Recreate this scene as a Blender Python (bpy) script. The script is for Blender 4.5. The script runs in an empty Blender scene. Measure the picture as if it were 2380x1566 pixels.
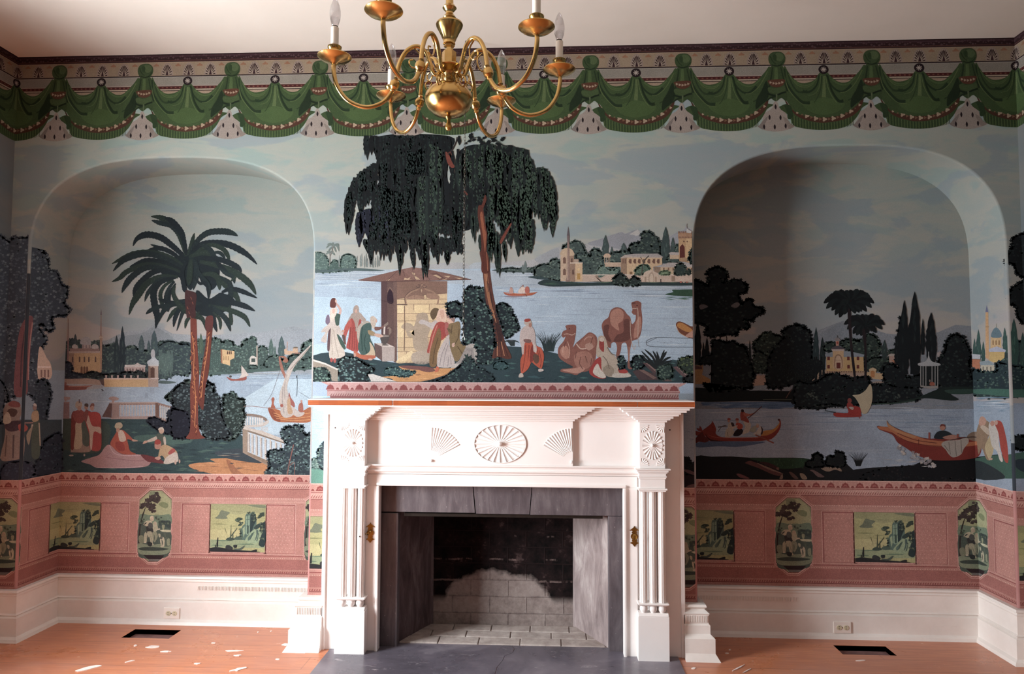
import bpy, bmesh, math, random
from mathutils import Vector, Matrix
from math import sin, cos, pi, sqrt, radians
random.seed(7)
COL = bpy.context.scene.collection

# ---------------------------------------------------------------- camera
CX, CD, CZ = 0.1158, 3.4418, 1.2917
YAW, PIT, ROLL, FPX = 0.0510, 0.0560, 0.0035, 1681.42
H = 2.9
D = 0.2947
XL, XR = -2.5641, 2.3059
XA, XB, XC, XD = -2.4615, -1.0301, 0.8033, 2.2327
ZD, ZP = 0.7839, 0.2573
ZF = 0.02            # floor level
YREAR = -5.6          # wall behind the camera
FW = Vector((-sin(YAW)*cos(PIT), cos(YAW)*cos(PIT), sin(PIT)))
RT = Vector((cos(YAW), sin(YAW), 0)); UP = RT.cross(FW)
R2 = RT*cos(ROLL)+UP*sin(ROLL); U2 = -RT*sin(ROLL)+UP*cos(ROLL)
CAMP = Vector((CX, -CD, CZ))
cam = bpy.data.objects.new('camera', bpy.data.cameras.new('camera'))
COL.objects.link(cam)
cam.data.sensor_width = 36.0
cam.data.lens = FPX/2380*36
cam.data.clip_start = 0.05
cam.matrix_world = Matrix.Translation(CAMP) @ Matrix((R2, U2, -FW)).transposed().to_4x4()
bpy.context.scene.camera = cam

def ray(px, py): return FW + R2*((px-1190)/FPX) + U2*((783-py)/FPX)
def atY(px, py, Y=0.0):
    v = ray(px, py); return CAMP + v*((Y-CAMP.y)/v.y)
def atX(px, py, X):
    v = ray(px, py); return CAMP + v*((X-CAMP.x)/v.x)
def atZ(px, py, Z):
    v = ray(px, py); return CAMP + v*((Z-CAMP.z)/v.z)
def pix(p):
    v = Vector(p)-CAMP; z = v.dot(FW); return (1190+FPX*v.dot(R2)/z, 783-FPX*v.dot(U2)/z)

# ---------------------------------------------------------------- materials
def lin(c):
    c = c/255.0
    return c/12.92 if c <= 0.04045 else ((c+0.055)/1.055)**2.4
def rgb(r, g, b): return (lin(r), lin(g), lin(b), 1.0)

class NT:
    def __init__(s, name):
        m = bpy.data.materials.new(name); m.use_nodes = True
        s.m = m; s.n = m.node_tree.nodes; s.l = m.node_tree.links
        s.n.clear()
        s.out = s.n.new('ShaderNodeOutputMaterial')
        s.b = s.n.new('ShaderNodeBsdfPrincipled')
        s.l.new(s.b.outputs[0], s.out.inputs[0])
    def add(s, t, **kw):
        n = s.n.new(t)
        for k, v in kw.items(): setattr(n, k, v)
        return n
    def coord(s, scale=(1, 1, 1), out='Object'):
        tc = s.add('ShaderNodeTexCoord'); mp = s.add('ShaderNodeMapping')
        mp.inputs['Scale'].default_value = scale
        s.l.new(tc.outputs[out], mp.inputs[0]); return mp.outputs[0]
    def noise(s, vec, scale, detail=4, rough=0.55, dist=0.0):
        n = s.add('ShaderNodeTexNoise'); n.inputs['Scale'].default_value = scale
        n.inputs['Detail'].default_value = detail; n.inputs['Roughness'].default_value = rough
        n.inputs['Distortion'].default_value = dist
        s.l.new(vec, n.inputs['Vector']); return n.outputs[0]
    def ramp(s, fac, stops, interp='LINEAR'):
        r = s.add('ShaderNodeValToRGB'); r.color_ramp.interpolation = interp
        e = r.color_ramp.elements
        while len(e) < len(stops): e.new(0.5)
        for i, (p, c) in enumerate(stops):
            e[i].position = p; e[i].color = c if len(c) == 4 else (*c, 1)
        s.l.new(fac, r.inputs[0]); return r.outputs[0]
    def mix(s, fac, a, b, mode='MIX'):
        n = s.add('ShaderNodeMix', data_type='RGBA', blend_type=mode)
        def put(i, v):
            if hasattr(v, 'is_output') or hasattr(v, 'links'): s.l.new(v, n.inputs[i])
            elif isinstance(v, (int, float)): n.inputs[i].default_value = v
            else: n.inputs[i].default_value = v
        put(0, fac); put(6, a); put(7, b); return n.outputs[2]
    def bump(s, h, strength=0.3, dist=0.002):
        n = s.add('ShaderNodeBump'); n.inputs['Strength'].default_value = strength
        n.inputs['Distance'].default_value = dist
        s.l.new(h, n.inputs['Height']); s.l.new(n.outputs[0], s.b.inputs['Normal'])
    def base(s, v):
        if hasattr(v, 'links'): s.l.new(v, s.b.inputs['Base Color'])
        else: s.b.inputs['Base Color'].default_value = v
    def rough(s, v, spec=0.5, metal=0.0):
        if hasattr(v, 'links'): s.l.new(v, s.b.inputs['Roughness'])
        else: s.b.inputs['Roughness'].default_value = v
        s.b.inputs['Specular IOR Level'].default_value = spec
        s.b.inputs['Metallic'].default_value = metal

def g(v): return (v, v, v, 1)

def simple(name, c, rough=0.6, spec=0.4, metal=0.0, var=0.08, nscale=8, bump=0.0, bscale=60):
    t = NT(name); v = t.coord()
    n = t.noise(v, nscale)
    d = tuple(x*(1-var) for x in c[:3])+(1,); e = tuple(min(1, x*(1+var)) for x in c[:3])+(1,)
    t.base(t.ramp(n, [(0.3, d), (0.7, e)])); t.rough(rough, spec, metal)
    if bump: t.bump(t.noise(v, bscale, 3), bump)
    return t.m

M = {}
M['paint'] = simple('white_gloss_paint', rgb(238, 232, 229), 0.38, 0.5, var=0.03, nscale=5, bump=0.06, bscale=40)
# baseboard paint: dusty white with scuffs
t = NT('scuffed_white_paint'); v = t.coord()
n1 = t.noise(v, 3.0, 6, 0.7); n2 = t.noise(t.coord((3, 3, 30)), 3.0, 6, 0.8)
c1 = t.ramp(n1, [(0.35, rgb(222, 214, 208)), (0.7, rgb(236, 230, 225))])
t.base(t.mix(t.ramp(n2, [(0.62, g(0)), (0.8, g(0.5))]), c1, rgb(190, 168, 158))); t.rough(0.4, 0.4)
M['base'] = t.m
t = NT('ceiling_paint'); v = t.coord()
t.base(t.ramp(t.noise(v, 1.2, 5, 0.6), [(0.3, rgb(202, 194, 184)), (0.7, rgb(212, 204, 195))])); t.rough(0.9, 0.2)
t.bump(t.noise(v, 25, 4), 0.08, 0.003)
M['ceil'] = t.m

# brass
t = NT('polished_brass'); v = t.coord()
t.base(t.ramp(t.noise(v, 12, 3), [(0.3, rgb(178, 142, 84)), (0.7, rgb(206, 174, 116))]))
t.rough(t.ramp(t.noise(v, 30, 4), [(0.3, g(0.16)), (0.8, g(0.34))]), 0.5, 1.0)
M['brass'] = t.m
t = NT('aged_brass'); v = t.coord()
t.base(t.ramp(t.noise(v, 30, 3), [(0.3, rgb(120, 92, 46)), (0.7, rgb(176, 142, 80))]))
t.rough(0.35, 0.5, 1.0)
M['brass_old'] = t.m
M['sleeve'] = simple('candle_sleeve_plastic', rgb(240, 232, 218), 0.45, 0.4, var=0.03)
M['dark'] = simple('dark_metal', rgb(48, 42, 38), 0.5, 0.4, 0.6, var=0.2, nscale=40)
M['steel'] = simple('steel_chain', rgb(120, 116, 110), 0.35, 0.5, 1.0, var=0.2, nscale=40)
t = NT('bulb_glass')
t.base(rgb(250, 248, 246)); t.rough(0.02, 0.5); t.b.inputs['IOR'].default_value = 1.2
tr = t.add('ShaderNodeBsdfTransparent'); tr.inputs[0].default_value = rgb(238, 236, 238)
gl = t.add('ShaderNodeBsdfGlossy'); gl.inputs['Roughness'].default_value = 0.03
lw = t.add('ShaderNodeLayerWeight'); lw.inputs[0].default_value = 0.35
fr = t.ramp(lw.outputs['Facing'], [(0.0, g(0.12)), (1.0, g(0.75))])
mx = t.add('ShaderNodeMixShader'); t.l.new(fr, mx.inputs[0]); t.l.new(tr.outputs[0], mx.inputs[1]); t.l.new(gl.outputs[0], mx.inputs[2])
t.l.new(mx.outputs[0], t.out.inputs[0])
M['bulb'] = t.m
t = NT('window_pane_glass')
tr = t.add('ShaderNodeBsdfTransparent'); tr.inputs[0].default_value = rgb(248, 250, 250)
gl = t.add('ShaderNodeBsdfGlossy'); gl.inputs['Roughness'].default_value = 0.02
mx = t.add('ShaderNodeMixShader'); mx.inputs[0].default_value = 0.06
t.l.new(tr.outputs[0], mx.inputs[1]); t.l.new(gl.outputs[0], mx.inputs[2]); t.l.new(mx.outputs[0], t.out.inputs[0])
M['glass'] = t.m

# shelf edge strip: varnished cherry with plank joints
t = NT('varnished_wood_edge'); v = t.coord()
n = t.noise(t.coord((1.5, 20, 60)), 6, 5, 0.6)
c1 = t.ramp(n, [(0.3, rgb(112, 48, 26)), (0.5, rgb(150, 74, 42)), (0.75, rgb(176, 98, 60))])
vo = t.add('ShaderNodeTexVoronoi'); vo.voronoi_dimensions = '1D'; vo.inputs['Scale'].default_value = 12
sx = t.add('ShaderNodeSeparateXYZ'); t.l.new(v, sx.inputs[0]); t.l.new(sx.outputs[0], vo.inputs['W'])
t.base(t.mix(0.22, c1, t.ramp(vo.outputs['Color'], [(0.0, rgb(90, 40, 20)), (1, rgb(230, 140, 80))])))
t.rough(0.3, 0.5)
M['wood_edge'] = t.m

# floor boards
t = NT('pine_floorboards'); v = t.coord()
sx = t.add('ShaderNodeSeparateXYZ'); t.l.new(v, sx.inputs[0])
br = t.add('ShaderNodeTexBrick'); t.l.new(v, br.inputs['Vector'])
br.offset = 0.37; br.inputs['Scale'].default_value = 1
br.inputs['Brick Width'].default_value = 2.6; br.inputs['Row Height'].default_value = 0.135
br.inputs['Mortar Size'].default_value = 0.0022; br.inputs['Mortar Smooth'].default_value = 0.3
br.inputs['Color1'].default_value = rgb(186, 116, 84); br.inputs['Color2'].default_value = rgb(198, 128, 92)
br.inputs['Mortar'].default_value = rgb(92, 46, 28)
gr = t.noise(t.coord((1.2, 14, 1)), 5, 7, 0.65, 0.6)
c1 = t.mix(0.5, br.outputs[0], t.ramp(gr, [(0.3, rgb(160, 82, 54)), (0.7, rgb(222, 146, 100))]))
du = t.noise(v, 2.2, 7, 0.7, 0.4)
c2 = t.mix(t.ramp(du, [(0.42, g(0)), (0.7, g(0.6))]), c1, rgb(184, 140, 128))
st = t.noise(v, 26, 5, 0.7)
c3 = t.mix(t.ramp(st, [(0.66, g(0)), (0.72, g(0.5))]), c2, rgb(226, 200, 186))
t.base(c3)
t.rough(t.ramp(du, [(0.35, g(0.22)), (0.7, g(0.5))]), 0.5)
t.bump(t.mix(0.5, br.outputs['Fac'], gr), 0.12, 0.002)
M['floor'] = t.m
M['plaster'] = simple('plaster_dust', rgb(238, 226, 220), 0.9, 0.1, var=0.06, nscale=60)

# slate hearth
t = NT('slate_hearth'); v = t.coord()
n = t.noise(v, 2.5, 7, 0.65, 0.5); n2 = t.noise(t.coord((1, 3, 1)), 40, 5, 0.7)
c1 = t.ramp(n, [(0.3, rgb(76, 72, 80)), (0.5, rgb(100, 94, 104)), (0.72, rgb(140, 132, 140))])
n3 = t.noise(t.coord((1.2, 4, 1)), 9, 6, 0.75, 1.0)
c2 = t.mix(t.ramp(n3, [(0.6, g(0)), (0.68, g(0.55))]), c1, rgb(196, 188, 190))
t.base(t.mix(t.ramp(n2, [(0.68, g(0)), (0.74, g(0.7))]), c2, rgb(220, 212, 210)))
t.rough(t.ramp(n, [(0.3, g(0.2)), (0.7, g(0.4))]), 0.6); t.bump(n3, 0.15, 0.002)
M['slate'] = t.m
# slate surround (dark, streaky vertical)
t = NT('slate_surround'); v = t.coord()
n = t.noise(t.coord((6, 6, 1.2)), 3.0, 7, 0.7, 0.3); n2 = t.noise(v, 60, 4, 0.7)
c1 = t.ramp(n, [(0.25, rgb(66, 58, 62)), (0.5, rgb(92, 84, 88)), (0.8, rgb(128, 120, 122))])
t.base(t.mix(t.ramp(n2, [(0.66, g(0)), (0.74, g(0.6))]), c1, rgb(190, 180, 182)))
t.rough(0.45, 0.4); t.bump(n2, 0.25, 0.002)
M['stone'] = t.m
# plastered splays
t = NT('sooty_plaster'); v = t.coord()
n = t.noise(t.coord((5, 5, 1.4)), 2.6, 8, 0.7, 0.5); n2 = t.noise(v, 50, 5, 0.7)
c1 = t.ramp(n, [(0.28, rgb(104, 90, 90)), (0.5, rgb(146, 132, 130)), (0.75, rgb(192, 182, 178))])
t.base(c1); t.rough(0.85, 0.2); t.bump(t.mix(0.4, n, n2), 0.6, 0.006)
M['soot'] = t.m
t.m.name = 'sooty_plaster'
t = NT('shaded_sooty_plaster'); v = t.coord()  # left splay: same sooty plaster, its shade painted in as a darker tone
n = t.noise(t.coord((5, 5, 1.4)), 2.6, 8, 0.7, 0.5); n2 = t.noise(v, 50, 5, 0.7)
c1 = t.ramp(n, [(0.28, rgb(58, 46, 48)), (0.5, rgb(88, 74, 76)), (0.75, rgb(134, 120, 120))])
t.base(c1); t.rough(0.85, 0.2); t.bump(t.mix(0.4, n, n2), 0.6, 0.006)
M['soot_shaded'] = t.m
# fire brick back wall: light mortar/brick below, black soot above a rough arch
t = NT('burnt_firebrick'); v = t.coord()
sx = t.add('ShaderNodeSeparateXYZ'); t.l.new(v, sx.inputs[0])
cb = t.add('ShaderNodeCombineXYZ'); t.l.new(sx.outputs[0], cb.inputs[0]); t.l.new(sx.outputs[2], cb.inputs[1])
br = t.add('ShaderNodeTexBrick'); t.l.new(cb.outputs[0], br.inputs['Vector'])
br.inputs['Scale'].default_value = 1; br.inputs['Brick Width'].default_value = 0.19; br.inputs['Row Height'].default_value = 0.083
br.inputs['Mortar Size'].default_value = 0.004; br.inputs['Mortar Smooth'].default_value = 0.6
br.inputs['Color1'].default_value = rgb(122, 108, 104); br.inputs['Color2'].default_value = rgb(134, 120, 116)
br.inputs['Mortar'].default_value = rgb(106, 92, 90)
nn = t.noise(v, 30, 6, 0.75); n5 = t.noise(v, 4.5, 5, 0.7)
c1 = t.mix(t.ramp(nn, [(0.36, g(0)), (0.7, g(0.85))]), br.outputs[0], rgb(160, 148, 142))
# soot mask: ellipse distance from (-0.10, 0.06) perturbed
def mth(op, a, b=None):
    n = t.add('ShaderNodeMath', operation=op)
    for i, q in enumerate((a, b)):
        if q is None: continue
        if hasattr(q, 'links'): t.l.new(q, n.inputs[i])
        else: n.inputs[i].default_value = q
    return n.outputs[0]
ex = mth('DIVIDE', mth('ADD', sx.outputs[0], 0.14), 0.30)
ez = mth('DIVIDE', mth('SUBTRACT', sx.outputs[2], 0.02), 0.285)
dd = mth('ADD', mth('ADD', mth('POWER', mth('ABSOLUTE', ex), 2.6), mth('POWER', mth('MAXIMUM', ez, 0.0), 2.6)), mth('MULTIPLY', mth('SUBTRACT', n5, 0.5), 1.0))
lowz = t.ramp(sx.outputs[2], [(0.13, g(0)), (0.17, g(1))])
mask = mth('MULTIPLY', t.ramp(dd, [(0.82, g(0)), (1.0, g(1))]), lowz)
sn = t.noise(v, 12, 5, 0.7)
scol = t.ramp(sn, [(0.40, rgb(10, 7, 7)), (0.60, rgb(34, 23, 23)), (0.80, rgb(96, 78, 76))])
scol2 = t.mix(br.outputs['Fac'], scol, rgb(34, 24, 24))
nl = t.noise(v, 9, 5, 0.8)
zn = mth('ADD', sx.outputs[2], mth('MULTIPLY', mth('SUBTRACT', nl, 0.5), 0.025))
for zc_, lo_ in ((0.352, 0.50), (0.245, 0.44), (0.47, 0.58)):
    dz_ = mth('ABSOLUTE', mth('SUBTRACT', zn, zc_))
    ln_ = mth('MULTIPLY', mth('LESS_THAN', dz_, 0.0045), t.ramp(t.noise(t.coord((1, 1, 0.2)), 11, 4, 0.7), [(lo_, g(0)), (lo_+0.1, g(0.7))]))
    scol2 = t.mix(ln_, scol2, rgb(120, 102, 98))
t.base(t.mix(mask, c1, scol2)); t.rough(0.92, 0.15)
t.bump(t.mix(0.5, nn, br.outputs['Fac']), 0.7, 0.008)
M['fireback'] = t.m
t = NT('dusty_hearth_brick'); v = t.coord()
nn = t.noise(v, 14, 6, 0.7)
t.base(t.ramp(nn, [(0.3, rgb(150, 136, 130)), (0.6, rgb(184, 172, 166)), (0.8, rgb(208, 198, 192))])); t.rough(0.9, 0.15)
t.bump(t.noise(v, 40, 5), 0.5, 0.004)
M['hbrick'] = t.m
M['mortar'] = simple('grey_mortar', rgb(146, 132, 126), 0.95, 0.1, var=0.2, nscale=30, bump=0.4)
M['duct'] = simple('duct_metal', rgb(126, 96, 94), 0.7, 0.2, var=0.3, nscale=20)
M['voiddark'] = simple('soot_black', rgb(28, 20, 20), 0.9, 0.1, var=0.5, nscale=20)
M['outlet'] = simple('outlet_plastic', rgb(232, 222, 214), 0.4, 0.5, var=0.02)
M['outlet2'] = simple('almond_receptacle', rgb(206, 196, 168), 0.4, 0.5, var=0.02)
M['nail'] = simple('nail_hole', rgb(60, 44, 40), 0.7, 0.2)

# ---------------------------------------------------------------- mesh helpers
class MB:
    def __init__(s): s.v = []; s.f = []; s.mi = []
    def vert(s, p): s.v.append(tuple(p)); return len(s.v)-1
    def face(s, pts, mi=0):
        i = [s.vert(p) for p in pts]; s.f.append(i); s.mi.append(mi)
    def box(s, x0, x1, y0, y1, z0, z1, mi=0):
        b = len(s.v)
        for x in (x0, x1):
            for y in (y0, y1):
                for z in (z0, z1): s.v.append((x, y, z))
        for q in ((0,1,3,2),(4,6,7,5),(0,4,5,1),(2,3,7,6),(0,2,6,4),(1,5,7,3)):
            s.f.append([b+k for k in q]); s.mi.append(mi)
    def lathe(s, prof, c=(0, 0, 0), n=32, mi=0, mod=None):
        b = len(s.v); m = len(prof)
        for r, z in prof:
            for k in range(n):
                a = 2*pi*k/n; rr = r*(mod(a, z) if mod else 1)
                s.v.append((c[0]+rr*cos(a), c[1]+rr*sin(a), c[2]+z))
        for j in range(m-1):
            for k in range(n):
                s.f.append([b+j*n+k, b+j*n+(k+1) % n, b+(j+1)*n+(k+1) % n, b+(j+1)*n+k]); s.mi.append(mi)
        s.f.append([b+k for k in range(n)][::-1]); s.mi.append(mi)
        s.f.append([b+(m-1)*n+k for k in range(n)]); s.mi.append(mi)
    def tube(s, pts, r, n=12, mi=0, cap=True):
        pts = [Vector(p) for p in pts]; m = len(pts); b = len(s.v)
        rr = r if isinstance(r, (list, tuple)) else [r]*m
        prev = None
        for i, p in enumerate(pts):
            tn = (pts[min(i+1, m-1)]-pts[max(i-1, 0)]).normalized()
            if prev is None:
                a = Vector((0, 0, 1)) if abs(tn.z) < 0.9 else Vector((1, 0, 0))
                u = tn.cross(a).normalized()
            else:
                u = (prev-tn*prev.dot(tn)).normalized()
            prev = u; w = tn.cross(u)
            for k in range(n):
                a = 2*pi*k/n; s.v.append(tuple(p+(u*cos(a)+w*sin(a))*rr[i]))
        for j in range(m-1):
            for k in range(n):
                s.f.append([b+j*n+k, b+j*n+(k+1) % n, b+(j+1)*n+(k+1) % n, b+(j+1)*n+k]); s.mi.append(mi)
        if cap:
            s.f.append([b+k for k in range(n)][::-1]); s.mi.append(mi)
            s.f.append([b+(m-1)*n+k for k in range(n)]); s.mi.append(mi)
    def build(s, name, mats, parent=None, smooth=False, bevel=0.0, angle=35, kind=None, fixn=True):
        me = bpy.data.meshes.new(name); me.from_pydata(s.v, [], s.f)
        if not isinstance(mats, (list, tuple)): mats = [mats]
        for m in mats: me.materials.append(m)
        me.polygons.foreach_set('material_index', s.mi)
        if fixn:
            bm = bmesh.new(); bm.from_mesh(me); bmesh.ops.recalc_face_normals(bm, faces=bm.faces); bm.to_mesh(me); bm.free()
        if smooth:
            me.polygons.foreach_set('use_smooth', [True]*len(me.polygons))
            try: me.set_sharp_from_angle(angle=radians(angle))
            except Exception: pass
        me.update()
        o = bpy.data.objects.new(name, me); COL.objects.link(o)
        if parent: o.parent = parent
        if bevel:
            b = o.modifiers.new('bevel', 'BEVEL'); b.width = bevel; b.segments = 2; b.limit_method = 'ANGLE'
            b.angle_limit = radians(40)
        if kind: o['kind'] = kind
        return o

def empty(name, loc, label, cat, group=None):
    o = bpy.data.objects.new(name, None); COL.objects.link(o); o.location = loc
    o.empty_display_size = 0.05
    o['label'] = label; o['category'] = cat
    if group: o['group'] = group
    return o
def tag(o, label, cat, group=None):
    o['label'] = label; o['category'] = cat
    if group: o['group'] = group
    return o
def catmull(pts, n=8, closed=False):
    out = []; m = len(pts)
    rng = range(m) if closed else range(m-1)
    for i in rng:
        if closed: p0, p1, p2, p3 = pts[i-1], pts[i], pts[(i+1) % m], pts[(i+2) % m]
        else: p0, p1, p2, p3 = pts[max(i-1, 0)], pts[i], pts[i+1], pts[min(i+2, m-1)]
        for k in range(n):
            t = k/n
            out.append(tuple(0.5*((2*b)+(-a+c)*t+(2*a-5*b+4*c-d)*t*t+(-a+3*b-3*c+d)*t**3) for a, b, c, d in zip(p0, p1, p2, p3)))
    if not closed: out.append(tuple(pts[-1]))
    return out
# ================================================================ SHELL
MSKY = 'sky'
# painted sky of the scenic paper
def sky_material():
    t = NT('painted_sky_paper'); v = t.coord()
    sx = t.add('ShaderNodeSeparateXYZ'); t.l.new(v, sx.inputs[0])
    n = t.noise(t.coord((1.3, 1.3, 3.6)), 1.5, 6, 0.55, 0.5)
    n2 = t.noise(t.coord((0.8, 0.8, 2.6)), 3.1, 5, 0.55, 0.3)
    ad = t.add('ShaderNodeMath', operation='MULTIPLY_ADD'); t.l.new(n, ad.inputs[0]); ad.inputs[1].default_value = 0.55; t.l.new(sx.outputs[2], ad.inputs[2])
    mr = t.add('ShaderNodeMapRange'); t.l.new(ad.outputs[0], mr.inputs[0]); mr.inputs[1].default_value = 1.5; mr.inputs[2].default_value = 2.85
    grad = t.ramp(mr.outputs[0], [(0.0, CG(168, 162, 164)), (0.2, CG(166, 162, 162)), (0.42, CG(152, 159, 158)), (0.7, CG(146, 160, 157)), (1.0, CG(148, 167, 160))])
    cl = t.ramp(n2, [(0.42, g(0)), (0.5, g(0.55)), (0.62, g(0.2)), (0.7, g(0.7))])
    c = t.mix(cl, grad, CG(172, 168, 158))
    cl2 = t.ramp(n, [(0.52, g(0)), (0.56, g(0.6)), (0.75, g(0.75))])
    c = t.mix(cl2, c, CG(136, 150, 158))
    f = t.noise(v, 320, 2, 0.5)
    c = t.mix(0.10, c, t.ramp(f, [(0.35, g(0.35)), (0.65, g(0.75))]), 'OVERLAY')
    c = t.mix(1.0, c, g(0.90), 'MULTIPLY')
    t.base(c); t.rough(0.85, 0.15)
    return t.m
GAIN = 0.84
def CG(r, g_, b, gain=None):
    G = gain or GAIN
    return tuple(min(0.86, lin(x)*G) for x in (r, g_, b))+(1.0,)
M['sky'] = sky_material()
M['arris_pink'] = simple('dado_paper_edge', CG(182, 132, 128), 0.85, 0.15)
M['arris_dark'] = simple('foliage_paper_edge', CG(56, 62, 70), 0.85, 0.15)
t = NT('scenic_side_paper'); v = t.coord()
sx = t.add('ShaderNodeSeparateXYZ'); t.l.new(v, sx.inputs[0])
n = t.noise(v, 2.2, 6, 0.65, 0.4)
ad = t.add('ShaderNodeMath', operation='MULTIPLY_ADD'); t.l.new(n, ad.inputs[0]); ad.inputs[1].default_value = 0.5; t.l.new(sx.outputs[2], ad.inputs[2])
land = t.ramp(n, [(0.4, rgb(38, 52, 50)), (0.52, rgb(70, 90, 80)), (0.6, rgb(130, 110, 84)), (0.7, rgb(54, 66, 62))])
skyc = t.ramp(n, [(0.35, CG(140, 154, 160)), (0.65, CG(164, 164, 160))])
c = t.mix(t.ramp(ad.outputs[0], [(0.0, g(0)), (1.0, g(1))]), land, skyc)
mr_ = t.add('ShaderNodeMapRange'); t.l.new(ad.outputs[0], mr_.inputs[0]); mr_.inputs[1].default_value = 1.65; mr_.inputs[2].default_value = 1.75
c = t.mix(mr_.outputs[0], land, skyc)
mr_ = t.add('ShaderNodeMath', operation='LESS_THAN'); t.l.new(sx.outputs[2], mr_.inputs[0]); mr_.inputs[1].default_value = ZD
c = t.mix(mr_.outputs[0], c, rgb(176, 122, 118))
mr_ = t.add('ShaderNodeMath', operation='GREATER_THAN'); t.l.new(sx.outputs[2], mr_.inputs[0]); mr_.inputs[1].default_value = 2.5
c = t.mix(mr_.outputs[0], c, rgb(70, 96, 66))
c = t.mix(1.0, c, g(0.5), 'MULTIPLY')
t.base(c); t.rough(0.85, 0.15)
M['side'] = t.m
M['wallplain'] = simple('plain_plaster', rgb(198, 196, 188), 0.9, 0.1, var=0.03)

ZS, RISE, NEXP = 1.862, 0.512, 2.75
def arch_pts(x0, x1, rise, n=48):
    c = (x0+x1)/2; a = (x1-x0)/2; out = []
    for i in range(n+1):
        th = pi*(1-i/n)
        ct, st = cos(th), sin(th)
        x = c+a*(abs(ct)**(2/NEXP))*(1 if ct > 0 else -1)
        z = ZS+rise*(abs(st)**(2/NEXP))
        out.append((x, z))
    return out
FBX0, FBX1, FBZ = -0.679, 0.460, 0.782     # opening behind the mantelpiece frame
wb = MB()
def quadF(x0, x1, z0, z1, y=0.0): wb.face([(x0, y, z0), (x1, y, z0), (x1, y, z1), (x0, y, z1)])
Zb = ZF-0.03
SMF = set()
RB = 0.010   # rounded arris of the niches
quadF(XL-0.25, XA-RB, Zb, H+0.05); quadF(XD+RB, XR+0.25, Zb, H+0.05)
quadF(XB+RB, FBX0, Zb, H+0.05); quadF(FBX1, XC-RB, Zb, H+0.05); quadF(FBX0, FBX1, FBZ, H+0.05)
for (x0, x1, rise) in ((XA, XB, RISE), (XC, XD, RISE+0.018)):
    ar = arch_pts(x0, x1, rise); c = (x0+x1)/2
    zs_ = [Zb, 0.3, 0.6, ZD, 1.0, 1.3, 1.6, 1.8]
    ap = [(x0, z) for z in zs_]+ar+[(x1, z) for z in zs_[::-1]]
    def off(pt, o):
        if pt[1] < ZS-1e-6: return (pt[0]+(-o if pt[0] < c else o), pt[1])
        dx, dz = (pt[0]-c)/((x1-x0)/2), (pt[1]-ZS)/rise
        nx = abs(dx)**(NEXP-1)/((x1-x0)/2)*(1 if dx > 0 else -1); nz = abs(dz)**(NEXP-1)/rise
        L = sqrt(nx*nx+nz*nz) or 1
        return (pt[0]+nx/L*o, pt[1]+nz/L*o)
    outer = [off(p, RB) for p in ar]
    wb_top = H+0.05
    for (a, b) in zip(outer[:-1], outer[1:]):
        wb.face([(a[0], 0, a[1]), (b[0], 0, b[1]), (b[0], 0, wb_top), (a[0], 0, wb_top)])
    ys = [(RB*(1-cos(pi/2*k/5)), RB*(1-sin(pi/2*k/5))) for k in range(6)]+[(D, 0.0)]
    prof = [[off(p, o) for p in ap] for (_, o) in ys]
    gi = len(wb.v); na = len(ap)
    for j in range(len(ys)):
        for p in prof[j]: wb.v.append((p[0], ys[j][0], p[1]))
    for j in range(len(ys)-1):
        for i in range(len(ap)-1):
            SMF.add(len(wb.f)); wb.f.append([gi+j*na+i, gi+j*na+i+1, gi+(j+1)*na+i+1, gi+(j+1)*na+i])
            zz_ = max(ap[i][1], ap[i+1][1]); xx_ = ap[i][0]
            wb.mi.append(0 if j == len(ys)-2 else 1 if zz_ <= ZD+1e-4 else 2 if (abs(xx_-XA) < 1e-3 and zz_ < 1.85) or (abs(xx_-XD) < 1e-3 and zz_ < 1.05) else 0)
    wb.face([(x0-0.05, D, Zb), (x1+0.05, D, Zb), (x1+0.05, D, H), (x0-0.05, D, H)])
wall_back = wb.build('wall_back', [M['sky'], M['arris_pink'], M['arris_dark']], kind='structure', fixn=False)
me = wall_back.data
nsm = 0
for f in me.polygons:          # only the rounded arris is shaded smooth
    if f.index in SMF: f.use_smooth = True
# solid mass behind (keeps light out)
ms = MB(); ms.box(XL-0.3, XR+0.3, D+0.22, D+0.32, Zb-0.3, H+0.2)
# window openings: left wall, plus unseen rear-wall ones added for fill light
WINL = [(-1.98, -1.08, 0.45, 2.05), (-4.45, -3.45, 0.45, 2.05)]
def wall_with_holes(name, axis, pos, a0, a1, z0, z1, holes, thick, sgn, mat):
    m = MB()
    xs = sorted({a0, a1, *[h[0] for h in holes], *[h[1] for h in holes]})
    for u0, u1 in zip(xs[:-1], xs[1:]):
        hs = [h for h in holes if h[0] <= u0+1e-6 and h[1] >= u1-1e-6]
        segs = [(z0, z1)] if not hs else [(z0, hs[0][2]), (hs[0][3], z1)]
        for q0, q1 in segs:
            if axis == 'x': m.box(min(pos, pos+sgn*thick), max(pos, pos+sgn*thick), u0, u1, q0, q1)
            else: m.box(u0, u1, min(pos, pos+sgn*thick), max(pos, pos+sgn*thick), q0, q1)
    return m.build(name, mat, kind='structure')
wall_left = wall_with_holes('wall_left', 'x', XL, YREAR, 0.0, Zb, H+0.05, WINL, 0.2, -1, M['side'])
wall_right = wall_with_holes('wall_right', 'x', XR, YREAR, 0.0, Zb, H+0.05, [(-4.9, -4.0, Zb, 2.1)], 0.2, 1, M['side'])
WINR = [(-1.6, -0.6, 0.60, 2.25), (0.5, 1.5, 0.60, 2.25)]
wall_front = wall_with_holes('wall_front', 'y', YREAR, XL-0.2, XR+0.2, Zb, H+0.05, WINR, 0.2, -1, M['side'])
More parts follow.
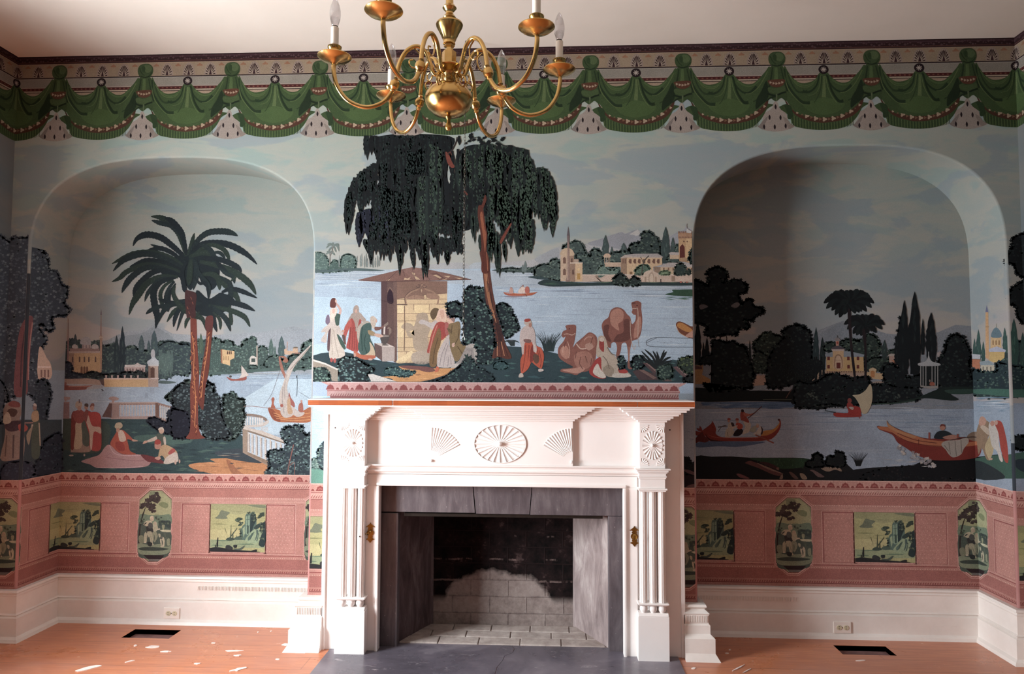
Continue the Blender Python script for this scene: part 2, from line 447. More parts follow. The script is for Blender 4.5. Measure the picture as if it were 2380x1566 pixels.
for k, (a, b, z0, z1, ax) in enumerate([(*w, 'x') for w in WINL]+[(*w, 'y') for w in WINR]):
    def T(u, v, w):   # u along wall, v into room, w up
        return (XL+v, u, w) if ax == 'x' else (u, YREAR+v, w)
    m = MB()
    def bx(m, u0, u1, v0, v1, w0, w1):
        p, q = T(u0, v0, w0), T(u1, v1, w1)
        m.box(min(p[0], q[0]), max(p[0], q[0]), min(p[1], q[1]), max(p[1], q[1]), w0, w1)
    for (u0, u1, w0, w1) in ((a-0.09, a, z0-0.09, z1+0.09), (b, b+0.09, z0-0.09, z1+0.09), (a, b, z1, z1+0.09)):
        bx(m, u0, u1, 0.0, 0.025, w0, w1)
    bx(m, a-0.12, b+0.12, 0.0, 0.06, z0-0.03, z0)
    root = m.build('window_%d' % (k+1), M['paint'], bevel=0.003, kind='structure')
    m = MB()
    for (u0, u1, w0, w1) in ((a, a+0.045, z0, z1), (b-0.045, b, z0, z1), (a, b, z0, z0+0.05), (a, b, z1-0.05, z1), (a, b, (z0+z1)/2-0.02, (z0+z1)/2+0.02)):
        bx(m, u0, u1, -0.10, -0.06, w0, w1)
    m.build('window_sash', M['paint'], root)
    m = MB()
    for j in (1, 2):
        u = a+(b-a)*j/3; bx(m, u-0.009, u+0.009, -0.09, -0.07, z0, z1)
    for j in (1, 2, 4, 5):
        w = z0+(z1-z0)*j/6; bx(m, a, b, -0.09, -0.07, w-0.009, w+0.009)
    m.build('glazing_bar', M['paint'], root)
    m = MB(); bx(m, a, b, -0.082, -0.079, z0, z1); m.build('window_pane', M['glass'], root)

ce = MB(); ce.box(XL-0.2, XR+0.2, YREAR-0.2, D+0.3, H, H+0.1)
# trim the front lip so that it meets the wall paper
ceiling = ce.build('ceiling', M['ceil'], kind='structure')
# floor with the two duct openings cut in it
VENTS = [(-1.965, -1.727, 0.060, 0.180), (1.474, 1.718, 0.052, 0.168)]
fl = MB()
ys = sorted({YREAR-0.2, D+0.1, *[v_[2] for v_ in VENTS], *[v_[3] for v_ in VENTS]})
for y0, y1 in zip(ys[:-1], ys[1:]):
    holes = sorted([(v_[0], v_[1]) for v_ in VENTS if v_[2] <= y0+1e-6 and v_[3] >= y1-1e-6])
    x = XL-0.2
    for h0, h1 in holes:
        fl.box(x, h0, y0, y1, ZF-0.03, ZF); x = h1
    fl.box(x, XR+0.2, y0, y1, ZF-0.03, ZF)
floor = fl.build('floor', M['floor'], kind='structure')
for i, (x0, x1, y0, y1) in enumerate(VENTS):
    m = MB(); z0 = ZF-0.025
    m.face([(x0, y0, z0), (x1, y0, z0), (x1, y1, z0), (x0, y1, z0)])
    for a, b in (((x0, y0), (x1, y0)), ((x1, y0), (x1, y1)), ((x1, y1), (x0, y1)), ((x0, y1), (x0, y0))):
        m.face([(a[0], a[1], z0), (b[0], b[1], z0), (b[0], b[1], ZF-0.001), (a[0], a[1], ZF-0.001)])
    o = m.build('floor_vent', M['duct'])
    tag(o, ['open rectangular heating duct hole in the orange floorboards, left niche', 'open rectangular heating duct hole in the reddish floorboards, right niche'][i], 'floor vent', 'open duct holes in the floor')

# ---------------------------------------------------------------- baseboards
BP = [(0.0, ZP+0.002), (0.020, ZP), (0.024, ZP-0.010), (0.014, ZP-0.016), (0.019, ZP-0.024), (0.016, ZP-0.030), (0.016, 0.148),
      (0.024, 0.142), (0.018, 0.137), (0.030, 0.130), (0.030, 0.044), (0.036, 0.040), (0.044, 0.034), (0.050, ZF), (0.0, ZF)]
BPF = [(0.0, ZP+0.002), (0.030, ZP), (0.034, ZP-0.010), (0.024, ZP-0.02), (0.036, ZP-0.030), (0.044, ZP-0.036), (0.040, ZP-0.044), (0.040, 0.175), (0.046, 0.170), (0.046, 0.132),
       (0.052, 0.126), (0.064, 0.116), (0.064, 0.052), (0.070, 0.042), (0.084, ZF), (0.0, ZF)]
def skirting(name, path, prof, mat, parent=None):
    m = MB(); n = len(path); P2 = [Vector(p) for p in path]
    nor = []
    for i in range(n):
        ns = []
        if i > 0: d_ = (P2[i]-P2[i-1]).normalized(); ns.append(Vector((d_.y, -d_.x)))
        if i < n-1: d_ = (P2[i+1]-P2[i]).normalized(); ns.append(Vector((d_.y, -d_.x)))
        if len(ns) == 2:
            s_ = (ns[0]+ns[1]); nor.append(s_/(1+ns[0].dot(ns[1])))
        else: nor.append(ns[0])
    b = len(m.v)
    for i in range(n):
        for (o, z) in prof:
            q = P2[i]+nor[i]*o; m.v.append((q.x, q.y, z))
    k = len(prof)
    for i in range(n-1):
        for j in range(k-1):
            m.f.append([b+i*k+j, b+(i+1)*k+j, b+(i+1)*k+j+1, b+i*k+j+1]); m.mi.append(0)
    m.f.append([b+j for j in range(k)]); m.mi.append(0)
    m.f.append([b+(n-1)*k+j for j in range(k)][::-1]); m.mi.append(0)
    o = m.build(name, mat, parent)
    if not parent: o['kind'] = 'structure'
    return o
MX0, MX1 = -0.945, 0.735          # mantelpiece back board
bl = skirting('baseboard_left', [(XL, YREAR), (XL, 0), (XA, 0), (XA, D), (XB, D), (XB, 0.03)], BP, M['base'])
br_ = skirting('baseboard_right', [(XC, 0.03), (XC, D), (XD, D), (XD, 0), (XR, 0), (XR, YREAR)], BP, M['base'])
bc = skirting('baseboard_center', [(XB, 0.06), (XB, 0), (MX0+0.002, 0)], BPF, M['base'])
bc2 = skirting('baseboard_center.001', [(MX1-0.002, 0), (XC, 0), (XC, 0.06)], BPF, M['base'])
def reeding(u0, u1, fn, z0, z1, parent, name='reeded_band'):
    m = MB(); n = int((u1-u0)/0.0075)
    for i in range(n):
        a = u0+(u1-u0)*(i+0.15)/n; b = u0+(u1-u0)*(i+0.7)/n
        p = fn(a), fn(b)
        m.box(min(p[0][0], p[1][0]), max(p[0][0], p[1][0]), p[0][1]-0.0025, p[0][1]+0.002, z0, z1)
    m.build(name, M['base'], parent)
reeding(-1.70, XB-0.03, lambda u: (u, D-0.0165), 0.190, 0.210, bl)
reeding(XC+0.03, 1.35, lambda u: (u, D-0.0165), 0.190, 0.210, br_)
reeding(XB-0.036, MX0-0.004, lambda u: (u, -0.0405), 0.182, 0.212, bc)
reeding(MX1+0.004, XC+0.036, lambda u: (u, -0.0405), 0.182, 0.212, bc2)

# outlets
for i, (cx_, cz_) in enumerate(((-1.822, 0.075), (1.555, 0.073))):
    y = D-0.030
    e = empty('wall_outlet', (cx_, y, cz_), ['white double outlet set sideways in the left niche baseboard', 'double outlet set sideways in the right niche baseboard, darker plastic'][i], 'outlet', 'electrical outlets in the baseboards')
    m = MB(); m.box(-0.042, 0.042, -0.006, 0.001, -0.027, 0.027); m.build('cover_plate', M['outlet'], e, bevel=0.0015)
    for s_ in (-1, 1):
        m = MB(); m.lathe([(0.0125, 0), (0.0135, 0.001), (0.0125, 0.0025)], n=24)
        m.v = [(x+s_*0.0165, -0.006-z, y_*0.9) for x, y_, z in m.v]
        r_ = m.build('receptacle', M['outlet2'], e, smooth=True)
        m = MB()
        for q in (-0.005, 0.005): m.box(s_*0.0165-0.0035, s_*0.0165+0.0035, -0.0095, -0.008, q-0.0009, q+0.0009)
        m.build('slot', M['dark'], r_)
    m = MB(); m.lathe([(0.0022, 0), (0.0018, 0.001)], n=12); m.v = [(x, -0.006-z, y_) for x, y_, z in m.v]; m.build('screw', M['dark'], e)
# ================================================================ MANTELPIECE
XM = (MX0+MX1)/2
mant = empty('mantelpiece', (XM, -0.03, ZF), 'white carved wooden mantelpiece with fans, sunbursts and fluted pilasters around the fireplace', 'mantelpiece')
def mpart(mb, name, mat=None, parent=None, smooth=False, bevel=0.0, angle=35):
    o = mb.build(name, mat or M['paint'], None, smooth=smooth, bevel=bevel, angle=angle)
    p = parent or mant
    o.parent = p; o.matrix_parent_inverse = Matrix.Translation(-Vector(mant.location))
    if p is not mant: o.matrix_parent_inverse = Matrix.Identity(4)
    return o
YB = -0.032
OX0, OX1, OZ = -0.679, 0.460, 0.784     # clear opening
m = MB()
m.box(MX0, OX0, YB, 0, ZF, 1.15); m.box(OX1, MX1, YB, 0, ZF, 1.15); m.box(OX0, OX1, YB, 0, OZ, 1.15)
mpart(m, 'back_board', bevel=0.0015)
for x0, x1 in ((MX0-0.004, MX0+0.014), (MX1-0.014, MX1+0.004)):
    m = MB(); m.box(x0, x1, YB-0.008, -0.001, ZF, 1.13); mpart(m, 'edge_bead', bevel=0.003)
# frame around the opening (mitred architrave with inner bead)
FO = 0.052
m = MB()
m.box(OX0-0.064, OX0, YB-0.010, YB, ZF, OZ); m.box(OX1, OX1+0.064, YB-0.010, YB, ZF, OZ); m.box(OX0-0.064, OX1+0.064, YB-0.010, YB, OZ+0.0002, OZ+FO)
mpart(m, 'opening_frame', bevel=0.0015)
m = MB()
m.box(OX0-0.013, OX0+0.001, YB-0.020, -0.001, ZF, OZ-0.001); m.box(OX1-0.001, OX1+0.013, YB-0.020, -0.001, ZF, OZ-0.001); m.box(OX0-0.013, OX1+0.013, YB-0.020, -0.001, OZ-0.0008, OZ+0.013)
mpart(m, 'inner_bead', bevel=0.004)
# lower entablature moulding between the pilasters
PLX = (-0.856, -0.740); PRX = (0.530, 0.646)
m = MB()
prof = [(YB, 0.884), (YB-0.030, 0.884), (YB-0.030, 0.878), (YB-0.022, 0.872), (YB-0.020, 0.862), (YB-0.026, 0.858), (YB-0.026, 0.852), (YB-0.014, 0.846), (YB-0.012, 0.838), (YB, 0.836)]
def run_profile(m, prof, x0, x1):
    b = len(m.v); k = len(prof)
    for x in (x0, x1):
        for (y, z) in prof: m.v.append((x, y, z))
    for j in range(k): m.f.append([b+j, b+k+j, b+k+(j+1) % k, b+(j+1) % k]); m.mi.append(0)
    m.f.append([b+j for j in range(k)][::-1]); m.mi.append(0); m.f.append([b+k+j for j in range(k)]); m.mi.append(0)
run_profile(m, prof, PLX[1], PRX[0]); mpart(m, 'architrave_moulding', bevel=0.001)
# frieze board
m = MB(); m.box(PLX[1], PRX[0], YB-0.006, YB+0.001, 0.884, 1.10); mpart(m, 'frieze_board')
TX0, TX1 = -0.440, 0.228
YT = YB-0.024
m = MB(); m.box(TX0, TX1, YT, YB, 0.884, 1.095); mpart(m, 'centre_tablet', bevel=0.0012)
YP = -0.086
# cornice: stacked steps following pilasters and tablet
steps = [(1.158, 1.148, 0.100), (1.148, 1.138, 0.088), (1.138, 1.128, 0.066), (1.128, 1.120, 0.058), (1.120, 1.108, 0.036), (1.108, 1.100, 0.024), (1.100, 1.090, 0.010)]
m = MB()
for (z1, z0, o) in steps:
    k = o*1.06
    m.box(PLX[0]-k*0.9, PRX[1]+k*0.9, YB-0.006-o, 0.0, z0, z1)
    for a, b in (PLX, PRX): m.box(a-k*0.9, b+k*0.9, YP-o, YB, z0, z1)
    m.box(TX0-k*0.9, TX1+k*0.9, YT-o, YB, z0, z1)
cor = mpart(m, 'cornice_moulding', bevel=0.0022)
SX0, SX1 = -0.975, 0.760
m = MB(); m.box(SX0, SX1, -0.200, 0.0, 1.158, 1.192)
sh = mpart(m, 'mantel_shelf', bevel=0.003)
m = MB(); m.box(SX0+0.001, -0.5905, -0.2035, -0.199, 1.1645, 1.1865); m.box(-0.584, 0.5055, -0.2035, -0.199, 1.1645, 1.1865); m.box(0.5095, SX1-0.001, -0.2035, -0.199, 1.1645, 1.1865)
o = mpart(m, 'shelf_edge_strip', M['wood_edge']); o['label'] = 'bare varnished wooden edge strip'

def sunburst(cx, cz, rx, rz, y, n, depth, name, parent=None, knob=0.012, rim=True):
    """carved fluted ellipse: hollow flutes meeting in sharp ribs, scalloped rim, centre peg"""
    m = MB(); NA = n*8; rings = [0.10, 0.35, 0.6, 0.8, 0.93, 1.0]
    b = len(m.v)
    for q in rings:
        for k in range(NA):
            a = 2*pi*k/NA; ph = (k % 8)/8.0
            rib = abs(sin(pi*ph))              # 0 at ribs, 1 in hollow
            r = q*(1-0.045*rib if q == 1.0 else 1)
            hgt = 0.0005+depth*(1-rib**0.8)*(0.3+0.7*q) if q < 1.0 else (0.0005+depth*(1-rib))
            if q == 0.10: hgt = depth*0.6
            m.v.append((cx+rx*r*cos(a), y-hgt, cz+rz*r*sin(a)))
    for j in range(len(rings)-1):
        for k in range(NA):
            m.f.append([b+j*NA+k, b+j*NA+(k+1) % NA, b+(j+1)*NA+(k+1) % NA, b+(j+1)*NA+k]); m.mi.append(0)
    c0 = m.vert((cx, y-depth*0.6, cz))
    for k in range(NA): m.f.append([c0, b+(k+1) % NA, b+k]); m.mi.append(0)
    if rim:
        b = len(m.v); R3 = [(1.0, 0.0), (1.0, depth*1.0), (1.035, depth*1.0), (1.05, 0.0)]
        for (q, hh) in R3:
            for k in range(NA):
                a = 2*pi*k/NA; m.v.append((cx+rx*q*cos(a), y-hh, cz+rz*q*sin(a)))
        for j in range(3):
            for k in range(NA):
                m.f.append([b+j*NA+k, b+j*NA+(k+1) % NA, b+(j+1)*NA+(k+1) % NA, b+(j+1)*NA+k]); m.mi.append(0)
    o = mpart(m, name, parent=parent)
    m = MB(); m.lathe([(knob, 0), (knob, 0.4*knob), (knob*0.9, knob*1.2), (knob*0.55, knob*1.9), (0.001, knob*2.1)], n=20)
    m.v = [(cx+x, y-z, cz+yy) for x, yy, z in m.v]
    mm = m.build('centre_peg', M['paint'], None, smooth=True); mm.parent = o
    return o
def fan(px, pz, sx, a0, a1, r0, r1x, r1z, n, y, depth, name, parent=None):
    m = MB()
    for k in range(n):
        for h in range(4):
            t0, t1 = (k+h/4)/n, (k+(h+1)/4)/n
            h0, h1 = [depth*(1-abs(sin(pi*(q*n % 1 if q*n % 1 or h == 0 else 1.0)))) for q in (t0, t1)]
            h0 = depth*(1-sin(pi*h/4)); h1 = depth*(1-sin(pi*(h+1)/4))
            p = []
            for tt, hh in ((t0, h0), (t1, h1)):
                a = a0+(a1-a0)*tt
                p.append(((px+sx*r0*r1x*cos(a), y-0.0004-hh*0.3, pz+r0*r1z*sin(a)), (px+sx*r1x*cos(a), y-0.0004-hh, pz+r1z*sin(a)), (px+sx*r1x*1.0*cos(a), y, pz+r1z*1.0*sin(a))))
            m.face([p[0][0], p[0][1], p[1][1], p[1][0]]); m.face([p[0][1], p[0][2], p[1][2], p[1][1]])
    return mpart(m, name, parent=parent)
yt = YT
sunburst(-0.112, 0.9835, 0.118, 0.0865, yt, 24, 0.0055, 'oval_sunburst', knob=0.011)
for sx_, xx in ((1, TX0+0.004), (-1, TX1-0.004)):
    f_ = fan(xx, 0.905, sx_, radians(88), radians(29), 0.30, 0.152, 0.152, 11, yt, 0.005, 'corner_fan')
    m = MB(); m.lathe([(0.0065, 0), (0.0065, 0.006), (0.004, 0.011), (0.0005, 0.012)], n=16)
    m.v = [(xx+sx_*0.003+x, yt-z, 0.903+yy) for x, yy, z in m.v]
    q = m.build('fan_peg', M['paint'], None, smooth=True); q.parent = f_
# pilasters
for (a, b) in (PLX, PRX):
    cx = (a+b)/2
    m = MB()
    m.box(a-0.012, b+0.012, -0.094, YB, ZF, 0.218)                       # plinth block
    run_profile(m, [(YB, 0.218), (-0.094, 0.218), (-0.094, 0.222), (-0.088, 0.226), (-0.084, 0.232), (YB, 0.232)], a-0.010, b+0.010)
    pl = mpart(m, 'pilaster', bevel=0.0015)
    m = MB()
    m.box(a-0.012, b+0.012, -0.096, YB, 0.270, 0.277); m.box(a-0.006, b+0.006, -0.090, YB, 0.265, 0.270)
    mm = m.build('base_collar', M['paint'], None, bevel=0.003); mm.parent = pl
    for k in (-1, 0, 1):
        m = MB(); x_ = cx+k*0.0415
        m.lathe([(0.010, 0.0), (0.0165, 0.008), (0.0185, 0.016), (0.0165, 0.026), (0.011, 0.034)], c=(x_, -0.070, 0.232), n=24)
        mm = m.build('turned_ball', M['paint'], None, smooth=True); mm.parent = pl
        m = MB()
        def fl_(aa, z): 
            q = (aa*10/(2*pi)) % 1
            return 1.0 - (0.16 if 0.30 < q < 0.70 else 0.0)
        m.lathe([(0.0180, 0.0), (0.0180, 0.505)], c=(x_, -0.066, 0.277), n=100, mod=fl_)
        mm = m.build('fluted_colonnette', M['paint'], None); mm.parent = pl
    m = MB()
    m.box(a-0.0085, b+0.0085, -0.094, YB, 0.782, 0.790); m.box(a-0.003, b+0.003, -0.090, YB, 0.775, 0.782)
    m.box(a, b, YP, YB, 0.790, 0.832)
    for z0, z1, o in ((0.832, 0.840, 0.004), (0.840, 0.846, 0.007), (0.846, 0.858, 0.004), (0.858, 0.864, 0.009), (0.864, 0.874, 0.014), (0.874, 0.880, 0.022)):
        m.box(a-o, b+o, YP-o, YB, z0, z1)
    mm = m.build('pilaster_cap', M['paint'], None, bevel=0.0018); mm.parent = pl
    m = MB(); m.box(a, b, YP, YB, 0.880, 1.092)
    fb = m.build('frieze_block', M['paint'], None, bevel=0.001); fb.parent = pl
    sunburst(cx, 0.985, 0.047, 0.066, YP, 20, 0.0045, 'oval_sunburst', parent=pl, knob=0.0068, rim=False)
    for (sx_, sz, xx, zz) in ((1, -1, a+0.006, 1.077), (-1, -1, b-0.006, 1.077), (1, 1, a+0.006, 0.893), (-1, 1, b-0.006, 0.893)):
        m0 = MB()
        n = 5
        for k in range(n):
            for h in range(4):
                pp = []
                for hq in (h, h+1):
                    aa = radians(90)*(k+hq/4)/n; hh = 0.0035*(1-sin(pi*hq/4))
                    pp.append([(xx+sx_*rr*cos(aa), YP-0.0003-hh*(rr/0.034), zz+sz*rr*sin(aa)) for rr in (0.006, 0.034)]+[(xx+sx_*0.034*cos(aa), YP, zz+sz*0.034*sin(aa))])
                m0.face([pp[0][0], pp[0][1], pp[1][1], pp[1][0]]); m0.face([pp[0][1], pp[0][2], pp[1][2], pp[1][1]])
        mm = m0.build('corner_shell', M['paint'], None); mm.parent = pl
# nail holes on the back board
for i, (px, py) in enumerate(((779, 994), (1557, 999), (836, 1246.5))):
    p = atY(px, py, YB-(0.001 if i < 2 else 0.0)); m = MB(); m.lathe([(0.0036 if i < 2 else 0.003, 0), (0.003, 0.002)], n=14)
    yy_ = YB if i < 2 else -0.085
    if i == 2: p = atY(px, py, yy_)
    m.v = [(p.x+x, yy_-z, p.z+y) for x, y, z in m.v]; mpart(m, 'nail_hole', M['nail'])

# brass damper/key escutcheons on the inner frame
ESC = [(0, 0.5), (0.045, 0.43), (0.08, 0.40), (0.20, 0.31), (0.235, 0.27), (0.13, 0.285), (0.09, 0.24), (0.14, 0.17), (0.09, 0.13), (0.16, 0.08), (0.185, 0.0), (0.16, -0.09), (0.10, -0.14), (0.13, -0.2), (0.10, -0.26), (0.20, -0.305), (0.21, -0.33), (0.11, -0.37), (0.06, -0.43), (0, -0.5)]
for i, (px, py) in enumerate(((861, 1237.5), (1474.5, 1246))):
    p = atY(px, py, YB-0.0105)
    hh = 0.094
    pts = [(x*hh, z*hh) for x, z in ESC]+[(-x*hh, z*hh) for x, z in ESC[::-1][1:-1]]
    m = MB(); m.face([(x, -0.0032, z) for x, z in pts]); m.face([(x, 0.0, z) for x, z in pts])
    for q in range(len(pts)):
        a_, b_ = pts[q], pts[(q+1) % len(pts)]; m.face([(a_[0], -0.0032, a_[1]), (b_[0], -0.0032, b_[1]), (b_[0], 0, b_[1]), (a_[0], 0, a_[1])])
    e = m.build('drop_pull_plate', M['brass_old'], mant); e.location = p-Vector(mant.location); e['label'] = 'ornate antique brass pull plate'
    m = MB(); m.lathe([(0.0042, 0.0), (0.0055, 0.006), (0.005, 0.012), (0.002, 0.016)], n=16); m.v = [(x, -0.003-z, y+0.008) for x, y, z in m.v]
    m.build('post', M['brass_old'], e, smooth=True)
    m = MB()
    if i == 0:   # ring swung out to the left
        pts = [(-0.004, -0.010, 0.002)]+[(-0.0125-0.0075*cos(t_), -0.016-0.010*sin(t_+0.3), -0.004+0.006*sin(t_)) for t_ in [k*2*pi/20-pi for k in range(21)]]
        m.tube(pts[1:], 0.0017, 8)
    else:
        m.tube([(0.0085*sin(t_), -0.011, -0.003+0.0105*cos(t_)) for t_ in [k*2*pi/24 for k in range(25)]], 0.0018, 8)
    m.build('drop_ring', M['brass_old'], e, smooth=True)

# ================================================================ FIREBOX
fb = empty('fireplace_firebox', (-0.11, 0.05, ZF), 'dark slate and sooty brick firebox opening inside the white mantelpiece', 'fireplace')
def fpart(mb, name, mat, label=None, **k):
    o = mb.build(name, mat, None, **k); o.parent = fb; o.matrix_parent_inverse = Matrix.Translation(-Vector(fb.location))
    if label: o['label'] = label
    return o
LZ = 0.652
LI = 0.045          # lintel stone face
def prism(pts, y0, y1, mb):
    mb.face([(x, y0, z) for x, z in pts]); mb.face([(x, y1, z) for x, z in pts])
    for q in range(len(pts)):
        a_, b_ = pts[q], pts[(q+1) % len(pts)]; mb.face([(a_[0], y0, a_[1]), (b_[0], y0, b_[1]), (b_[0], y1, b_[1]), (a_[0], y1, a_[1])])
j1t, j1b = atY(1098, 1133, 0.02).x, atY(1105, 1186, 0.02).x
j2t, j2b = atY(1238, 1135, 0.02).x, atY(1231, 1188, 0.02).x
Zt = OZ+0.03
gp = 0.0018
for pts in ([(OX0-0.03, LZ), (j1b-gp, LZ), (j1t-gp, Zt), (OX0-0.03, Zt)], [(j1b+gp*2, LZ-0.004), (j2b-gp, LZ-0.004), (j2t-gp, Zt), (j1t+gp, Zt)], [(j2b+gp, LZ-0.006), (OX1+0.03, LZ-0.006), (OX1+0.03, Zt), (j2t+gp, Zt)]):
    m = MB(); prism(pts, 0.012, 0.14, m); fpart(m, 'lintel_stone', M['stone'], bevel=0.003)
m = MB(); m.box(-0.575, 0.37, 0.03, 0.075, LZ-0.024, LZ-0.008); fpart(m, 'iron_lintel_bar', M['dark'], 'dark iron lintel bar', bevel=0.002)
LJ, RJ = -0.600, 0.395
m = MB(); m.box(OX0-0.03, LJ, 0.014, 0.075, ZF, LZ-0.006); fpart(m, 'jamb_stone', M['stone'], bevel=0.003)
m = MB(); m.box(RJ, OX1+0.03, 0.014, 0.075, ZF, LZ-0.008); fpart(m, 'jamb_stone', M['stone'], bevel=0.003)
BXL, BXR, YBK = -0.480, 0.240, 0.345
ZT2 = 1.0
def wav(mb, p00, p10, p01, p11, nu, nv, amp, seed):
    rnd = random.Random(seed); b = len(mb.v); nrm = (Vector(p10)-Vector(p00)).cross(Vector(p01)-Vector(p00)).normalized()
    for j in range(nv+1):
        for i in range(nu+1):
            u, w = i/nu, j/nv
            p = (Vector(p00)*(1-u)+Vector(p10)*u)*(1-w)+(Vector(p01)*(1-u)+Vector(p11)*u)*w
            e_ = 0 if i in (0, nu) else 1
            mb.v.append(tuple(p+nrm*amp*e_*(rnd.random()-0.5)))
    for j in range(nv):
        for i in range(nu):
            mb.f.append([b+j*(nu+1)+i, b+j*(nu+1)+i+1, b+(j+1)*(nu+1)+i+1, b+(j+1)*(nu+1)+i]); mb.mi.append(0)
m = MB(); wav(m, (LJ, 0.060, ZF), (BXL, YBK, ZF), (LJ, 0.060, ZT2), (BXL, YBK, ZT2), 8, 16, 0.004, 3); fpart(m, 'splayed_side_wall', M['soot_shaded'], smooth=True)
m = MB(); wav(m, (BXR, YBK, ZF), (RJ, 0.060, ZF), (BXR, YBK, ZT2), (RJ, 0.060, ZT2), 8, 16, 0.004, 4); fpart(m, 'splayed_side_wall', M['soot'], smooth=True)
m = MB(); wav(m, (BXL-0.02, YBK, ZF), (BXR+0.02, YBK, ZF), (BXL-0.02, YBK+0.03, ZT2), (BXR+0.02, YBK+0.03, ZT2), 24, 24, 0.007, 5); fpart(m, 'brick_back_wall', M['fireback'], 'blackened brick with a pale arch of bare mortar', smooth=True)
# throat above so that the upper part stays dark
m = MB(); m.box(-0.75, 0.55, 0.14, 0.16, LZ, ZT2+0.3); m.box(-0.75, 0.55, 0.10, YBK+0.15, ZT2+0.28, ZT2+0.3)
m.box(-0.75, LJ-0.02, 0.07, YBK+0.15, ZF, ZT2+0.3); m.box(RJ+0.02, 0.55, 0.07, YBK+0.15, ZF, ZT2+0.3)
fpart(m, 'smoke_chamber', M['voiddark'])
# brick hearth floor inside
rnd = random.Random(11)
m = MB(); m.box(LJ-0.05, RJ+0.05, 0.05, YBK+0.02, ZF-0.02, ZF+0.003); fpart(m, 'mortar_bed', M['mortar'])
y = 0.062; row = 0
while y < YBK-0.02:
    hgt = 0.085+rnd.random()*0.015; y1 = min(y+hgt, YBK+0.0)
    tt = (y-0.06)/(YBK-0.06); t2 = (y1-0.06)/(YBK-0.06)
    xl, xr = LJ+(BXL-LJ)*tt-0.012, RJ+(BXR-RJ)*tt+0.012
    x = xl-(0.1 if row % 2 else 0.0)
    while x < xr-0.02:
        w = 0.17+rnd.random()*0.05; a_, b_ = max(x, xl), min(x+w, xr)
        if b_-a_ > 0.03:
            m = MB(); m.box(a_+0.002, b_-0.002, y+0.002, y1-0.002, ZF, ZF+0.006+rnd.random()*0.004)
            fpart(m, 'hearth_brick', M['hbrick'], bevel=0.003)
        x += w
    y = y1; row += 1

# slate hearth slab set in the floor
m = MB()
z1 = ZF+0.004
crk = [(-0.06, 0.06), (-0.045, 0.02), (-0.05, -0.03), (-0.085, -0.07), (-0.09, -0.12), (-0.11, -0.2), (-0.13, -0.56)]
L = [(-0.905, -0.56), (-0.905, 0.06)]+[(x-0.001, y) for x, y in crk]
Rr = [(x+0.001, y) for x, y in crk][::-1]+[(0.705, 0.06), (0.700, -0.56)]
for P_ in (L, Rr):
    m.face([(x, y, z1) for x, y in P_]); m.face([(x, y, ZF-0.01) for x, y in P_])
    for q in range(len(P_)):
        a_, b_ = P_[q], P_[(q+1) % len(P_)]; m.face([(a_[0], a_[1], ZF-0.01), (b_[0], b_[1], ZF-0.01), (b_[0], b_[1], z1), (a_[0], a_[1], z1)])
o = m.build('hearth_slab', M['slate']); tag(o, 'cracked dark slate hearth slab in the floor before the fireplace', 'hearth')
# border board beside the slab
m = MB(); m.box(-1.005, -0.907, -0.62, -0.035, ZF, ZF+0.0015); o = m.build('hearth_border_board', M['floor'])
tag(o, 'narrow wooden border board along the left edge of the slate hearth', 'floor board')
# plaster crumbs on the floor
rnd = random.Random(5)
for i, (px, py, lx, ly) in enumerate(((355, 1502, 34, 5), (205, 1552, 90, 7), (385, 1513, 26, 3), (545, 1511, 40, 3), (664, 1497, 22, 5), (555, 1554, 44, 6), (460, 1541, 18, 3), (552, 1522, 18, 3), (300, 1536, 30, 2), (645, 1531, 10, 3), (497, 1493, 12, 2), (315, 1499, 8, 4), (682, 1498, 6, 2), (1716, 1551, 30, 3), (1735, 1558, 22, 2), (1612, 1552, 10, 4), (2000, 1534, 22, 2), (1690, 1517, 10, 2), (1696, 1509, 6, 2), (600, 1468, 5, 2), (630, 1466, 5, 2))):
    P_ = []
    for k in range(11):
        a_ = 2*pi*k/11; r_ = 0.6+0.5*rnd.random()
        sl = -0.22 if px < 700 else -0.5
        P_.append(atZ(px+lx/2*r_*cos(a_), py+ly/2*r_*sin(a_)+sl*lx/2*r_*cos(a_)*(1 if i in (1, 5, 8, 13, 14) else 0.1), ZF+0.003))
    m = MB(); m.face([(p.x, p.y, ZF+0.003) for p in P_]); m.face([(p.x, p.y, ZF) for p in P_])
    for q in range(len(P_)):
        a_, b_ = P_[q], P_[(q+1) % len(P_)]; m.face([(a_.x, a_.y, ZF), (b_.x, b_.y, ZF), (b_.x, b_.y, ZF+0.003), (a_.x, a_.y, ZF+0.003)])
    o = m.build('plaster_flake', M['plaster'])
    tag(o, 'white plaster flake lying on the orange floorboards at left' if px < 1000 else 'white plaster flake lying on the reddish floorboards at right', 'plaster flake', 'plaster flakes on the left floor' if px < 1000 else 'plaster flakes on the right floor')
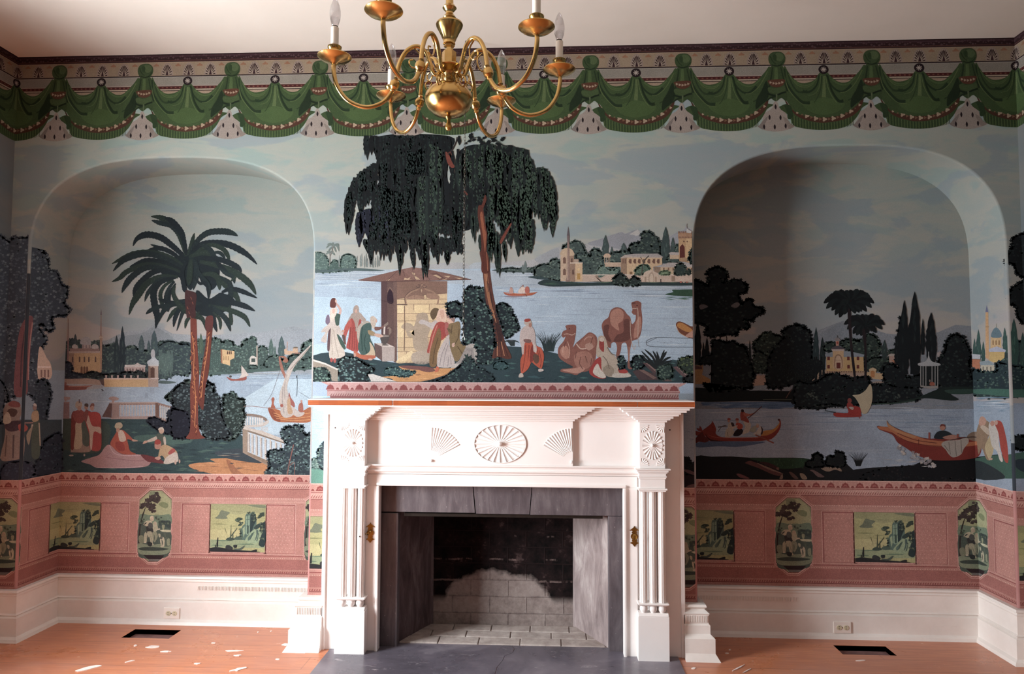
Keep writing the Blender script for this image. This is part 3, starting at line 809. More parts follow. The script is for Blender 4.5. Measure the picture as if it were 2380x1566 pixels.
# ================================================================ CHANDELIER
CHX, CHY = -0.204, -1.190
ch = empty('chandelier', (CHX, CHY, 2.079), 'six armed polished brass chandelier with white candle sleeves and unlit flame bulbs', 'chandelier')
BZ = 2.079
def cpart(mb, name, mat, parent=None, label=None, **k):
    o = mb.build(name, mat, None, **k); o.parent = parent or ch
    if label: o['label'] = label
    return o
K = 1/747.0
def zz(py): return 1.2917+(877-py)*K*1.012+0.03 - BZ if False else float(atY(1045, py, CHY).z)-BZ
m = MB()
m.lathe([(0.0005, zz(304)), (5*K, zz(303)), (8.5*K, zz(298)), (8*K, zz(292)), (4.5*K, zz(285)), (4.5*K, zz(278)), (7*K, zz(274)), (8*K, zz(271))], n=24)
cpart(m, 'finial', M['brass_old'], smooth=True)
m = MB()
m.lathe([(8*K, zz(272)), (20*K, zz(270)), (36*K, zz(264)), (49*K, zz(252)), (56*K, zz(238)), (57.5*K, zz(230)), (55*K, zz(220)), (48*K, zz(209)), (36*K, zz(201)), (20*K, zz(197)), (13*K, zz(194))], n=48)
cpart(m, 'ball_body', M['brass'], smooth=True, angle=60)
m = MB()
m.lathe([(13*K, zz(196)), (12*K, zz(190)), (15*K, zz(186)), (16*K, zz(182)), (13*K, zz(179)), (15*K, zz(173)), (20*K, zz(167)), (32*K, zz(161)), (35*K, zz(158)), (33*K, zz(155)), (18*K, zz(153))], n=40)
cpart(m, 'lower_flange', M['brass'], smooth=True)
m = MB(); m.lathe([(17*K, zz(155)), (17*K, zz(121)), (10*K, zz(119)), (9*K, zz(112)), (13*K, zz(109)), (13.5*K, zz(106)), (11*K, zz(102))], n=6)
cpart(m, 'hexagonal_hub', M['brass'])
m = MB()
m.lathe([(11*K, zz(104)), (15*K, zz(102)), (14*K, zz(98)), (18*K, zz(88)), (25*K, zz(74)), (31*K, zz(63)), (32.5*K, zz(58)), (31*K, zz(54)), (22*K, zz(52)), (12*K, zz(50))], n=48, mod=lambda a, z: 1-0.05*(0.5+0.5*cos(12*a)) if z < zz(64) else 1.0)
cpart(m, 'fluted_bell', M['brass'], smooth=True)
m = MB()
top = 2.9-BZ
m.lathe([(9.5*K, zz(51)), (10*K, zz(48)), (15*K, zz(44)), (16*K, zz(42)), (13*K, zz(37)), (9.5*K, zz(33)), (9*K, zz(28)), (13*K, zz(24)), (17*K, zz(19)), (14*K, zz(14)), (9.5*K, zz(11)), (9*K, zz(0)), (9*K, zz(-40)), (15*K, zz(-46)), (15*K, zz(-52)), (8*K, zz(-58)), (8*K, top-0.05), (0.03, top-0.045), (0.058, top-0.02), (0.062, top)], n=32)
cpart(m, 'stem_and_canopy', M['brass'], smooth=True, angle=50)

ARM = [(0.360, 2.280), (0.362, 2.256), (0.350, 2.205), (0.316, 2.160), (0.262, 2.141), (0.212, 2.156), (0.182, 2.190), (0.168, 2.230), (0.158, 2.285), (0.136, 2.328), (0.104, 2.346), (0.076, 2.330), (0.060, 2.292), (0.050, 2.262), (0.036, 2.258), (0.020, 2.285)]
def arm_proto():
    pts = [(r, 0, z-BZ) for r, z in catmull(ARM, 8)]
    m = MB(); m.tube(pts, 0.0070, 14)
    arm = m.build('arm', M['brass'], None, smooth=True)
    m = MB(); d_ = Vector((0.168-0.172, 0, 0.05)).normalized()
    kp = (0.1715, 0, 2.218-BZ)
    m.lathe([(0.006, -0.026), (0.0095, -0.022), (0.0075, -0.017), (0.0145, -0.010), (0.0160, 0.0), (0.0145, 0.009), (0.0075, 0.016), (0.0095, 0.021), (0.006, 0.025)], n=20)
    rot = Vector((0, 0, 1)).rotation_difference(Vector((-0.014, 0, 0.045)).normalized()).to_matrix()
    m.v = [tuple(rot @ Vector(p)+Vector(kp)) for p in m.v]
    kn = m.build('knuckle', M['brass'], arm, smooth=True)
    m = MB()
    sp = [(0.034+0.0*k, 0, 2.262-BZ) for k in range(1)]
    a = [(0.030, 0, 2.250-BZ), (0.036, 0, 2.226-BZ), (0.046, 0, 2.205-BZ), (0.060, 0, 2.198-BZ), (0.072, 0, 2.208-BZ), (0.074, 0, 2.224-BZ), (0.064, 0, 2.234-BZ), (0.056, 0, 2.226-BZ), (0.060, 0, 2.217-BZ)]
    m.tube(catmull(a, 6), 0.0028, 8); m.build('scroll', M['brass'], arm, smooth=True)
    m = MB()
    a = [(0.112, 0, 2.340-BZ), (0.092, 0, 2.318-BZ), (0.094, 0, 2.290-BZ), (0.108, 0, 2.276-BZ), (0.124, 0, 2.282-BZ), (0.126, 0, 2.298-BZ), (0.114, 0, 2.302-BZ)]
    m.tube(catmull(a, 6), 0.0026, 8); m.build('scroll', M['brass'], arm, smooth=True)
    c = (0.360, 0, 0)
    m = MB()
    m.lathe([(0.008, 2.274-BZ), (0.014, 2.279-BZ), (0.030, 2.284-BZ), (0.045, 2.291-BZ), (0.0530, 2.298-BZ), (0.0525, 2.3005-BZ), (0.042, 2.299-BZ), (0.018, 2.302-BZ), (0.015, 2.309-BZ)], c=c, n=40)
    m.build('drip_pan', M['brass'], arm, smooth=True, angle=60)
    m = MB()
    m.lathe([(0.014, 2.308-BZ), (0.019, 2.314-BZ), (0.017, 2.319-BZ), (0.0215, 2.326-BZ), (0.022, 2.331-BZ), (0.018, 2.334-BZ), (0.013, 2.335-BZ)], c=c, n=28)
    m.build('candle_cup', M['brass'], arm, smooth=True)
    m = MB(); m.lathe([(0.0122, 2.330-BZ), (0.0122, 2.392-BZ), (0.010, 2.394-BZ)], c=c, n=24)
    m.build('candle_sleeve', M['sleeve'], arm, smooth=True)
    m = MB(); m.lathe([(0.0095, 2.393-BZ), (0.0095, 2.397-BZ)], c=c, n=20); m.build('lamp_socket', M['dark'], arm)
    m = MB()
    pr = [(0.0090, 2.396), (0.0105, 2.402), (0.0155, 2.418), (0.0175, 2.434), (0.0168, 2.448), (0.0135, 2.464), (0.0085, 2.478), (0.0035, 2.487), (0.0005, 2.491)]
    m.lathe([(r, z-BZ) for r, z in pr], c=c, n=28)
    m.build('flame_bulb', M['bulb'], arm, smooth=True, angle=80)
    return arm
proto = arm_proto(); proto.parent = ch
def kids(o): return [c for c in bpy.data.objects if c.parent == o]
pk = kids(proto)
for i in range(6):
    if i == 0: a_ = proto
    else:
        a_ = proto.copy(); COL.objects.link(a_); a_.parent = ch
        for c_ in pk:
            d_ = c_.copy(); COL.objects.link(d_); d_.parent = a_
    a_.rotation_euler = (0, 0, radians((11, 66, 133, 189, 248, 322)[i]))

# hanging chain
m = MB()
zc = 1.475; yc = -0.10; p0 = atY(1077, 785, yc); 
x0 = p0.x
z = zc+0.03; k = 0
while z < 2.895:
    pts = []
    for q in range(13):
        t_ = 2*pi*q/12
        a_, b_ = 0.0040*cos(t_), 0.0095*sin(t_)
        pts.append((x0+(a_ if k % 2 else a_*0.35), yc+(a_*0.35 if k % 2 else a_), z+b_))
    m.tube(pts, 0.0011, 5, cap=False); z += 0.0160; k += 1
chain = m.build('hanging_chain', M['steel'], smooth=True)
tag(chain, 'thin steel chain hanging from the ceiling in front of the scenic wallpaper', 'chain')
m = MB(); m.tube([(x0, yc, zc+0.026), (x0, yc, zc+0.012), (x0-0.007, yc, zc-0.004), (x0-0.005, yc, zc-0.012)], 0.0014, 6); m.tube([(x0, yc, zc+0.012), (x0+0.007, yc, zc-0.004), (x0+0.005, yc, zc-0.012)], 0.0014, 6)
m.build('end_hook', M['steel'], chain, smooth=True)
# ================================================================ PRINTED WALLPAPER (thin layered paper inlays on the wall surfaces)
class Surf:
    def __init__(s, kind, c, u0, u1, z0=-9, z1=9, sgn=-1):
        s.kind, s.c, s.u0, s.u1, s.z0, s.z1, s.sgn = kind, c, u0, u1, z0, z1, sgn
        s.grid = {}
    def frompix(s, px, py):
        p = atY(px, py, s.c) if s.kind == 'y' else atX(px, py, s.c)
        return (p.x if s.kind == 'y' else p.y, p.z)
    def pos(s, u, z, e):
        return (u, s.c+s.sgn*e, z) if s.kind == 'y' else (s.c+s.sgn*e, u, z)
SF = {
 'FL': Surf('y', 0.0, XL, XA-RB), 'FM': Surf('y', 0.0, XB+RB, XC-RB), 'FR': Surf('y', 0.0, XD+RB, XR), 'FT': Surf('y', 0.0, XL, XR), 'FML': Surf('y', 0.0, XB+RB, MX0+0.01), 'FMR': Surf('y', 0.0, MX1-0.01, XC-RB),
 'BL': Surf('y', D, XA, XB), 'BR': Surf('y', D, XC, XD),
 'JL': Surf('x', XA, RB, D, sgn=1), 'JR': Surf('x', XD, RB, D, sgn=-1),
 'WL': Surf('x', XL, -0.9, 0.0, sgn=1), 'WR': Surf('x', XR, -0.9, 0.0, sgn=-1),
}
def clip_half(pts, ax, v, keep_ge):
    out = []; n = len(pts)
    for i in range(n):
        a, b = pts[i], pts[(i+1) % n]
        ia = (a[ax] >= v) if keep_ge else (a[ax] <= v); ib = (b[ax] >= v) if keep_ge else (b[ax] <= v)
        if ia: out.append(a)
        if ia != ib:
            t_ = (v-a[ax])/(b[ax]-a[ax]); out.append((a[0]+(b[0]-a[0])*t_, a[1]+(b[1]-a[1])*t_))
    return out
CELL = 0.012
E0, DE = 0.0002, 0.000007
class Art:
    def __init__(s, name): s.name = name; s.v = []; s.f = []; s.c = []; s.zmin = -9; s.zmax = 9
    def put(s, sf, pts, col, lvl=None):
        S = SF[sf]
        for ax, v, ge in ((0, S.u0, True), (0, S.u1, False), (1, max(S.z0, s.zmin), True), (1, min(S.z1, s.zmax), False)):
            lo = min(p[ax] for p in pts); hi = max(p[ax] for p in pts)
            if (ge and lo >= v) or (not ge and hi <= v): continue
            pts = clip_half(pts, ax, v, ge)
            if len(pts) < 3: return
        us = [p[0] for p in pts]; zs = [p[1] for p in pts]
        a0, a1, b0, b1 = int(min(us)/CELL)-1, int(max(us)/CELL)+1, int(min(zs)/CELL)-1, int(max(zs)/CELL)+1
        G = S.grid
        if lvl is None:
            lv = 0
            for i in range(a0, a1+1):
                for j in range(b0, b1+1):
                    q = G.get((i, j), 0)
                    if q > lv: lv = q
            lv += 1
        else: lv = lvl
        for i in range(a0, a1+1):
            for j in range(b0, b1+1):
                if G.get((i, j), 0) < lv: G[(i, j)] = lv
        e = E0+lv*DE; b = len(s.v)
        # drop duplicates
        q = [pts[0]]
        for p in pts[1:]:
            if abs(p[0]-q[-1][0])+abs(p[1]-q[-1][1]) > 1e-6: q.append(p)
        if len(q) < 3: return
        for p in q: s.v.append(S.pos(p[0], p[1], e))
        s.f.append(list(range(b, b+len(q)))); s.c.extend([col]*len(q))
    def build(s, parent, mat, label=None):
        me = bpy.data.meshes.new(s.name); me.from_pydata(s.v, [], s.f); me.materials.append(mat)
        ca = me.color_attributes.new('Col', 'FLOAT_COLOR', 'POINT')
        flat = [x for c_ in s.c for x in c_]
        ca.data.foreach_set('color', flat)
        o = bpy.data.objects.new(s.name, me); COL.objects.link(o); o.parent = parent
        if label: o['label'] = label
        return o
t = NT('printed_paper')
at = t.add('ShaderNodeAttribute', attribute_name='Col'); v = t.coord()
n = t.noise(v, 9, 5, 0.6); f = t.noise(v, 260, 2, 0.5); k = t.noise(v, 55, 3, 0.6)
c = t.mix(1.0, at.outputs['Color'], t.ramp(n, [(0.3, g(0.90)), (0.7, g(1.08))]), 'MULTIPLY')
c = t.mix(1.0, c, t.ramp(f, [(0.35, g(0.86)), (0.65, g(1.14))]), 'MULTIPLY')
c = t.mix(1.0, c, t.ramp(k, [(0.35, g(0.975)), (0.65, g(1.025))]), 'MULTIPLY')
t.base(c); t.rough(0.8, 0.15)
M['paper'] = t.m

ART = None; TG = ['FM']; CX_ = (0, 0, 1)
rnd = random.Random(21)
def ctx(x0, y0, s_): 
    global CX_; CX_ = (x0, y0, s_)
def on(art, *t_):
    global ART, TG; ART = art; TG = list(t_)
def P(s_):
    if not isinstance(s_, str): return s_
    o = []
    for q in s_.split():
        a, b = q.split(','); o.append((CX_[0]+float(a)/CX_[2], CX_[1]+float(b)/CX_[2]))
    return o
TINT = (1, 1, 1)
SAT = 0.80
def hx(c_):
    if isinstance(c_, str):
        c_ = tuple(int(c_[i:i+2], 16) for i in (0, 2, 4))
    c_ = CG(*[min(255, a_*b_) for a_, b_ in zip(c_, TINT)]); m_ = 0.3*c_[0]+0.6*c_[1]+0.1*c_[2]
    return tuple(m_+(x-m_)*SAT for x in c_[:3])+(1.0,)
def pp(pts, col, lvl=None):           # pixel polygon
    col = hx(col)
    for t_ in TG: ART.put(t_, [SF[t_].frompix(*p) for p in pts], col, lvl)
def poly(s_, col): pp(P(s_), col)
def sm(s_, col, n=5): pp(catmull(P(s_), n, True), col)
def stroke(s_, col, w, n=5, w1=None, smooth=True):
    pts = P(s_)
    if smooth and len(pts) > 2: pts = catmull(pts, n)
    w1 = w if w1 is None else w1; L = []; R = []; m = len(pts)
    for i, p in enumerate(pts):
        a, b = pts[max(i-1, 0)], pts[min(i+1, m-1)]
        dx, dy = b[0]-a[0], b[1]-a[1]; l_ = sqrt(dx*dx+dy*dy) or 1
        ww = (w+(w1-w)*i/(m-1))/2
        L.append((p[0]-dy/l_*ww, p[1]+dx/l_*ww)); R.append((p[0]+dy/l_*ww, p[1]-dx/l_*ww))
    pp(L+R[::-1], col)
def rect(x0, y0, x1, y1, col): pp([(CX_[0]+x/CX_[2], CX_[1]+y/CX_[2]) for x, y in ((x0, y0), (x1, y0), (x1, y1), (x0, y1))], col)
def ell(x, y, rx, ry, col, n=14, jit=0.0):
    pts = []
    for k_ in range(n):
        a = 2*pi*k_/n; q = 1+jit*(rnd.random()-0.5)*2
        pts.append((CX_[0]+(x+rx*q*cos(a))/CX_[2], CX_[1]+(y+ry*q*sin(a))/CX_[2]))
    pp(pts, col)
def inside(p, poly_):
    x, y = p; c_ = False; j = len(poly_)-1
    for i in range(len(poly_)):
        xi, yi = poly_[i]; xj, yj = poly_[j]
        if (yi > y) != (yj > y) and x < (xj-xi)*(y-yi)/(yj-yi)+xi: c_ = not c_
        j = i
    return c_
def clump(x, y, r, col, lvl=None, lobes=None):
    lobes = lobes or rnd.choice((4, 5, 5, 6)); ph = rnd.random()*6; n = lobes*3; pts = []
    for k_ in range(n):
        a = 2*pi*k_/n; q = r*(0.78+0.30*cos(lobes*a+ph)+0.12*(rnd.random()-0.5))
        pts.append((x+q*cos(a)*1.1, y+q*sin(a)*0.85))
    pp(pts, col, lvl)
def baselevel(pts):
    m_ = 0
    for t_ in TG:
        S = SF[t_]; q = [S.frompix(*p) for p in pts]
        us = [max(S.u0, min(S.u1, p[0])) for p in q]; zs = [p[1] for p in q]
        for i in range(int(min(us)/CELL)-1, int(max(us)/CELL)+2):
            for j in range(int(min(zs)/CELL)-1, int(max(zs)/CELL)+2):
                v_ = S.grid.get((i, j), 0)
                if v_ > m_: m_ = v_
    return m_
def foliage(s_, cols, size=6.0, dens=1.0, edge=1.0, hi=(-0.3, -0.8)):
    """leafy mass: base tone with ragged leaf edge, then lighter leaf clumps"""
    out = catmull(P(s_), 5, True)
    bl_ = baselevel([(p[0]+q, p[1]+q) for p in out for q in (-size, size)])
    pp(out, cols[0], bl_+1)
    x0, x1 = min(p[0] for p in out), max(p[0] for p in out); y0, y1 = min(p[1] for p in out), max(p[1] for p in out)
    acc = 0
    for a, b in zip(out, out[1:]+out[:1]):
        d_ = sqrt((a[0]-b[0])**2+(a[1]-b[1])**2); acc += d_
        if acc > size*0.55: acc = 0; clump(b[0]+(rnd.random()-.5)*size*0.4, b[1]+(rnd.random()-.5)*size*0.4, size*edge*(0.5+0.35*rnd.random()), cols[0], bl_+1)
    area_ = (x1-x0)*(y1-y0); n = int(area_/(size*size)*1.1*dens)
    for k_ in range(n):
        x, y = x0+(x1-x0)*rnd.random(), y0+(y1-y0)*rnd.random()
        if not inside((x, y), out): continue
        i = 1+min(len(cols)-2, int(rnd.random()**1.5*(len(cols)-1)))
        clump(x, y, size*(0.30+0.22*rnd.random()), cols[i], bl_+1+i)
def cypress(x, y0, y1, w, cols):      # pixel coords in ctx
    n = 16; L = []; R = []
    for k_ in range(n+1):
        t_ = k_/n; yy = y0+(y1-y0)*t_; ww = w/2*(sin(min(1, t_*1.5)*pi/2)**0.8)*(1 if t_ < 0.75 else 1-0.35*(t_-0.75)/0.25)
        L.append((x-ww*(0.85+0.3*rnd.random()), yy)); R.append((x+ww*(0.85+0.3*rnd.random()), yy))
    q = [(CX_[0]+a/CX_[2], CX_[1]+b/CX_[2]) for a, b in L+R[::-1]]; pp(q, cols[0])
    for k_ in range(6):
        t_ = 0.15+0.8*rnd.random(); yy = y0+(y1-y0)*t_; xx = x+w*0.25*(rnd.random()-.6)
        q = [(xx-w*.10, yy), (xx, yy-(y1-y0)*.09), (xx+w*.08, yy), (xx, yy+(y1-y0)*.05)]
        pp([(CX_[0]+a/CX_[2], CX_[1]+b/CX_[2]) for a, b in q], cols[1])
def strand(x, y, l, w, col, sway=0.0, hi=None, lv=None):
    n = max(4, int(l/5)); L = []; R = []
    for k_ in range(n+1):
        t_ = k_/n; ww = w/2*(0.7+0.5*sin(t_*pi))*(1-t_**4*0.9)
        xx = x+sway*t_*t_; yy = y+l*t_
        L.append((xx-ww*(0.75+0.55*rnd.random()), yy)); R.append((xx+ww*(0.75+0.55*rnd.random()), yy+1))
    pp(L+R[::-1], col, lv)
    if hi:
        for k_ in range(int(l/7)):
            t_ = rnd.random()*0.92; xx = x+sway*t_*t_+w*0.25*(rnd.random()-.5); yy = y+l*t_
            a = w*0.16
            pp([(xx-a, yy), (xx, yy-a*1.6), (xx+a, yy), (xx+a*0.4, yy+a*2.2)], hi, None if lv is None else lv+5)
def frond(s_, col, w, hi=None, n=8):
    pts = catmull(P(s_), n); m = len(pts); L = []; R = []; w = w/CX_[2]
    for i, p in enumerate(pts):
        a, b = pts[max(i-1, 0)], pts[min(i+1, m-1)]; dx, dy = b[0]-a[0], b[1]-a[1]; l_ = sqrt(dx*dx+dy*dy) or 1
        t_ = i/(m-1); ww = w/2*(0.35+0.65*sin(min(1, t_*1.6+0.1)*pi/2))*(1 if t_ < 0.72 else max(0.04, (1-t_)/0.28)**0.7)
        j1, j2 = 1+0.16*(i % 2), 1+0.16*((i+1) % 2)
        L.append((p[0]-dy/l_*ww*j1, p[1]+dx/l_*ww*j1)); R.append((p[0]+dy/l_*ww*j2, p[1]-dx/l_*ww*j2))
    pp(L+R[::-1], col)
    if hi:
        for i in range(2, m-3):
            p, q = pts[i], pts[i+1]; dx, dy = q[0]-p[0], q[1]-p[1]; l_ = sqrt(dx*dx+dy*dy) or 1
            pp([(p[0]-dx/l_*0.5, p[1]-dy/l_*0.5), (p[0]+dx/l_*0.5, p[1]+dy/l_*0.5), (p[0]+dx*1.0-dy/l_*-w*0.30, p[1]+dy*1.0-dx/l_*w*0.30)], hi) if i % 2 else None
LV, LVS = None, 1
def setlv(v_, step=1):
    global LV, LVS
    if v_ is not None and v_ != 'keep': LV = v_
    if v_ is None: LV = None
    LVS = step
def world(segs, pts, col, lvl=None):
    global LV
    col = hx(col)
    if lvl is None and LV is not None: lvl = LV; LV += LVS
    for (sf, a, b) in segs:
        ART.put(sf, [(a*p[0]+b, p[1]) for p in pts], col, lvl)
def arc(cx, cz, rx, rz, a0, a1, n=10):
    return [(cx+rx*cos(radians(a0+(a1-a0)*k_/n)), cz+rz*sin(radians(a0+(a1-a0)*k_/n))) for k_ in range(n+1)]
TOPSEG = [('WL', 1, -XL), ('FT', 1, 0), ('WR', -1, XR)]
DADO = [('BL', 1, 0), ('JL', 1, D-XA), ('FL', 1, D), ('WL', 1, D-XL), ('BR', 1, 0), ('JR', -1, XD+D), ('FR', 1, -D), ('WR', -1, XR+D)]
DADOM_L = [('FML', 1, -D)]
DADOM_R = [('FMR', 1, D)]
# ---------------------------------------------------------------- swag border under the ceiling
swag = Art('swag_border_paper')
on(swag)
def W(pts, col, lvl=None):
    r_, g_, b_ = (int(col[i:i+2], 16) for i in (0, 2, 4))
    if g_ > r_*1.15 and g_ > b_*1.1: r_, g_, b_ = r_*1.12, g_*0.84, b_*0.74
    world(TOPSEG, pts, (r_*0.80, g_*0.80, b_*0.78), lvl)
S0, PER, SK = -2.344, 0.4435, 3.243e-4
SKX = PER/1365.0
def band(z0, z1, col): W([(XL-0.9, H-z1), (XR+0.9, H-z1), (XR+0.9, H-z0), (XL-0.9, H-z0)], col)
setlv(1)
band(0.0, 0.0400, '3c2024'); band(0.0060, 0.0140, '50303a'); band(0.0305, 0.0345, '6a3c34')
band(0.040, 0.110, 'b0977c'); band(0.0400, 0.0425, 'c8a88e')
band(0.110, 0.1155, '2e1c22'); band(0.1155, 0.160, 'a49c92'); band(0.1155, 0.118, 'c4bab0'); band(0.160, 0.1640, 'c0aea0')
band(0.1640, 0.1785, '581e1e'); band(0.1785, 0.1850, 'c8b49c'); band(0.1850, 0.1885, '2e1a1e'); band(0.1885, 0.215, 'b89c84')
r2 = random.Random(3); setlv(24, 0)
x = XL-0.9
while x < XR+0.9:
    z = H-0.008-0.022*r2.random(); q = 0.004+0.004*r2.random()
    W([(x-q, z), (x, z+q*0.8), (x+q, z), (x, z-q*0.8)], '64444a'); x += 0.012
x = XL-0.9
while x < XR+0.9:
    W([(x, H-0.174), (x+0.009, H-0.174), (x+0.009, H-0.168), (x, H-0.168)], '8c4c3c'); x += 0.022
nk = range(-3, 14)
for k in nk:
    s0 = S0+PER*k
    for j in range(4):
        setlv(26, 1)
        cx = s0+PER*(j/4.0)
        # little tan crest between the palmettes
        c2 = cx+PER/8
        W([(c2-0.014, H-0.062), (c2+0.014, H-0.062), (c2+0.014, H-0.057), (c2+0.006, H-0.052), (c2, H-0.046), (c2-0.006, H-0.052), (c2-0.014, H-0.057)], 'b07a58')
        # palmette
        W(arc(cx, H-0.1085, 0.0310, 0.0640, 0, 180, 12), 'b8a49a'); W(arc(cx, H-0.1085, 0.0292, 0.0620, 0, 180, 12), '8a6c68'); W(arc(cx, H-0.1085, 0.0278, 0.0605, 0, 180, 12), 'b8a292')
        setlv('keep', 0)
        for q in range(11):
            a = radians(6+168*q/10); rx, rz = 0.0262, 0.057
            ux, uz = cos(a), sin(a)
            p0 = (cx+ux*rx*0.42, H-0.1075+uz*rz*0.42); p1 = (cx+ux*rx, H-0.1075+uz*rz); nx, nz = -(p1[1]-p0[1]), (p1[0]-p0[0]); L_ = sqrt(nx*nx+nz*nz); nx, nz = nx/L_*0.0027, nz/L_*0.0027
            W([(p0[0]+nx*.3, p0[1]+nz*.3), (p1[0]*0.75+p0[0]*0.25+nx, p1[1]*0.75+p0[1]*0.25+nz), p1, (p1[0]*0.75+p0[0]*0.25-nx, p1[1]*0.75+p0[1]*0.25-nz), (p0[0]-nx*.3, p0[1]-nz*.3)], '35181e')
        W([(cx-0.0075, H-0.108), (cx+0.0075, H-0.108), (cx+0.003, H-0.088), (cx, H-0.080), (cx-0.003, H-0.088)], '42242a')
GR = ['2c5634', '3c7042', '4a8450', '1c3a28', '528c58']
def Q(k, s_):
    o = []
    for q in s_.split():
        a, b = q.split(','); o.append((S0+PER*k+(float(a)-275)*SKX, H-(float(b)-118)*SK))
    return o
def Wc(k, s_, col, n=4): W(catmull(Q(k, s_), n, True), col)
def Ws(k, s_, col, w, w1=None):
    pts = catmull(Q(k, s_), 5); w1 = w if w1 is None else w1; L = []; R = []; m = len(pts)
    for i, p in enumerate(pts):
        a, b = pts[max(i-1, 0)], pts[min(i+1, m-1)]; dx, dy = b[0]-a[0], b[1]-a[1]; l_ = sqrt(dx*dx+dy*dy) or 1
        ww = (w+(w1-w)*i/(m-1))/2*SK; L.append((p[0]-dy/l_*ww, p[1]+dx/l_*ww)); R.append((p[0]+dy/l_*ww, p[1]-dx/l_*ww))
    W(L+R[::-1], col)
for k in range(-2, 12):
    # ermine bell
    setlv(36, 1)
    Wc(k, '245,1005 215,1040 205,1090 160,1140 85,1190 55,1290 10,1360 -15,1385 60,1430 160,1455 245,1462 330,1455 430,1430 520,1385 460,1350 420,1290 400,1200 330,1140 290,1100 280,1050', 'b8a8a0')
    Wc(k, '60,1300 10,1360 -10,1385 60,1428 70,1380 110,1300 130,1230', '968884')
    Wc(k, '420,1290 460,1350 510,1385 440,1424 400,1370 350,1240', 'a09088')
    for (a, b) in ((245, 1090), (155, 1245), (313, 1252), (75, 1385), (228, 1390), (385, 1378)):
        Wc(k, '%d,%d %d,%d %d,%d %d,%d' % (a, b-38, a+17, b, a+4, b+42, a-15, b+4), '2c2026', 3)
    # fringe of the swag
    Wc(k, '360,1060 440,1230 500,1372 620,1415 780,1440 940,1447 1100,1437 1220,1408 1300,1370 1400,1270 1480,1130 1500,1040', '3a6c40')
    setlv('keep', 0)
    for q in range(44):
        u = q/43.0; xx = 470+u*880; yb = 1447-((xx-935)/430.0)**2*72; yt = 1345-((xx-935)/430.0)**2*120
        Ws(k, '%f,%f %f,%f' % (xx, yt, xx+2, yb), '244c30' if q % 2 else '5a9458', 7)
    # gold leaf band
    setlv(52, 1)
    Wc(k, '372,950 420,1040 500,1150 600,1215 760,1250 940,1262 1120,1245 1280,1190 1400,1090 1500,950 1500,1040 1440,1160 1330,1250 1180,1305 1000,1335 860,1335 700,1300 560,1240 470,1150 400,1050', '5c3424')
    setlv('keep', 0)
    for q in range(17):
        u = q/16.0; xx = 440+u*1010; yy = 1296-((xx-950)/510.0)**2*215-8
        rr = 30 if 0.1 < u < 0.9 else 18
        cc = 'c4aa8c' if q % 2 == 0 else '8c6448'
        r1 = rr if q % 2 == 0 else rr*0.6
        Wc(k, ' '.join('%f,%f' % (xx+r1*(1+0.35*cos(3*a))*cos(a), yy+r1*(1+0.35*cos(3*a))*sin(a)) for a in [2*pi*i/12 for i in range(12)]), cc, 1)
    # green cloth body
    setlv(56, 1)
    Wc(k, '380,480 430,560 500,660 600,735 720,735 820,690 880,600 950,560 1010,600 1080,680 1180,740 1290,735 1380,660 1470,560 1530,480 1560,560 1540,760 1500,950 1420,1080 1280,1170 1120,1230 940,1245 760,1230 600,1195 500,1130 410,1010 370,900 350,700', GR[1])
    Wc(k, '640,1060 800,1000 950,960 1100,1000 1240,1060 1150,1170 1000,1215 880,1215 740,1170', '468048')
    # folds
    for s_, c_, w0, w1 in (
        ('385,520 400,700 470,840 560,960 640,1030 740,1040', '234a30', 22, 46), ('420,560 480,740 560,860 640,880 710,860', '2c5636', 14, 40),
        ('880,620 850,760 780,850 700,880 640,860', '234a30', 16, 40), ('905,630 880,800 820,900 720,930', '5a9258', 10, 6),
        ('985,620 1040,760 1120,850 1200,880 1270,850 1340,780', '234a30', 18, 40), ('1000,630 1050,840 1110,960 1160,1020 1220,1020', '1e4228', 22, 50),
        ('920,640 900,820 850,960 800,1040', '2e5a38', 16, 10), ('950,640 950,800 940,960', '5c9660', 26, 60), ('975,640 1000,800 1060,950 1130,1050', '62a064', 9, 6),
        ('1500,560 1440,680 1360,800 1260,880 1180,890', '5a9258', 14, 8), ('1520,620 1480,800 1400,940 1290,1010', '2a5434', 26, 18), ('1530,700 1500,900 1440,1020', '1c3e28', 40, 20),
        ('440,600 520,720 600,790 720,800 800,750', '5a9258', 12, 8), ('380,640 430,820 530,960 640,1060 760,1070', '5a9258', 16, 6), ('520,700 620,770 740,770 850,680', '4c8850', 26, 16), ('1060,690 1180,770 1300,760 1400,670', '4c8850', 26, 16)):
        Ws(k, s_, c_, w0, w1)
    Wc(k, '940,478 990,490 1018,540 1000,590 945,612 895,590 872,540 895,495', '2a1a20')
    for q in range(8):
        a = 2*pi*q/8+0.2; Ws(k, '%f,%f %f,%f' % (945+16*cos(a), 543+16*sin(a), 945+42*cos(a), 543+40*sin(a)), 'b8a8a0', 10, 16)
    Wc(k, '945,522 964,532 964,552 945,562 926,552 926,532', 'c8b8b0')
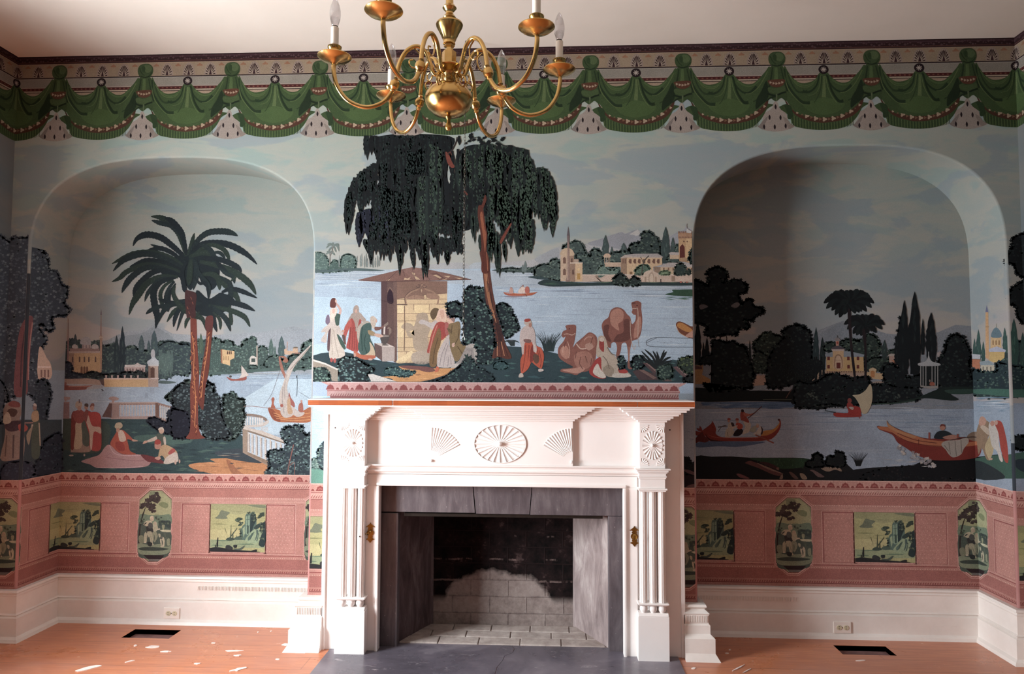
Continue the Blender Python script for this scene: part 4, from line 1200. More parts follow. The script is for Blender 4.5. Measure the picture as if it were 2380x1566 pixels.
for k in range(-2, 13):
    # tail drapery under the knot
    setlv(92, 1)
    Wc(k, '200,470 170,560 130,660 60,800 -20,960 30,1010 120,1000 170,960 250,1010 330,960 400,1010 410,900 400,760 380,600 350,470', '38683e')
    Wc(k, '120,700 40,860 -30,980 -40,1120 40,1060 110,1000 150,900', '1e4029')
    Wc(k, '370,1060 460,1080 490,1200 470,1270 420,1270 410,1180', '2a5636')
    Ws(k, '210,500 190,640 150,820', '24482e', 16, 30); Ws(k, '330,500 370,680 420,860', '24482e', 14, 24); Ws(k, '260,500 262,600 258,680', '4e8852', 40, 60)
    Wc(k, '150,690 370,680 375,740 330,785 262,800 190,780 155,740', '6a3c28')
    for q in range(5):
        xx = 178+q*42; yy = 725+18*sin(pi*q/4); Wc(k, ' '.join('%f,%f' % (xx+17*(1+0.3*cos(3*a))*cos(a), yy+17*(1+0.3*cos(3*a))*sin(a)) for a in [2*pi*i/9 for i in range(9)]), 'c0a488', 1)
    Wc(k, '150,795 262,815 375,785 385,860 330,885 262,895 180,880 140,850', '44784a')
    Ws(k, '130,890 200,915 262,920 330,890 400,870', '183624', 26, 26); Ws(k, '250,930 170,960 110,1010', '1e4029', 34, 12); Ws(k, '265,930 340,950 400,990', '34663e', 30, 14); Ws(k, '262,900 262,1010', '5a8c6c', 22, 14)
    # knot ball
    Wc(k, '275,262 340,272 385,315 398,370 385,430 350,470 275,482 200,470 165,430 152,370 165,315 205,275', '3a6a42')
    Wc(k, '290,280 350,295 375,350 340,400 290,400 250,350 255,300', '50865a')
    Ws(k, '180,330 210,400 260,450', '28502f', 18, 10); Ws(k, '380,400 340,450 290,470', '28502f', 16, 10); Ws(k, '200,460 275,478 350,462', '1c3a26', 14, 14)
    Wc(k, '240,300 270,320 265,400 225,380 215,330', '2e5a36')
setlv(None)
swag.build(wall_back, M['paper'], 'printed border of green swags, ermine and palmettes')

# ---------------------------------------------------------------- dado paper
dado = Art('dado_paper'); on(dado); TINT = (1.03, 1.0, 0.94)
DK = 3.65e-4
def Zv(v): return ZD-(v-62)*DK
OCT0, DP = -1.9430, 0.8870
def dado_run(segs, s0, s1, full=True):
    def W_(pts, col): world(segs, pts, col)
    setlv(1)
    def bnd(v0, v1, col): W_([(s0, Zv(v1)), (s1, Zv(v1)), (s1, Zv(v0)), (s0, Zv(v0))], col)
    bnd(60, 1510, 'b07c78'); bnd(60, 76, 'd4b0ac'); bnd(76, 168, 'bc8c88'); bnd(166, 173, 'c89c98'); bnd(173, 186, '985c5a'); bnd(186, 266, 'c09490'); bnd(266, 274, '84464a')
    bnd(274, 396, 'a8706c'); bnd(396, 470, 'b88884'); bnd(1188, 1200, 'b88884'); bnd(1204, 1216, '904e50'); bnd(1232, 1258, 'b07c78'); bnd(1258, 1400, 'a06664')
    bnd(1400, 1452, 'b07c78'); bnd(1452, 1462, '7c3e40'); bnd(1462, 1510, 'b4807c')
    setlv(24, 0)
    i0 = int((s0+3.6)/0.0712); x = i0*0.0712-3.6
    while x < s1+0.07:
        setlv(24, 0)
        for (dx, rr, vv) in ((0, 54, 164), (0.0356, 22, 164)):
            W_([(x+dx+rr*DK*(1+0.08*cos(6*a))*cos(a), Zv(vv)+rr*1.25*DK*(1+0.10*cos(8*a))*sin(a)) for a in [pi*q/12 for q in range(13)]], '8c4646')
        setlv(25, 0)
        W_([(x+q_, Zv(w_)) for q_, w_ in ((-0.011, 150), (-0.006, 125), (0.006, 125), (0.011, 150), (0, 138))], 'a86464')
        for q in range(6):
            a = pi*(q+0.5)/6; W_([(x+72*DK*cos(a)+0.0016*b_, Zv(164)+84*DK*sin(a)+0.0016*c_) for b_, c_ in ((-1, 0), (0, 1), (1, 0), (0, -1))], 'dcbcb6')
        x += 0.0712
    st = 32*DK; i0 = int((s0+3.6)/st); x = i0*st-3.6
    while x < s1+0.02:
        setlv(26, 0); W_([(x, Zv(258)), (x+st*0.55, Zv(250)), (x+st*0.95, Zv(214)), (x+st*0.7, Zv(222)), (x+st*0.3, Zv(240))], '8e4c4c')
        setlv(27, 0); W_([(x+st*.1, Zv(240)), (x+st*0.5, Zv(222)), (x+st*0.9, Zv(200)), (x+st*0.5, Zv(208))], 'd8b2ae')
        W_([(x, Zv(1448)), (x+st*0.6, Zv(1448)), (x+st*0.8, Zv(1420)), (x+st*.2, Zv(1430))], '8e4c4c')
        for vv, c_ in ((408, 'e0c4bc'), (1246, 'e0c4bc')):
            W_([(x+0.0022*b_+0.004, Zv(vv)+0.0022*e_) for b_, e_ in ((-1, 0), (0, 1), (1, 0), (0, -1))], c_)
        for vv in (458, 1194):
            for h_ in (0, 0.5):
                W_([(x+st*h_+0.0014*b_, Zv(vv)+0.0014*e_) for b_, e_ in ((-1, 0), (0, 1), (1, 0), (0, -1))], 'd4b0aa')
        x += st
def frame(segs, pts, col, w, col2):
    cx = sum(p[0] for p in pts)/len(pts); cz = sum(p[1] for p in pts)/len(pts)
    def gro(k_): return [(cx+(p[0]-cx)*(1+k_/abs(0.16)), cz+(p[1]-cz)*(1+k_/abs(0.16))) for p in pts]
    world(segs, gro(w*1.7), 'c49894'); world(segs, gro(w*1.3), '9c5c5c'); world(segs, gro(w), 'cca4a0'); world(segs, gro(w*0.35), '7a4448'); world(segs, pts, col)
def leafy(w_, spots, cols, seed):
    r4 = random.Random(seed)
    for (a, b, rx, ry, n) in spots:
        for q in range(n):
            aa, bb = a+rx*(r4.random()*2-1), b+ry*(r4.random()*2-1); rr = 9+9*r4.random()
            w_(' '.join('%f,%f' % (aa+rr*(1+0.3*cos(4*h_+q))*cos(h_), bb+rr*0.8*(1+0.3*cos(4*h_+q))*sin(h_)) for h_ in [2*pi*i/10 for i in range(10)]), cols[q % len(cols)], 1)
def scene_land(segs, cx, clip=None):
    x0 = cx-0.148
    def L(s_): return [(x0+(float(a)-325)*DK*1.0, Zv(float(b))) for a, b in (q.split(',') for q in s_.split())]
    def w_(s_, c_, n=4): world(segs, catmull(L(s_), n, True), c_)
    def wp(s_, c_): world(segs, L(s_), c_)
    frame(segs, L('330,490 1130,490 1130,1160 330,1160'), 'a4a878', 0.006, 0)
    wp('330,850 1130,850 1130,1060 330,1060', 'b4b484'); wp('330,490 1130,490 1130,620 900,600 700,640 330,560', '969c74')
    w_('395,690 440,650 480,580 540,590 610,610 560,660 580,690 520,700 470,700', '6c7868'); w_('600,590 700,585 800,590 720,600', '88906c'); w_('860,500 1100,498 1125,540 1000,530', '707c68')
    w_('360,770 460,765 600,772 450,778', '7c845c'); w_('600,800 700,790 720,800 640,808', '8c9468')
    wp('330,990 500,1000 700,985 900,1000 1130,985 1130,1100 330,1100', '8ca080')
    wp('770,990 765,860 800,790 830,770 835,650 850,620 900,620 940,590 985,630 1000,720 1000,800 960,850 900,1000', '54706c'); wp('910,640 945,600 985,640 995,720 960,790 930,900 905,880', '2e4046')
    wp('845,660 900,640 905,900 870,920 840,900', '7c9c8c'); wp('800,830 830,800 835,900 815,960', '90a88c'); wp('862,780 890,790 888,900 866,905', '3c5250')
    w_('840,1000 880,930 940,860 1000,830 1060,840 1080,900 1040,1000 1000,1040 920,1030', '8aa488'); w_('880,960 940,900 970,880 930,960 890,1000', '54706c'); w_('1000,850 1030,860 1010,960 980,1000 1000,920', '4c6464')
    w_('1080,760 1110,735 1130,740 1130,1060 1040,1060 1060,960 1090,860', '2c3c42'); w_('960,820 1010,770 1080,740 1060,800 1000,840', '34484a')
    w_('690,725 720,680 780,680 800,700 760,720 740,740', '3e4e44'); w_('730,790 780,740 810,745 780,790', '3e4e44')
    leafy(w_, ((735, 700, 40, 18, 8), (770, 760, 24, 16, 5), (945, 620, 34, 22, 10), (960, 700, 30, 60, 12), (1090, 790, 36, 40, 14), (1085, 900, 36, 100, 18), (1070, 630, 36, 20, 8), (780, 900, 20, 70, 8), (880, 610, 24, 10, 5)), ('34443f', '2a383a', '46584e', '5c7060'), 3)
    for s_ in ('866,640 874,640 876,880 868,880', '848,700 900,694 900,702 848,706', '846,790 904,786 904,794 846,798', '1010,870 1040,900 1020,1000 1000,1010 1030,920', '930,900 960,880 920,980 905,990'):
        wp(s_, '46605c')
    for s_ in ('400,1000 560,996 640,1004 520,1010', '720,1050 900,1040 980,1052 840,1060', '350,1070 450,1062 520,1072 420,1080'):
        w_(s_, '64806c', 3)
    w_('1010,680 1060,610 1110,600 1100,640 1050,680', '3a4a44')
    for s_ in ('590,990 545,820 540,830 575,930', '600,970 720,820 725,830 620,975', '620,980 630,780 634,780 640,990', '650,980 665,860 672,990', '700,985 715,920 725,985'): wp(s_, '48584c')
    w_('560,990 600,960 680,970 690,990 620,1005', '3e504c'); w_('690,960 760,940 800,985 700,990', '4c625c')
    wp('330,1110 420,1095 560,1110 700,1130 900,1140 1060,1155 1060,1160 330,1160', '2c2e34'); w_('560,1110 570,1070 620,1070 670,1110 620,1130', '363c40'); w_('680,1110 760,1110 830,1070 835,1085 790,1130 700,1130', '4c5c58')
    wp('430,1095 425,1050 440,960 452,960 450,1090', '2c2e34'); w_('675,1065 725,1062 720,1100 680,1100', '2c343a'); w_('930,1145 960,1130 1010,1120 1010,1150', '2e3034'); w_('410,1060 425,1080 420,1100 405,1090', '3c3e38')
def scene_oct(segs, cx, mirror=1):
    def L(s_): return [(cx+mirror*(float(a)-1372)*DK*0.985, Zv(float(b))) for a, b in (q.split(',') for q in s_.split())]
    def w_(s_, c_, n=4): world(segs, catmull(L(s_), n, True), c_)
    def wp(s_, c_): world(segs, L(s_), c_)
    frame(segs, L('1290,312 1460,312 1612,436 1606,1180 1420,1312 1290,1312 1125,1180 1133,446'), '8c9878', 0.009, 0)
    w_('1300,330 1450,330 1590,450 1600,700 1400,640 1250,700 1140,640 1150,460', 'a0a884', 2); w_('1420,500 1480,470 1560,500 1540,560 1460,540', '7a8866'); w_('1290,330 1400,330 1380,380 1280,400', '7c8a70')
    w_('1150,650 1300,660 1450,660 1600,650 1605,800 1400,820 1140,800', '6c8474'); w_('1440,740 1520,735 1600,745 1605,860 1480,860 1430,820', '3e4e50')
    w_('1130,780 1300,800 1600,850 1605,1180 1480,1270 1200,1270 1130,1180', '4c5c58', 3); w_('1135,1060 1300,1080 1600,1060 1600,1180 1450,1220 1200,1220 1130,1170', '7c8c78', 3)
    w_('1140,1130 1300,1110 1590,1130 1450,1160 1200,1160', '3e4a48'); wp('1215,1225 1530,1225 1480,1280 1280,1280', '34282e'); wp('1280,1280 1480,1280 1440,1310 1300,1310', '6c6c70')
    # tree
    wp('1130,1060 1140,820 1175,660 1215,560 1230,545 1190,680 1160,820 1150,1060', '342c2e')
    r3 = random.Random(int((cx+9)*1000))
    for (a, b, r_) in ((1200, 510, 52), (1260, 450, 60), (1330, 420, 62), (1370, 370, 40), (1420, 420, 46), (1280, 560, 50), (1170, 540, 36), (1330, 510, 50), (1350, 580, 34), (1240, 520, 50), (1390, 460, 40), (1300, 590, 34)):
        for q in range(5):
            aa, bb = a+(r3.random()-.5)*60, b+(r3.random()-.5)*50
            w_(' '.join('%f,%f' % (aa+r_*0.62*(1+0.25*cos(5*h_))*cos(h_), bb+r_*0.5*(1+0.25*cos(5*h_))*sin(h_)) for h_ in [2*pi*i/10 for i in range(10)]), ('3a3436', '463c3e', '504648')[q % 3], 1)
    # seated pair, table, child
    w_('1295,700 1330,680 1355,700 1350,740 1310,745', 'b0a894'); w_('1200,790 1250,740 1320,745 1330,790 1290,830 1230,810', 'b4b09c'); w_('1250,820 1330,810 1350,900 1270,910 1240,870', '3a3c40')
    w_('1350,760 1390,750 1410,800 1420,860 1370,900 1340,840', 'a8a894'); w_('1220,920 1280,890 1330,900 1350,1000 1345,1060 1320,1060 1290,960 1250,1050 1220,1040', 'a4a490'); w_('1340,900 1400,900 1420,960 1380,1040 1350,1000', '88907e')
    w_('1450,870 1520,862 1605,868 1605,895 1500,895', 'b4b8a0'); wp('1500,895 1540,895 1545,960 1600,980 1600,1100 1530,1100 1520,980', '54645c'); w_('1460,980 1500,965 1525,1010 1520,1090 1490,1100 1460,1040', 'b8b4a0'); w_('1430,920 1460,930 1460,980 1435,960', 'a8a894')
    leafy(w_, ((1180, 760, 40, 60, 10), (1560, 770, 50, 30, 12), (1470, 760, 40, 20, 8), (1420, 700, 60, 20, 6)), ('44544c', '3a4648', '5c6c5c'), 7)
    w_('1305,690 1325,678 1345,690 1345,722 1325,735 1305,720', 'b8a898'); w_('1296,690 1320,668 1350,678 1345,690 1310,695 1300,715', 'c0bca8')
    w_('1362,768 1378,758 1392,768 1390,792 1374,800 1362,790', 'b4a494'); w_('1285,770 1330,775 1345,830 1300,850 1270,820', '54585a')
    for s_ in ('1205,800 1225,770 1255,765 1230,790', '1262,930 1275,1000 1262,1050', '1310,930 1330,1000 1338,1050', '1370,930 1378,980 1368,1020', '1240,840 1262,900 1250,915', '1480,1000 1500,1040 1490,1090'):
        w_(s_, '4a5250', 3)
    for s_ in ('1215,1040 1240,1035 1255,1052 1225,1056', '1325,1060 1350,1058 1362,1075 1335,1078', '1466,1092 1500,1090 1510,1108 1475,1108', '1395,860 1440,845 1455,858 1405,872'):
        w_(s_, 'b8b0a0', 3)
    w_('1450,975 1475,955 1495,965 1490,990 1465,995', '5c6460'); w_('1468,880 1480,870 1510,868 1515,880', 'c8c8b4')
    w_('1140,960 1200,950 1215,1050 1150,1050', '78806e'); w_('1270,1040 1340,1050 1330,1100 1280,1090', '30363a'); w_('1480,800 1520,800 1510,860 1490,860', '90987e'); w_('1560,1000 1600,990 1600,1080 1565,1080', '88947e')
# (rose panels between the vignettes)
def blank(segs, cx):
    hw = 0.0765
    def R_(a, b, c_, d_, col): world(segs, [(cx+a, Zv(d_)), (cx+b, Zv(d_)), (cx+b, Zv(c_)), (cx+a, Zv(c_))], col)
    R_(-hw-0.008, hw+0.008, 478, 1184, 'c49a96'); R_(-hw-0.004, hw+0.004, 486, 1178, '9a5e5e'); R_(-hw, hw, 494, 1172, 'b6827e')
    R_(-hw, hw, 494, 502, '8e5052'); R_(-hw, -hw+0.003, 494, 1172, '94585a')
    st = 0.0190; setlv('keep', 0)
    for i in range(9):
        for j in range(13):
            x = cx-hw+0.006+i*st+(st/2 if j % 2 else 0); v_ = 525+j*52
            if x > cx+hw-0.004: continue
            q = 0.0022; world(segs, [(x-q, Zv(v_)), (x, Zv(v_)+q), (x+q, Zv(v_)), (x, Zv(v_)-q)], 'd4aea8')
dado_run(DADO, -3.9, 3.6); dado_run(DADOM_L, -0.76, MX0+D); dado_run(DADOM_R, MX1-D, XC-D)
for seg, lo, hi in ((DADO, -3.7, -1.0), (DADO, 0.5, 3.4), (DADOM_L, -0.8, -0.4), (DADOM_R, 0.3, 0.6)):
    for i in range(-6, 8):
        c0 = (OCT0 if lo < 0 else 1.340)+DP*i; o_ = 0
        for kind, c_ in (('b', c0+DP*0.25), ('b', c0-DP*0.25), ('l', c0+DP*0.5), ('o', c0)):
            c_ += o_
            if c_ < lo-0.25 or c_ > hi+0.25: continue
            setlv(40, 1)
            {'b': blank, 'l': scene_land, 'o': scene_oct}[kind](seg, c_)
setlv(None)
TINT = (1, 1, 1)
dado.build(wall_back, M['paper'], 'pink printed dado with green landscape and octagon vignettes')
# narrow band above the mantel shelf
shb = Art('overmantel_border_paper'); on(shb); shb.zmin = 1.19
ART = shb; sv = Zv
_DK = DK
def Zv(v): return 1.2685-(v-62)*3.65e-4
xx0, xx1 = -0.955, 0.735
def shelf_band():
    segs = [('FM', 1, 0)]
    world(segs, [(XB, 1.18), (XC, 1.18), (XC, 1.2685), (XB, 1.2685)], '9cb0c8')
    world(segs, [(xx0-0.03, Zv(60)), (xx0+0.02, Zv(120)), (xx0, Zv(290)), (xx1, Zv(290)), (xx1-0.01, Zv(120)), (xx1+0.03, Zv(60))], 'bc8c88')
    def bnd(v0, v1, col): world(segs, [(xx0+0.005, Zv(v1)), (xx1-0.005, Zv(v1)), (xx1-0.005, Zv(v0)), (xx0+0.005, Zv(v0))], col)
    bnd(60, 74, 'd4b0ac'); bnd(166, 173, 'c89c98'); bnd(173, 186, '985c5a'); bnd(186, 250, 'b8908c'); bnd(250, 275, '94585a')
    x = xx0+0.02
    while x < xx1-0.02:
        for (dx, rr) in ((0, 54), (0.0356, 22)):
            if x+dx > xx1-0.02: continue
            world(segs, [(x+dx+rr*DK*(1+0.08*cos(6*a))*cos(a), Zv(166)+rr*1.25*DK*(1+0.10*cos(8*a))*sin(a)) for a in [pi*q/12 for q in range(13)]], '8c4646')
        for q in range(6):
            a = pi*(q+0.5)/6; world(segs, [(x+72*DK*cos(a)+0.0016*b_, Zv(166)+84*DK*sin(a)+0.0016*c_) for b_, c_ in ((-1, 0), (0, 1), (1, 0), (0, -1))], 'dcbcb6')
        x += 0.0712
    x = xx0+0.02
    while x < xx1-0.02:
        st = 32*DK
        world(segs, [(x, Zv(252)), (x+st*0.55, Zv(244)), (x+st*0.95, Zv(204)), (x+st*0.7, Zv(214)), (x+st*0.3, Zv(232))], '8e5456')
        x += st
shelf_band(); shb.build(wall_back, M['paper'], 'pink printed border strip above the mantel shelf')
Zv = sv
# ---------------------------------------------------------------- scenic paper, chimney breast
mur = Art('scenic_mural_paper'); mur.zmin = 1.2683; on(mur, 'FM')
def streaks(x0, x1, y0, y1, n, cols, lmin=20, lmax=120, h=1.4):
    for i in range(n):
        x = x0+(x1-x0)*rnd.random(); y = y0+(y1-y0)*rnd.random(); l_ = lmin+(lmax-lmin)*rnd.random()
        xa, xb = max(x-l_/2, x0), min(x+l_/2, x1)
        if xb-xa < 6: continue
        pp([(xa, y), ((xa+xb)/2, y-h/2*(0.5+rnd.random())), (xb, y), ((xa+xb)/2, y+h/2)], cols[i % len(cols)])
# distant mountains
ctx(1120, 500, 3.916)
sm('-700,480 -400,440 -200,430 0,470 150,430 300,420 480,400 560,350 690,295 760,290 960,260 1100,215 1270,150 1310,165 1420,130 1470,190 1600,230 1750,170 1900,110 1980,160 1980,520 -700,520', '9a9c9e', 4)
sm('960,262 1100,210 1180,180 1270,155 1310,168 1420,128 1440,200 1500,330 1200,300', '868a92', 4)
sm('1650,260 1760,165 1840,130 1860,90 1880,120 1980,170 1980,400 1700,400', '8e929a', 4)
sm('480,405 560,350 690,298 690,400 560,440', '8c9298', 4)
poly('1420,128 1440,170 1410,190 1380,180 1340,175', 'a8a8a6'); sm('-60,430 200,450 420,470 380,500 -80,500', '9aa4ac')
# water
pp([(700, 628), (1640, 620), (1640, 900), (700, 900)], '98acbe')
pp([(700, 628), (1000, 626), (1250, 632), (1640, 660), (1640, 676), (1200, 668), (900, 650), (700, 652)], '9aa8b4')
streaks(728, 1000, 634, 668, 46, ['7c8ea0', 'b4c4cc', '8a9caa'], 30, 110, 1.6)
streaks(728, 930, 690, 880, 16, ['8ea0b0', 'b2c4d0'], 30, 90, 1.3)
streaks(1150, 1612, 636, 700, 60, ['8494a2', 'b4c0c8', '76869a'], 30, 120, 1.6)
streaks(1170, 1612, 700, 860, 90, ['8696a6', 'b0bec8', '8a9aaa'], 30, 130, 1.3)
pp([(728, 690), (820, 690), (890, 700), (880, 760), (728, 800)], 'a2bacb'); pp([(728, 800), (890, 780), (890, 860), (728, 830)], 'a6c0d0')
# far left bank
ctx(720, 580, 4.895)
rect(20, 130, 40, 262, '50706a')
FA = ['4a605c', '5e7670', '6c8478']
foliage('30,250 30,60 80,30 140,40 190,80 215,120 230,180 260,130 300,120 340,160 350,200 350,250', FA, 4, 0.9)
foliage('350,240 345,150 370,80 430,50 490,70 530,130 520,200 480,240', FA, 4, 0.9)
foliage('215,245 215,180 250,140 300,125 345,170 350,245', ['3e5450', '50685f', '607870'], 4, 0.9)
sm('30,225 200,228 500,210 700,222 860,238 700,246 400,240 200,250 30,262', '46585a', 3)
for (x, y0, y1) in ((575, 60, 195), (590, 40, 190), (620, 65, 205), (640, 30, 200), (655, 90, 200), (685, 75, 200), (705, 95, 200), (722, 70, 205), (745, 85, 200), (770, 60, 200), (790, 80, 190), (335, 60, 200), (538, 70, 130)):
    cypress(x, y0, y1, 13, ['7a8684', '6c7a7a'])
stroke('222,190 232,110 225,40 228,0', '6e7270', 1.3, smooth=True); stroke('260,40 250,-10', '6e7270', 1)
ctx(500, 300, 3.915)
for s_ in ('1075,1060 1040,1055 1010,1085', '1075,1060 1050,1042 1020,1050', '1075,1060 1070,1040 1080,1040', '1075,1060 1110,1045 1128,1065', '1075,1060 1110,1065 1128,1112', '1075,1060 1090,1090 1100,1120', '1075,1060 1050,1085 1030,1110', '1045,1125 1020,1130 1010,1140', '1045,1125 1075,1130 1088,1148', '1045,1125 1060,1112 1078,1116', '1045,1125 1030,1115 1015,1118', '1075,1060 1100,1050 1130,1085'):
    frond(s_, '606e6a', 13)
stroke('1075,1060 1060,1120 1045,1160 1042,1230', '6e6c68', 1.8)
# right bank and town
ctx(1120, 500, 3.916)
FB = ['3c4c4a', '4c605a', '5c7066', '2e3c3e']
sm('90,500 200,485 350,480 490,480 500,520 300,520 150,512', '4a5a5c', 3)
foliage('170,515 190,490 260,480 330,488 360,480 420,485 490,475 500,520', FB, 5, 0.8)
cypress(395, 415, 515, 30, ['5a6a6a', '6a7a78']); cypress(372, 450, 515, 22, ['5a6a6a', '6a7a78'])
foliage('490,560 480,490 540,450 620,440 620,410 690,400 715,460 715,590 600,580', FB, 6, 1)
foliage('725,300 780,260 850,235 900,250 945,330 960,400 900,420 840,400 800,330', FB, 6, 1)
foliage('850,380 880,340 980,370 990,320 1050,310 1100,350 1120,420 1180,470 1250,480 1260,540 1100,560 920,560 900,430', FB, 7, 1)
foliage('1040,560 1060,480 1110,460 1170,500 1240,480 1250,540 1160,545', ['5a7068', '6c8476', '48605c'], 5, 1)
cypress(1125, 180, 390, 62, ['3a4a4a', '4c605c']); cypress(1182, 285, 380, 28, ['3e4e4e', '4c605c']); cypress(1290, 250, 380, 60, ['404f50', '4c605c'])
foliage('1150,420 1170,350 1260,330 1330,330 1400,330 1340,380 1280,430', FB, 6, 0.9)
foliage('1330,300 1380,250 1440,240 1460,160 1530,150 1570,190 1600,210 1630,290 1620,380 1500,400 1380,370', ['2a3838', '3c4c48', '4c5e54'], 7, 1)
cypress(1672, 105, 440, 84, ['344444', '465a56']); cypress(1738, 200, 380, 44, ['3c4c4c', '4a5e5a']); foliage('1700,430 1690,370 1740,340 1790,380 1790,430', FB, 6, 1); foliage('1755,340 1760,280 1785,270 1790,340', FB, 4, 1)
BC, BS, BD, BRF = 'bca07c', '94765c', '6a4c40', '9a948c'
# tower with dome and minaret
poly('715,370 835,370 838,600 715,600', 'b09880'); sm('718,368 720,330 745,305 790,300 825,320 836,368', 'b49c80', 4); poly('795,370 838,370 836,600 800,600', '8e7460')
poly('738,390 755,380 765,395 765,440 738,440', '6c5044'); poly('738,495 755,485 765,500 765,545 738,545', '6c5044'); poly('812,395 825,390 825,430 812,430', '5c443c')
poly('838,400 880,402 880,430 838,430', 'a08a78'); poly('806,432 915,435 915,606 806,606', BC); poly('806,432 850,434 850,606 806,606', '8c7260'); poly('866,528 896,528 894,586 866,586', 'a8803c'); poly('822,500 835,492 840,540 822,540', '5c443c'); ell(880, 496, 10, 12, 'd0b078')
rect(802, 430, 918, 440, 'c4b4a0')
poly('776,250 796,250 802,610 760,605 772,560', '826a62'); poly('778,300 786,300 786,590 774,590', 'a08878'); poly('774,185 797,185 795,250 778,250', '6e5c5c'); poly('785,100 797,185 774,185', '5c5258')
# seawall, steps, rotunda, palace
poly('915,545 1030,540 1050,570 1080,570 1130,545 1205,545 1210,610 915,608', 'b09c8c'); poly('1080,575 1130,545 1400,545 1480,540 1510,520 1560,512 1610,540 1940,545 1940,612 1100,610', 'b49e8e')
poly('1046,535 1030,560 1110,610 1085,610', '8c7668'); rect(915, 540, 1940, 546, 'cabaaa')
sm('1108,380 1115,358 1140,348 1165,358 1172,380', 'b49880', 4); rect(1112, 380, 1168, 386, 'c0a890'); 
for x in (1116, 1135, 1150, 1164): rect(x-2, 386, x+2, 445, 'b09880')
rect(1120, 435, 1270, 470, 'b09882'); rect(1120, 430, 1270, 436, 'c8b49c')
poly('1265,390 1320,380 1320,540 1265,530', '8e745e'); poly('1320,380 1640,382 1640,450 1560,470 1560,540 1320,540', BC); poly('1255,392 1300,362 1380,358 1650,380 1640,390 1320,386', 'a89c92'); poly('1300,362 1380,352 1600,350 1650,380 1380,376', '96908e')
for x in (1350, 1392, 1432, 1476, 1520, 1565, 1605): poly('%d,400 %d,400 %d,440 %d,440 %d,425' % (x-8, x+12, x+12, x-4, x-16), '6a4c40')
for x in (1280, 1300): rect(x, 400, x+9, 440, '6a4c40')
rect(1345, 514, 1370, 540, '7a5c40'); rect(1400, 470, 1425, 485, '7a5c40')
foliage('1395,530 1410,480 1470,450 1520,470 1520,520 1470,540', ['4c6456', '627a66', '3c5048'], 5, 1); stroke('1455,540 1465,450 1490,400 1520,370', '4a4640', 2.5); stroke('1470,440 1455,400 1440,380', '4a4640', 1.5)
sm('1470,545 1480,520 1510,505 1545,500 1580,515 1612,545 1612,608 1470,608', 'b6a290', 3); sm('1520,608 1520,545 1545,518 1565,545 1565,608', '9a8674', 3); sm('1527,608 1527,555 1545,530 1558,555 1558,608', 'b8a692', 3)
for x in (1480, 1575): poly('%d,560 %d,560 %d,608 %d,608' % (x, x+16, x+16, x), '96806e')
poly('1610,470 1700,430 1940,440 1940,475 1620,475', 'a49c98'); rect(1625, 474, 1940, 540, 'b09a7c')
for x in range(1650, 1930, 42): rect(x, 478, x+12, 505, '785a48')
poly('1565,470 1625,474 1625,540 1565,510', '86705e')
foliage('1755,540 1760,470 1790,440 1840,450 1860,520 1830,540', ['2a3836', '3c4c44'], 5, 1); foliage('1870,535 1875,500 1890,490 1900,535', ['2a3836', '3c4c44'], 4, 1); foliage('1620,540 1630,510 1690,508 1710,540', ['5c7058', '748a68'], 4, 1); rect(1725, 552, 1755, 600, '8c7664')
# crenellated tower
poly('1790,200 1928,200 1928,440 1790,400', 'ac8a62'); poly('1855,205 1930,200 1935,440 1860,430', 'bc9c70'); poly('1785,160 1930,160 1930,210 1785,215', 'a07a5c'); 
for x in range(1785, 1930, 20): rect(x, 148, x+11, 166, '8c6450')
for x in range(1792, 1926, 14): rect(x, 196, x+7, 206, '6c4a40')
poly('1800,290 1825,262 1845,290 1848,390 1800,390', '5a2a26'); ell(1838, 240, 6, 8, '5a3a34'); ell(1868, 240, 5, 8, '6a4a3c'); poly('1795,390 1850,385 1880,400 1880,430 1795,420', '9a7c5c'); rect(1710, 340, 1790, 400, 'b49c80'); poly('1700,345 1720,336 1795,340 1795,362 1710,362', 'a49c98'); stroke('1865,120 1860,90 1866,80', '8e8c8c', 1.6); poly('1865,120 1910,150 1900,165 1860,160', 'b0b0ae')
foliage('1890,430 1885,370 1905,320 1940,310 1940,440', ['2a3836', '3c4c44'], 6, 1)
# shore grass
sm('510,615 560,590 650,595 740,605 900,612 1200,612 1500,610 1940,614 1940,640 1500,642 1200,640 900,645 650,650 560,640 520,630', '28383a', 3)
sm('415,562 520,555 600,575 600,590 500,580', '33464a', 3); streaks(1260, 1612, 655, 661, 26, ['3c5a48', '2c3a3c', '4a6450'], 20, 60, 1.4)
foliage('1200,630 1205,570 1260,530 1300,560 1340,610 1330,640', ['25302f', '34443f', '465850'], 6, 1); foliage('1355,640 1350,590 1385,555 1430,590 1440,635', ['25302f', '34443f', '465850'], 6, 1)
sm('1670,718 1740,700 1730,680 1800,678 1940,680 1940,736 1800,735 1700,728', '2c4a38', 3); streaks(1545, 1612, 690, 697, 8, ['3a6046'], 14, 40, 1.5)
stroke('1628,580 1628,612', '3a2c2c', 2); ell(1810, 608, 12, 8, '9a5a4c'); ell(1838, 606, 10, 9, 'b49a88'); ell(1865, 610, 10, 6, '9a5a4c')
# rowing boat
sm('195,698 230,712 350,714 460,708 505,698 470,722 430,732 240,732', 'a05034', 4); stroke('205,702 350,716 495,702', 'b87048', 1.2); sm('200,742 300,740 420,738 300,748', '7c5c5c', 3)
sm('250,705 255,670 265,655 280,668 285,705', 'b48c80'); sm('330,705 345,665 365,650 390,660 395,705', 'c4b0a4'); sm('395,705 395,660 415,648 430,665 430,705', 'a85a4c'); ell(373, 643, 7, 7, '8a5a4c'); ell(265, 662, 5, 6, 'a05a4c'); stroke('345,668 365,645', '6a4a40', 1); stroke('390,715 408,738', '6a4030', 1.4)
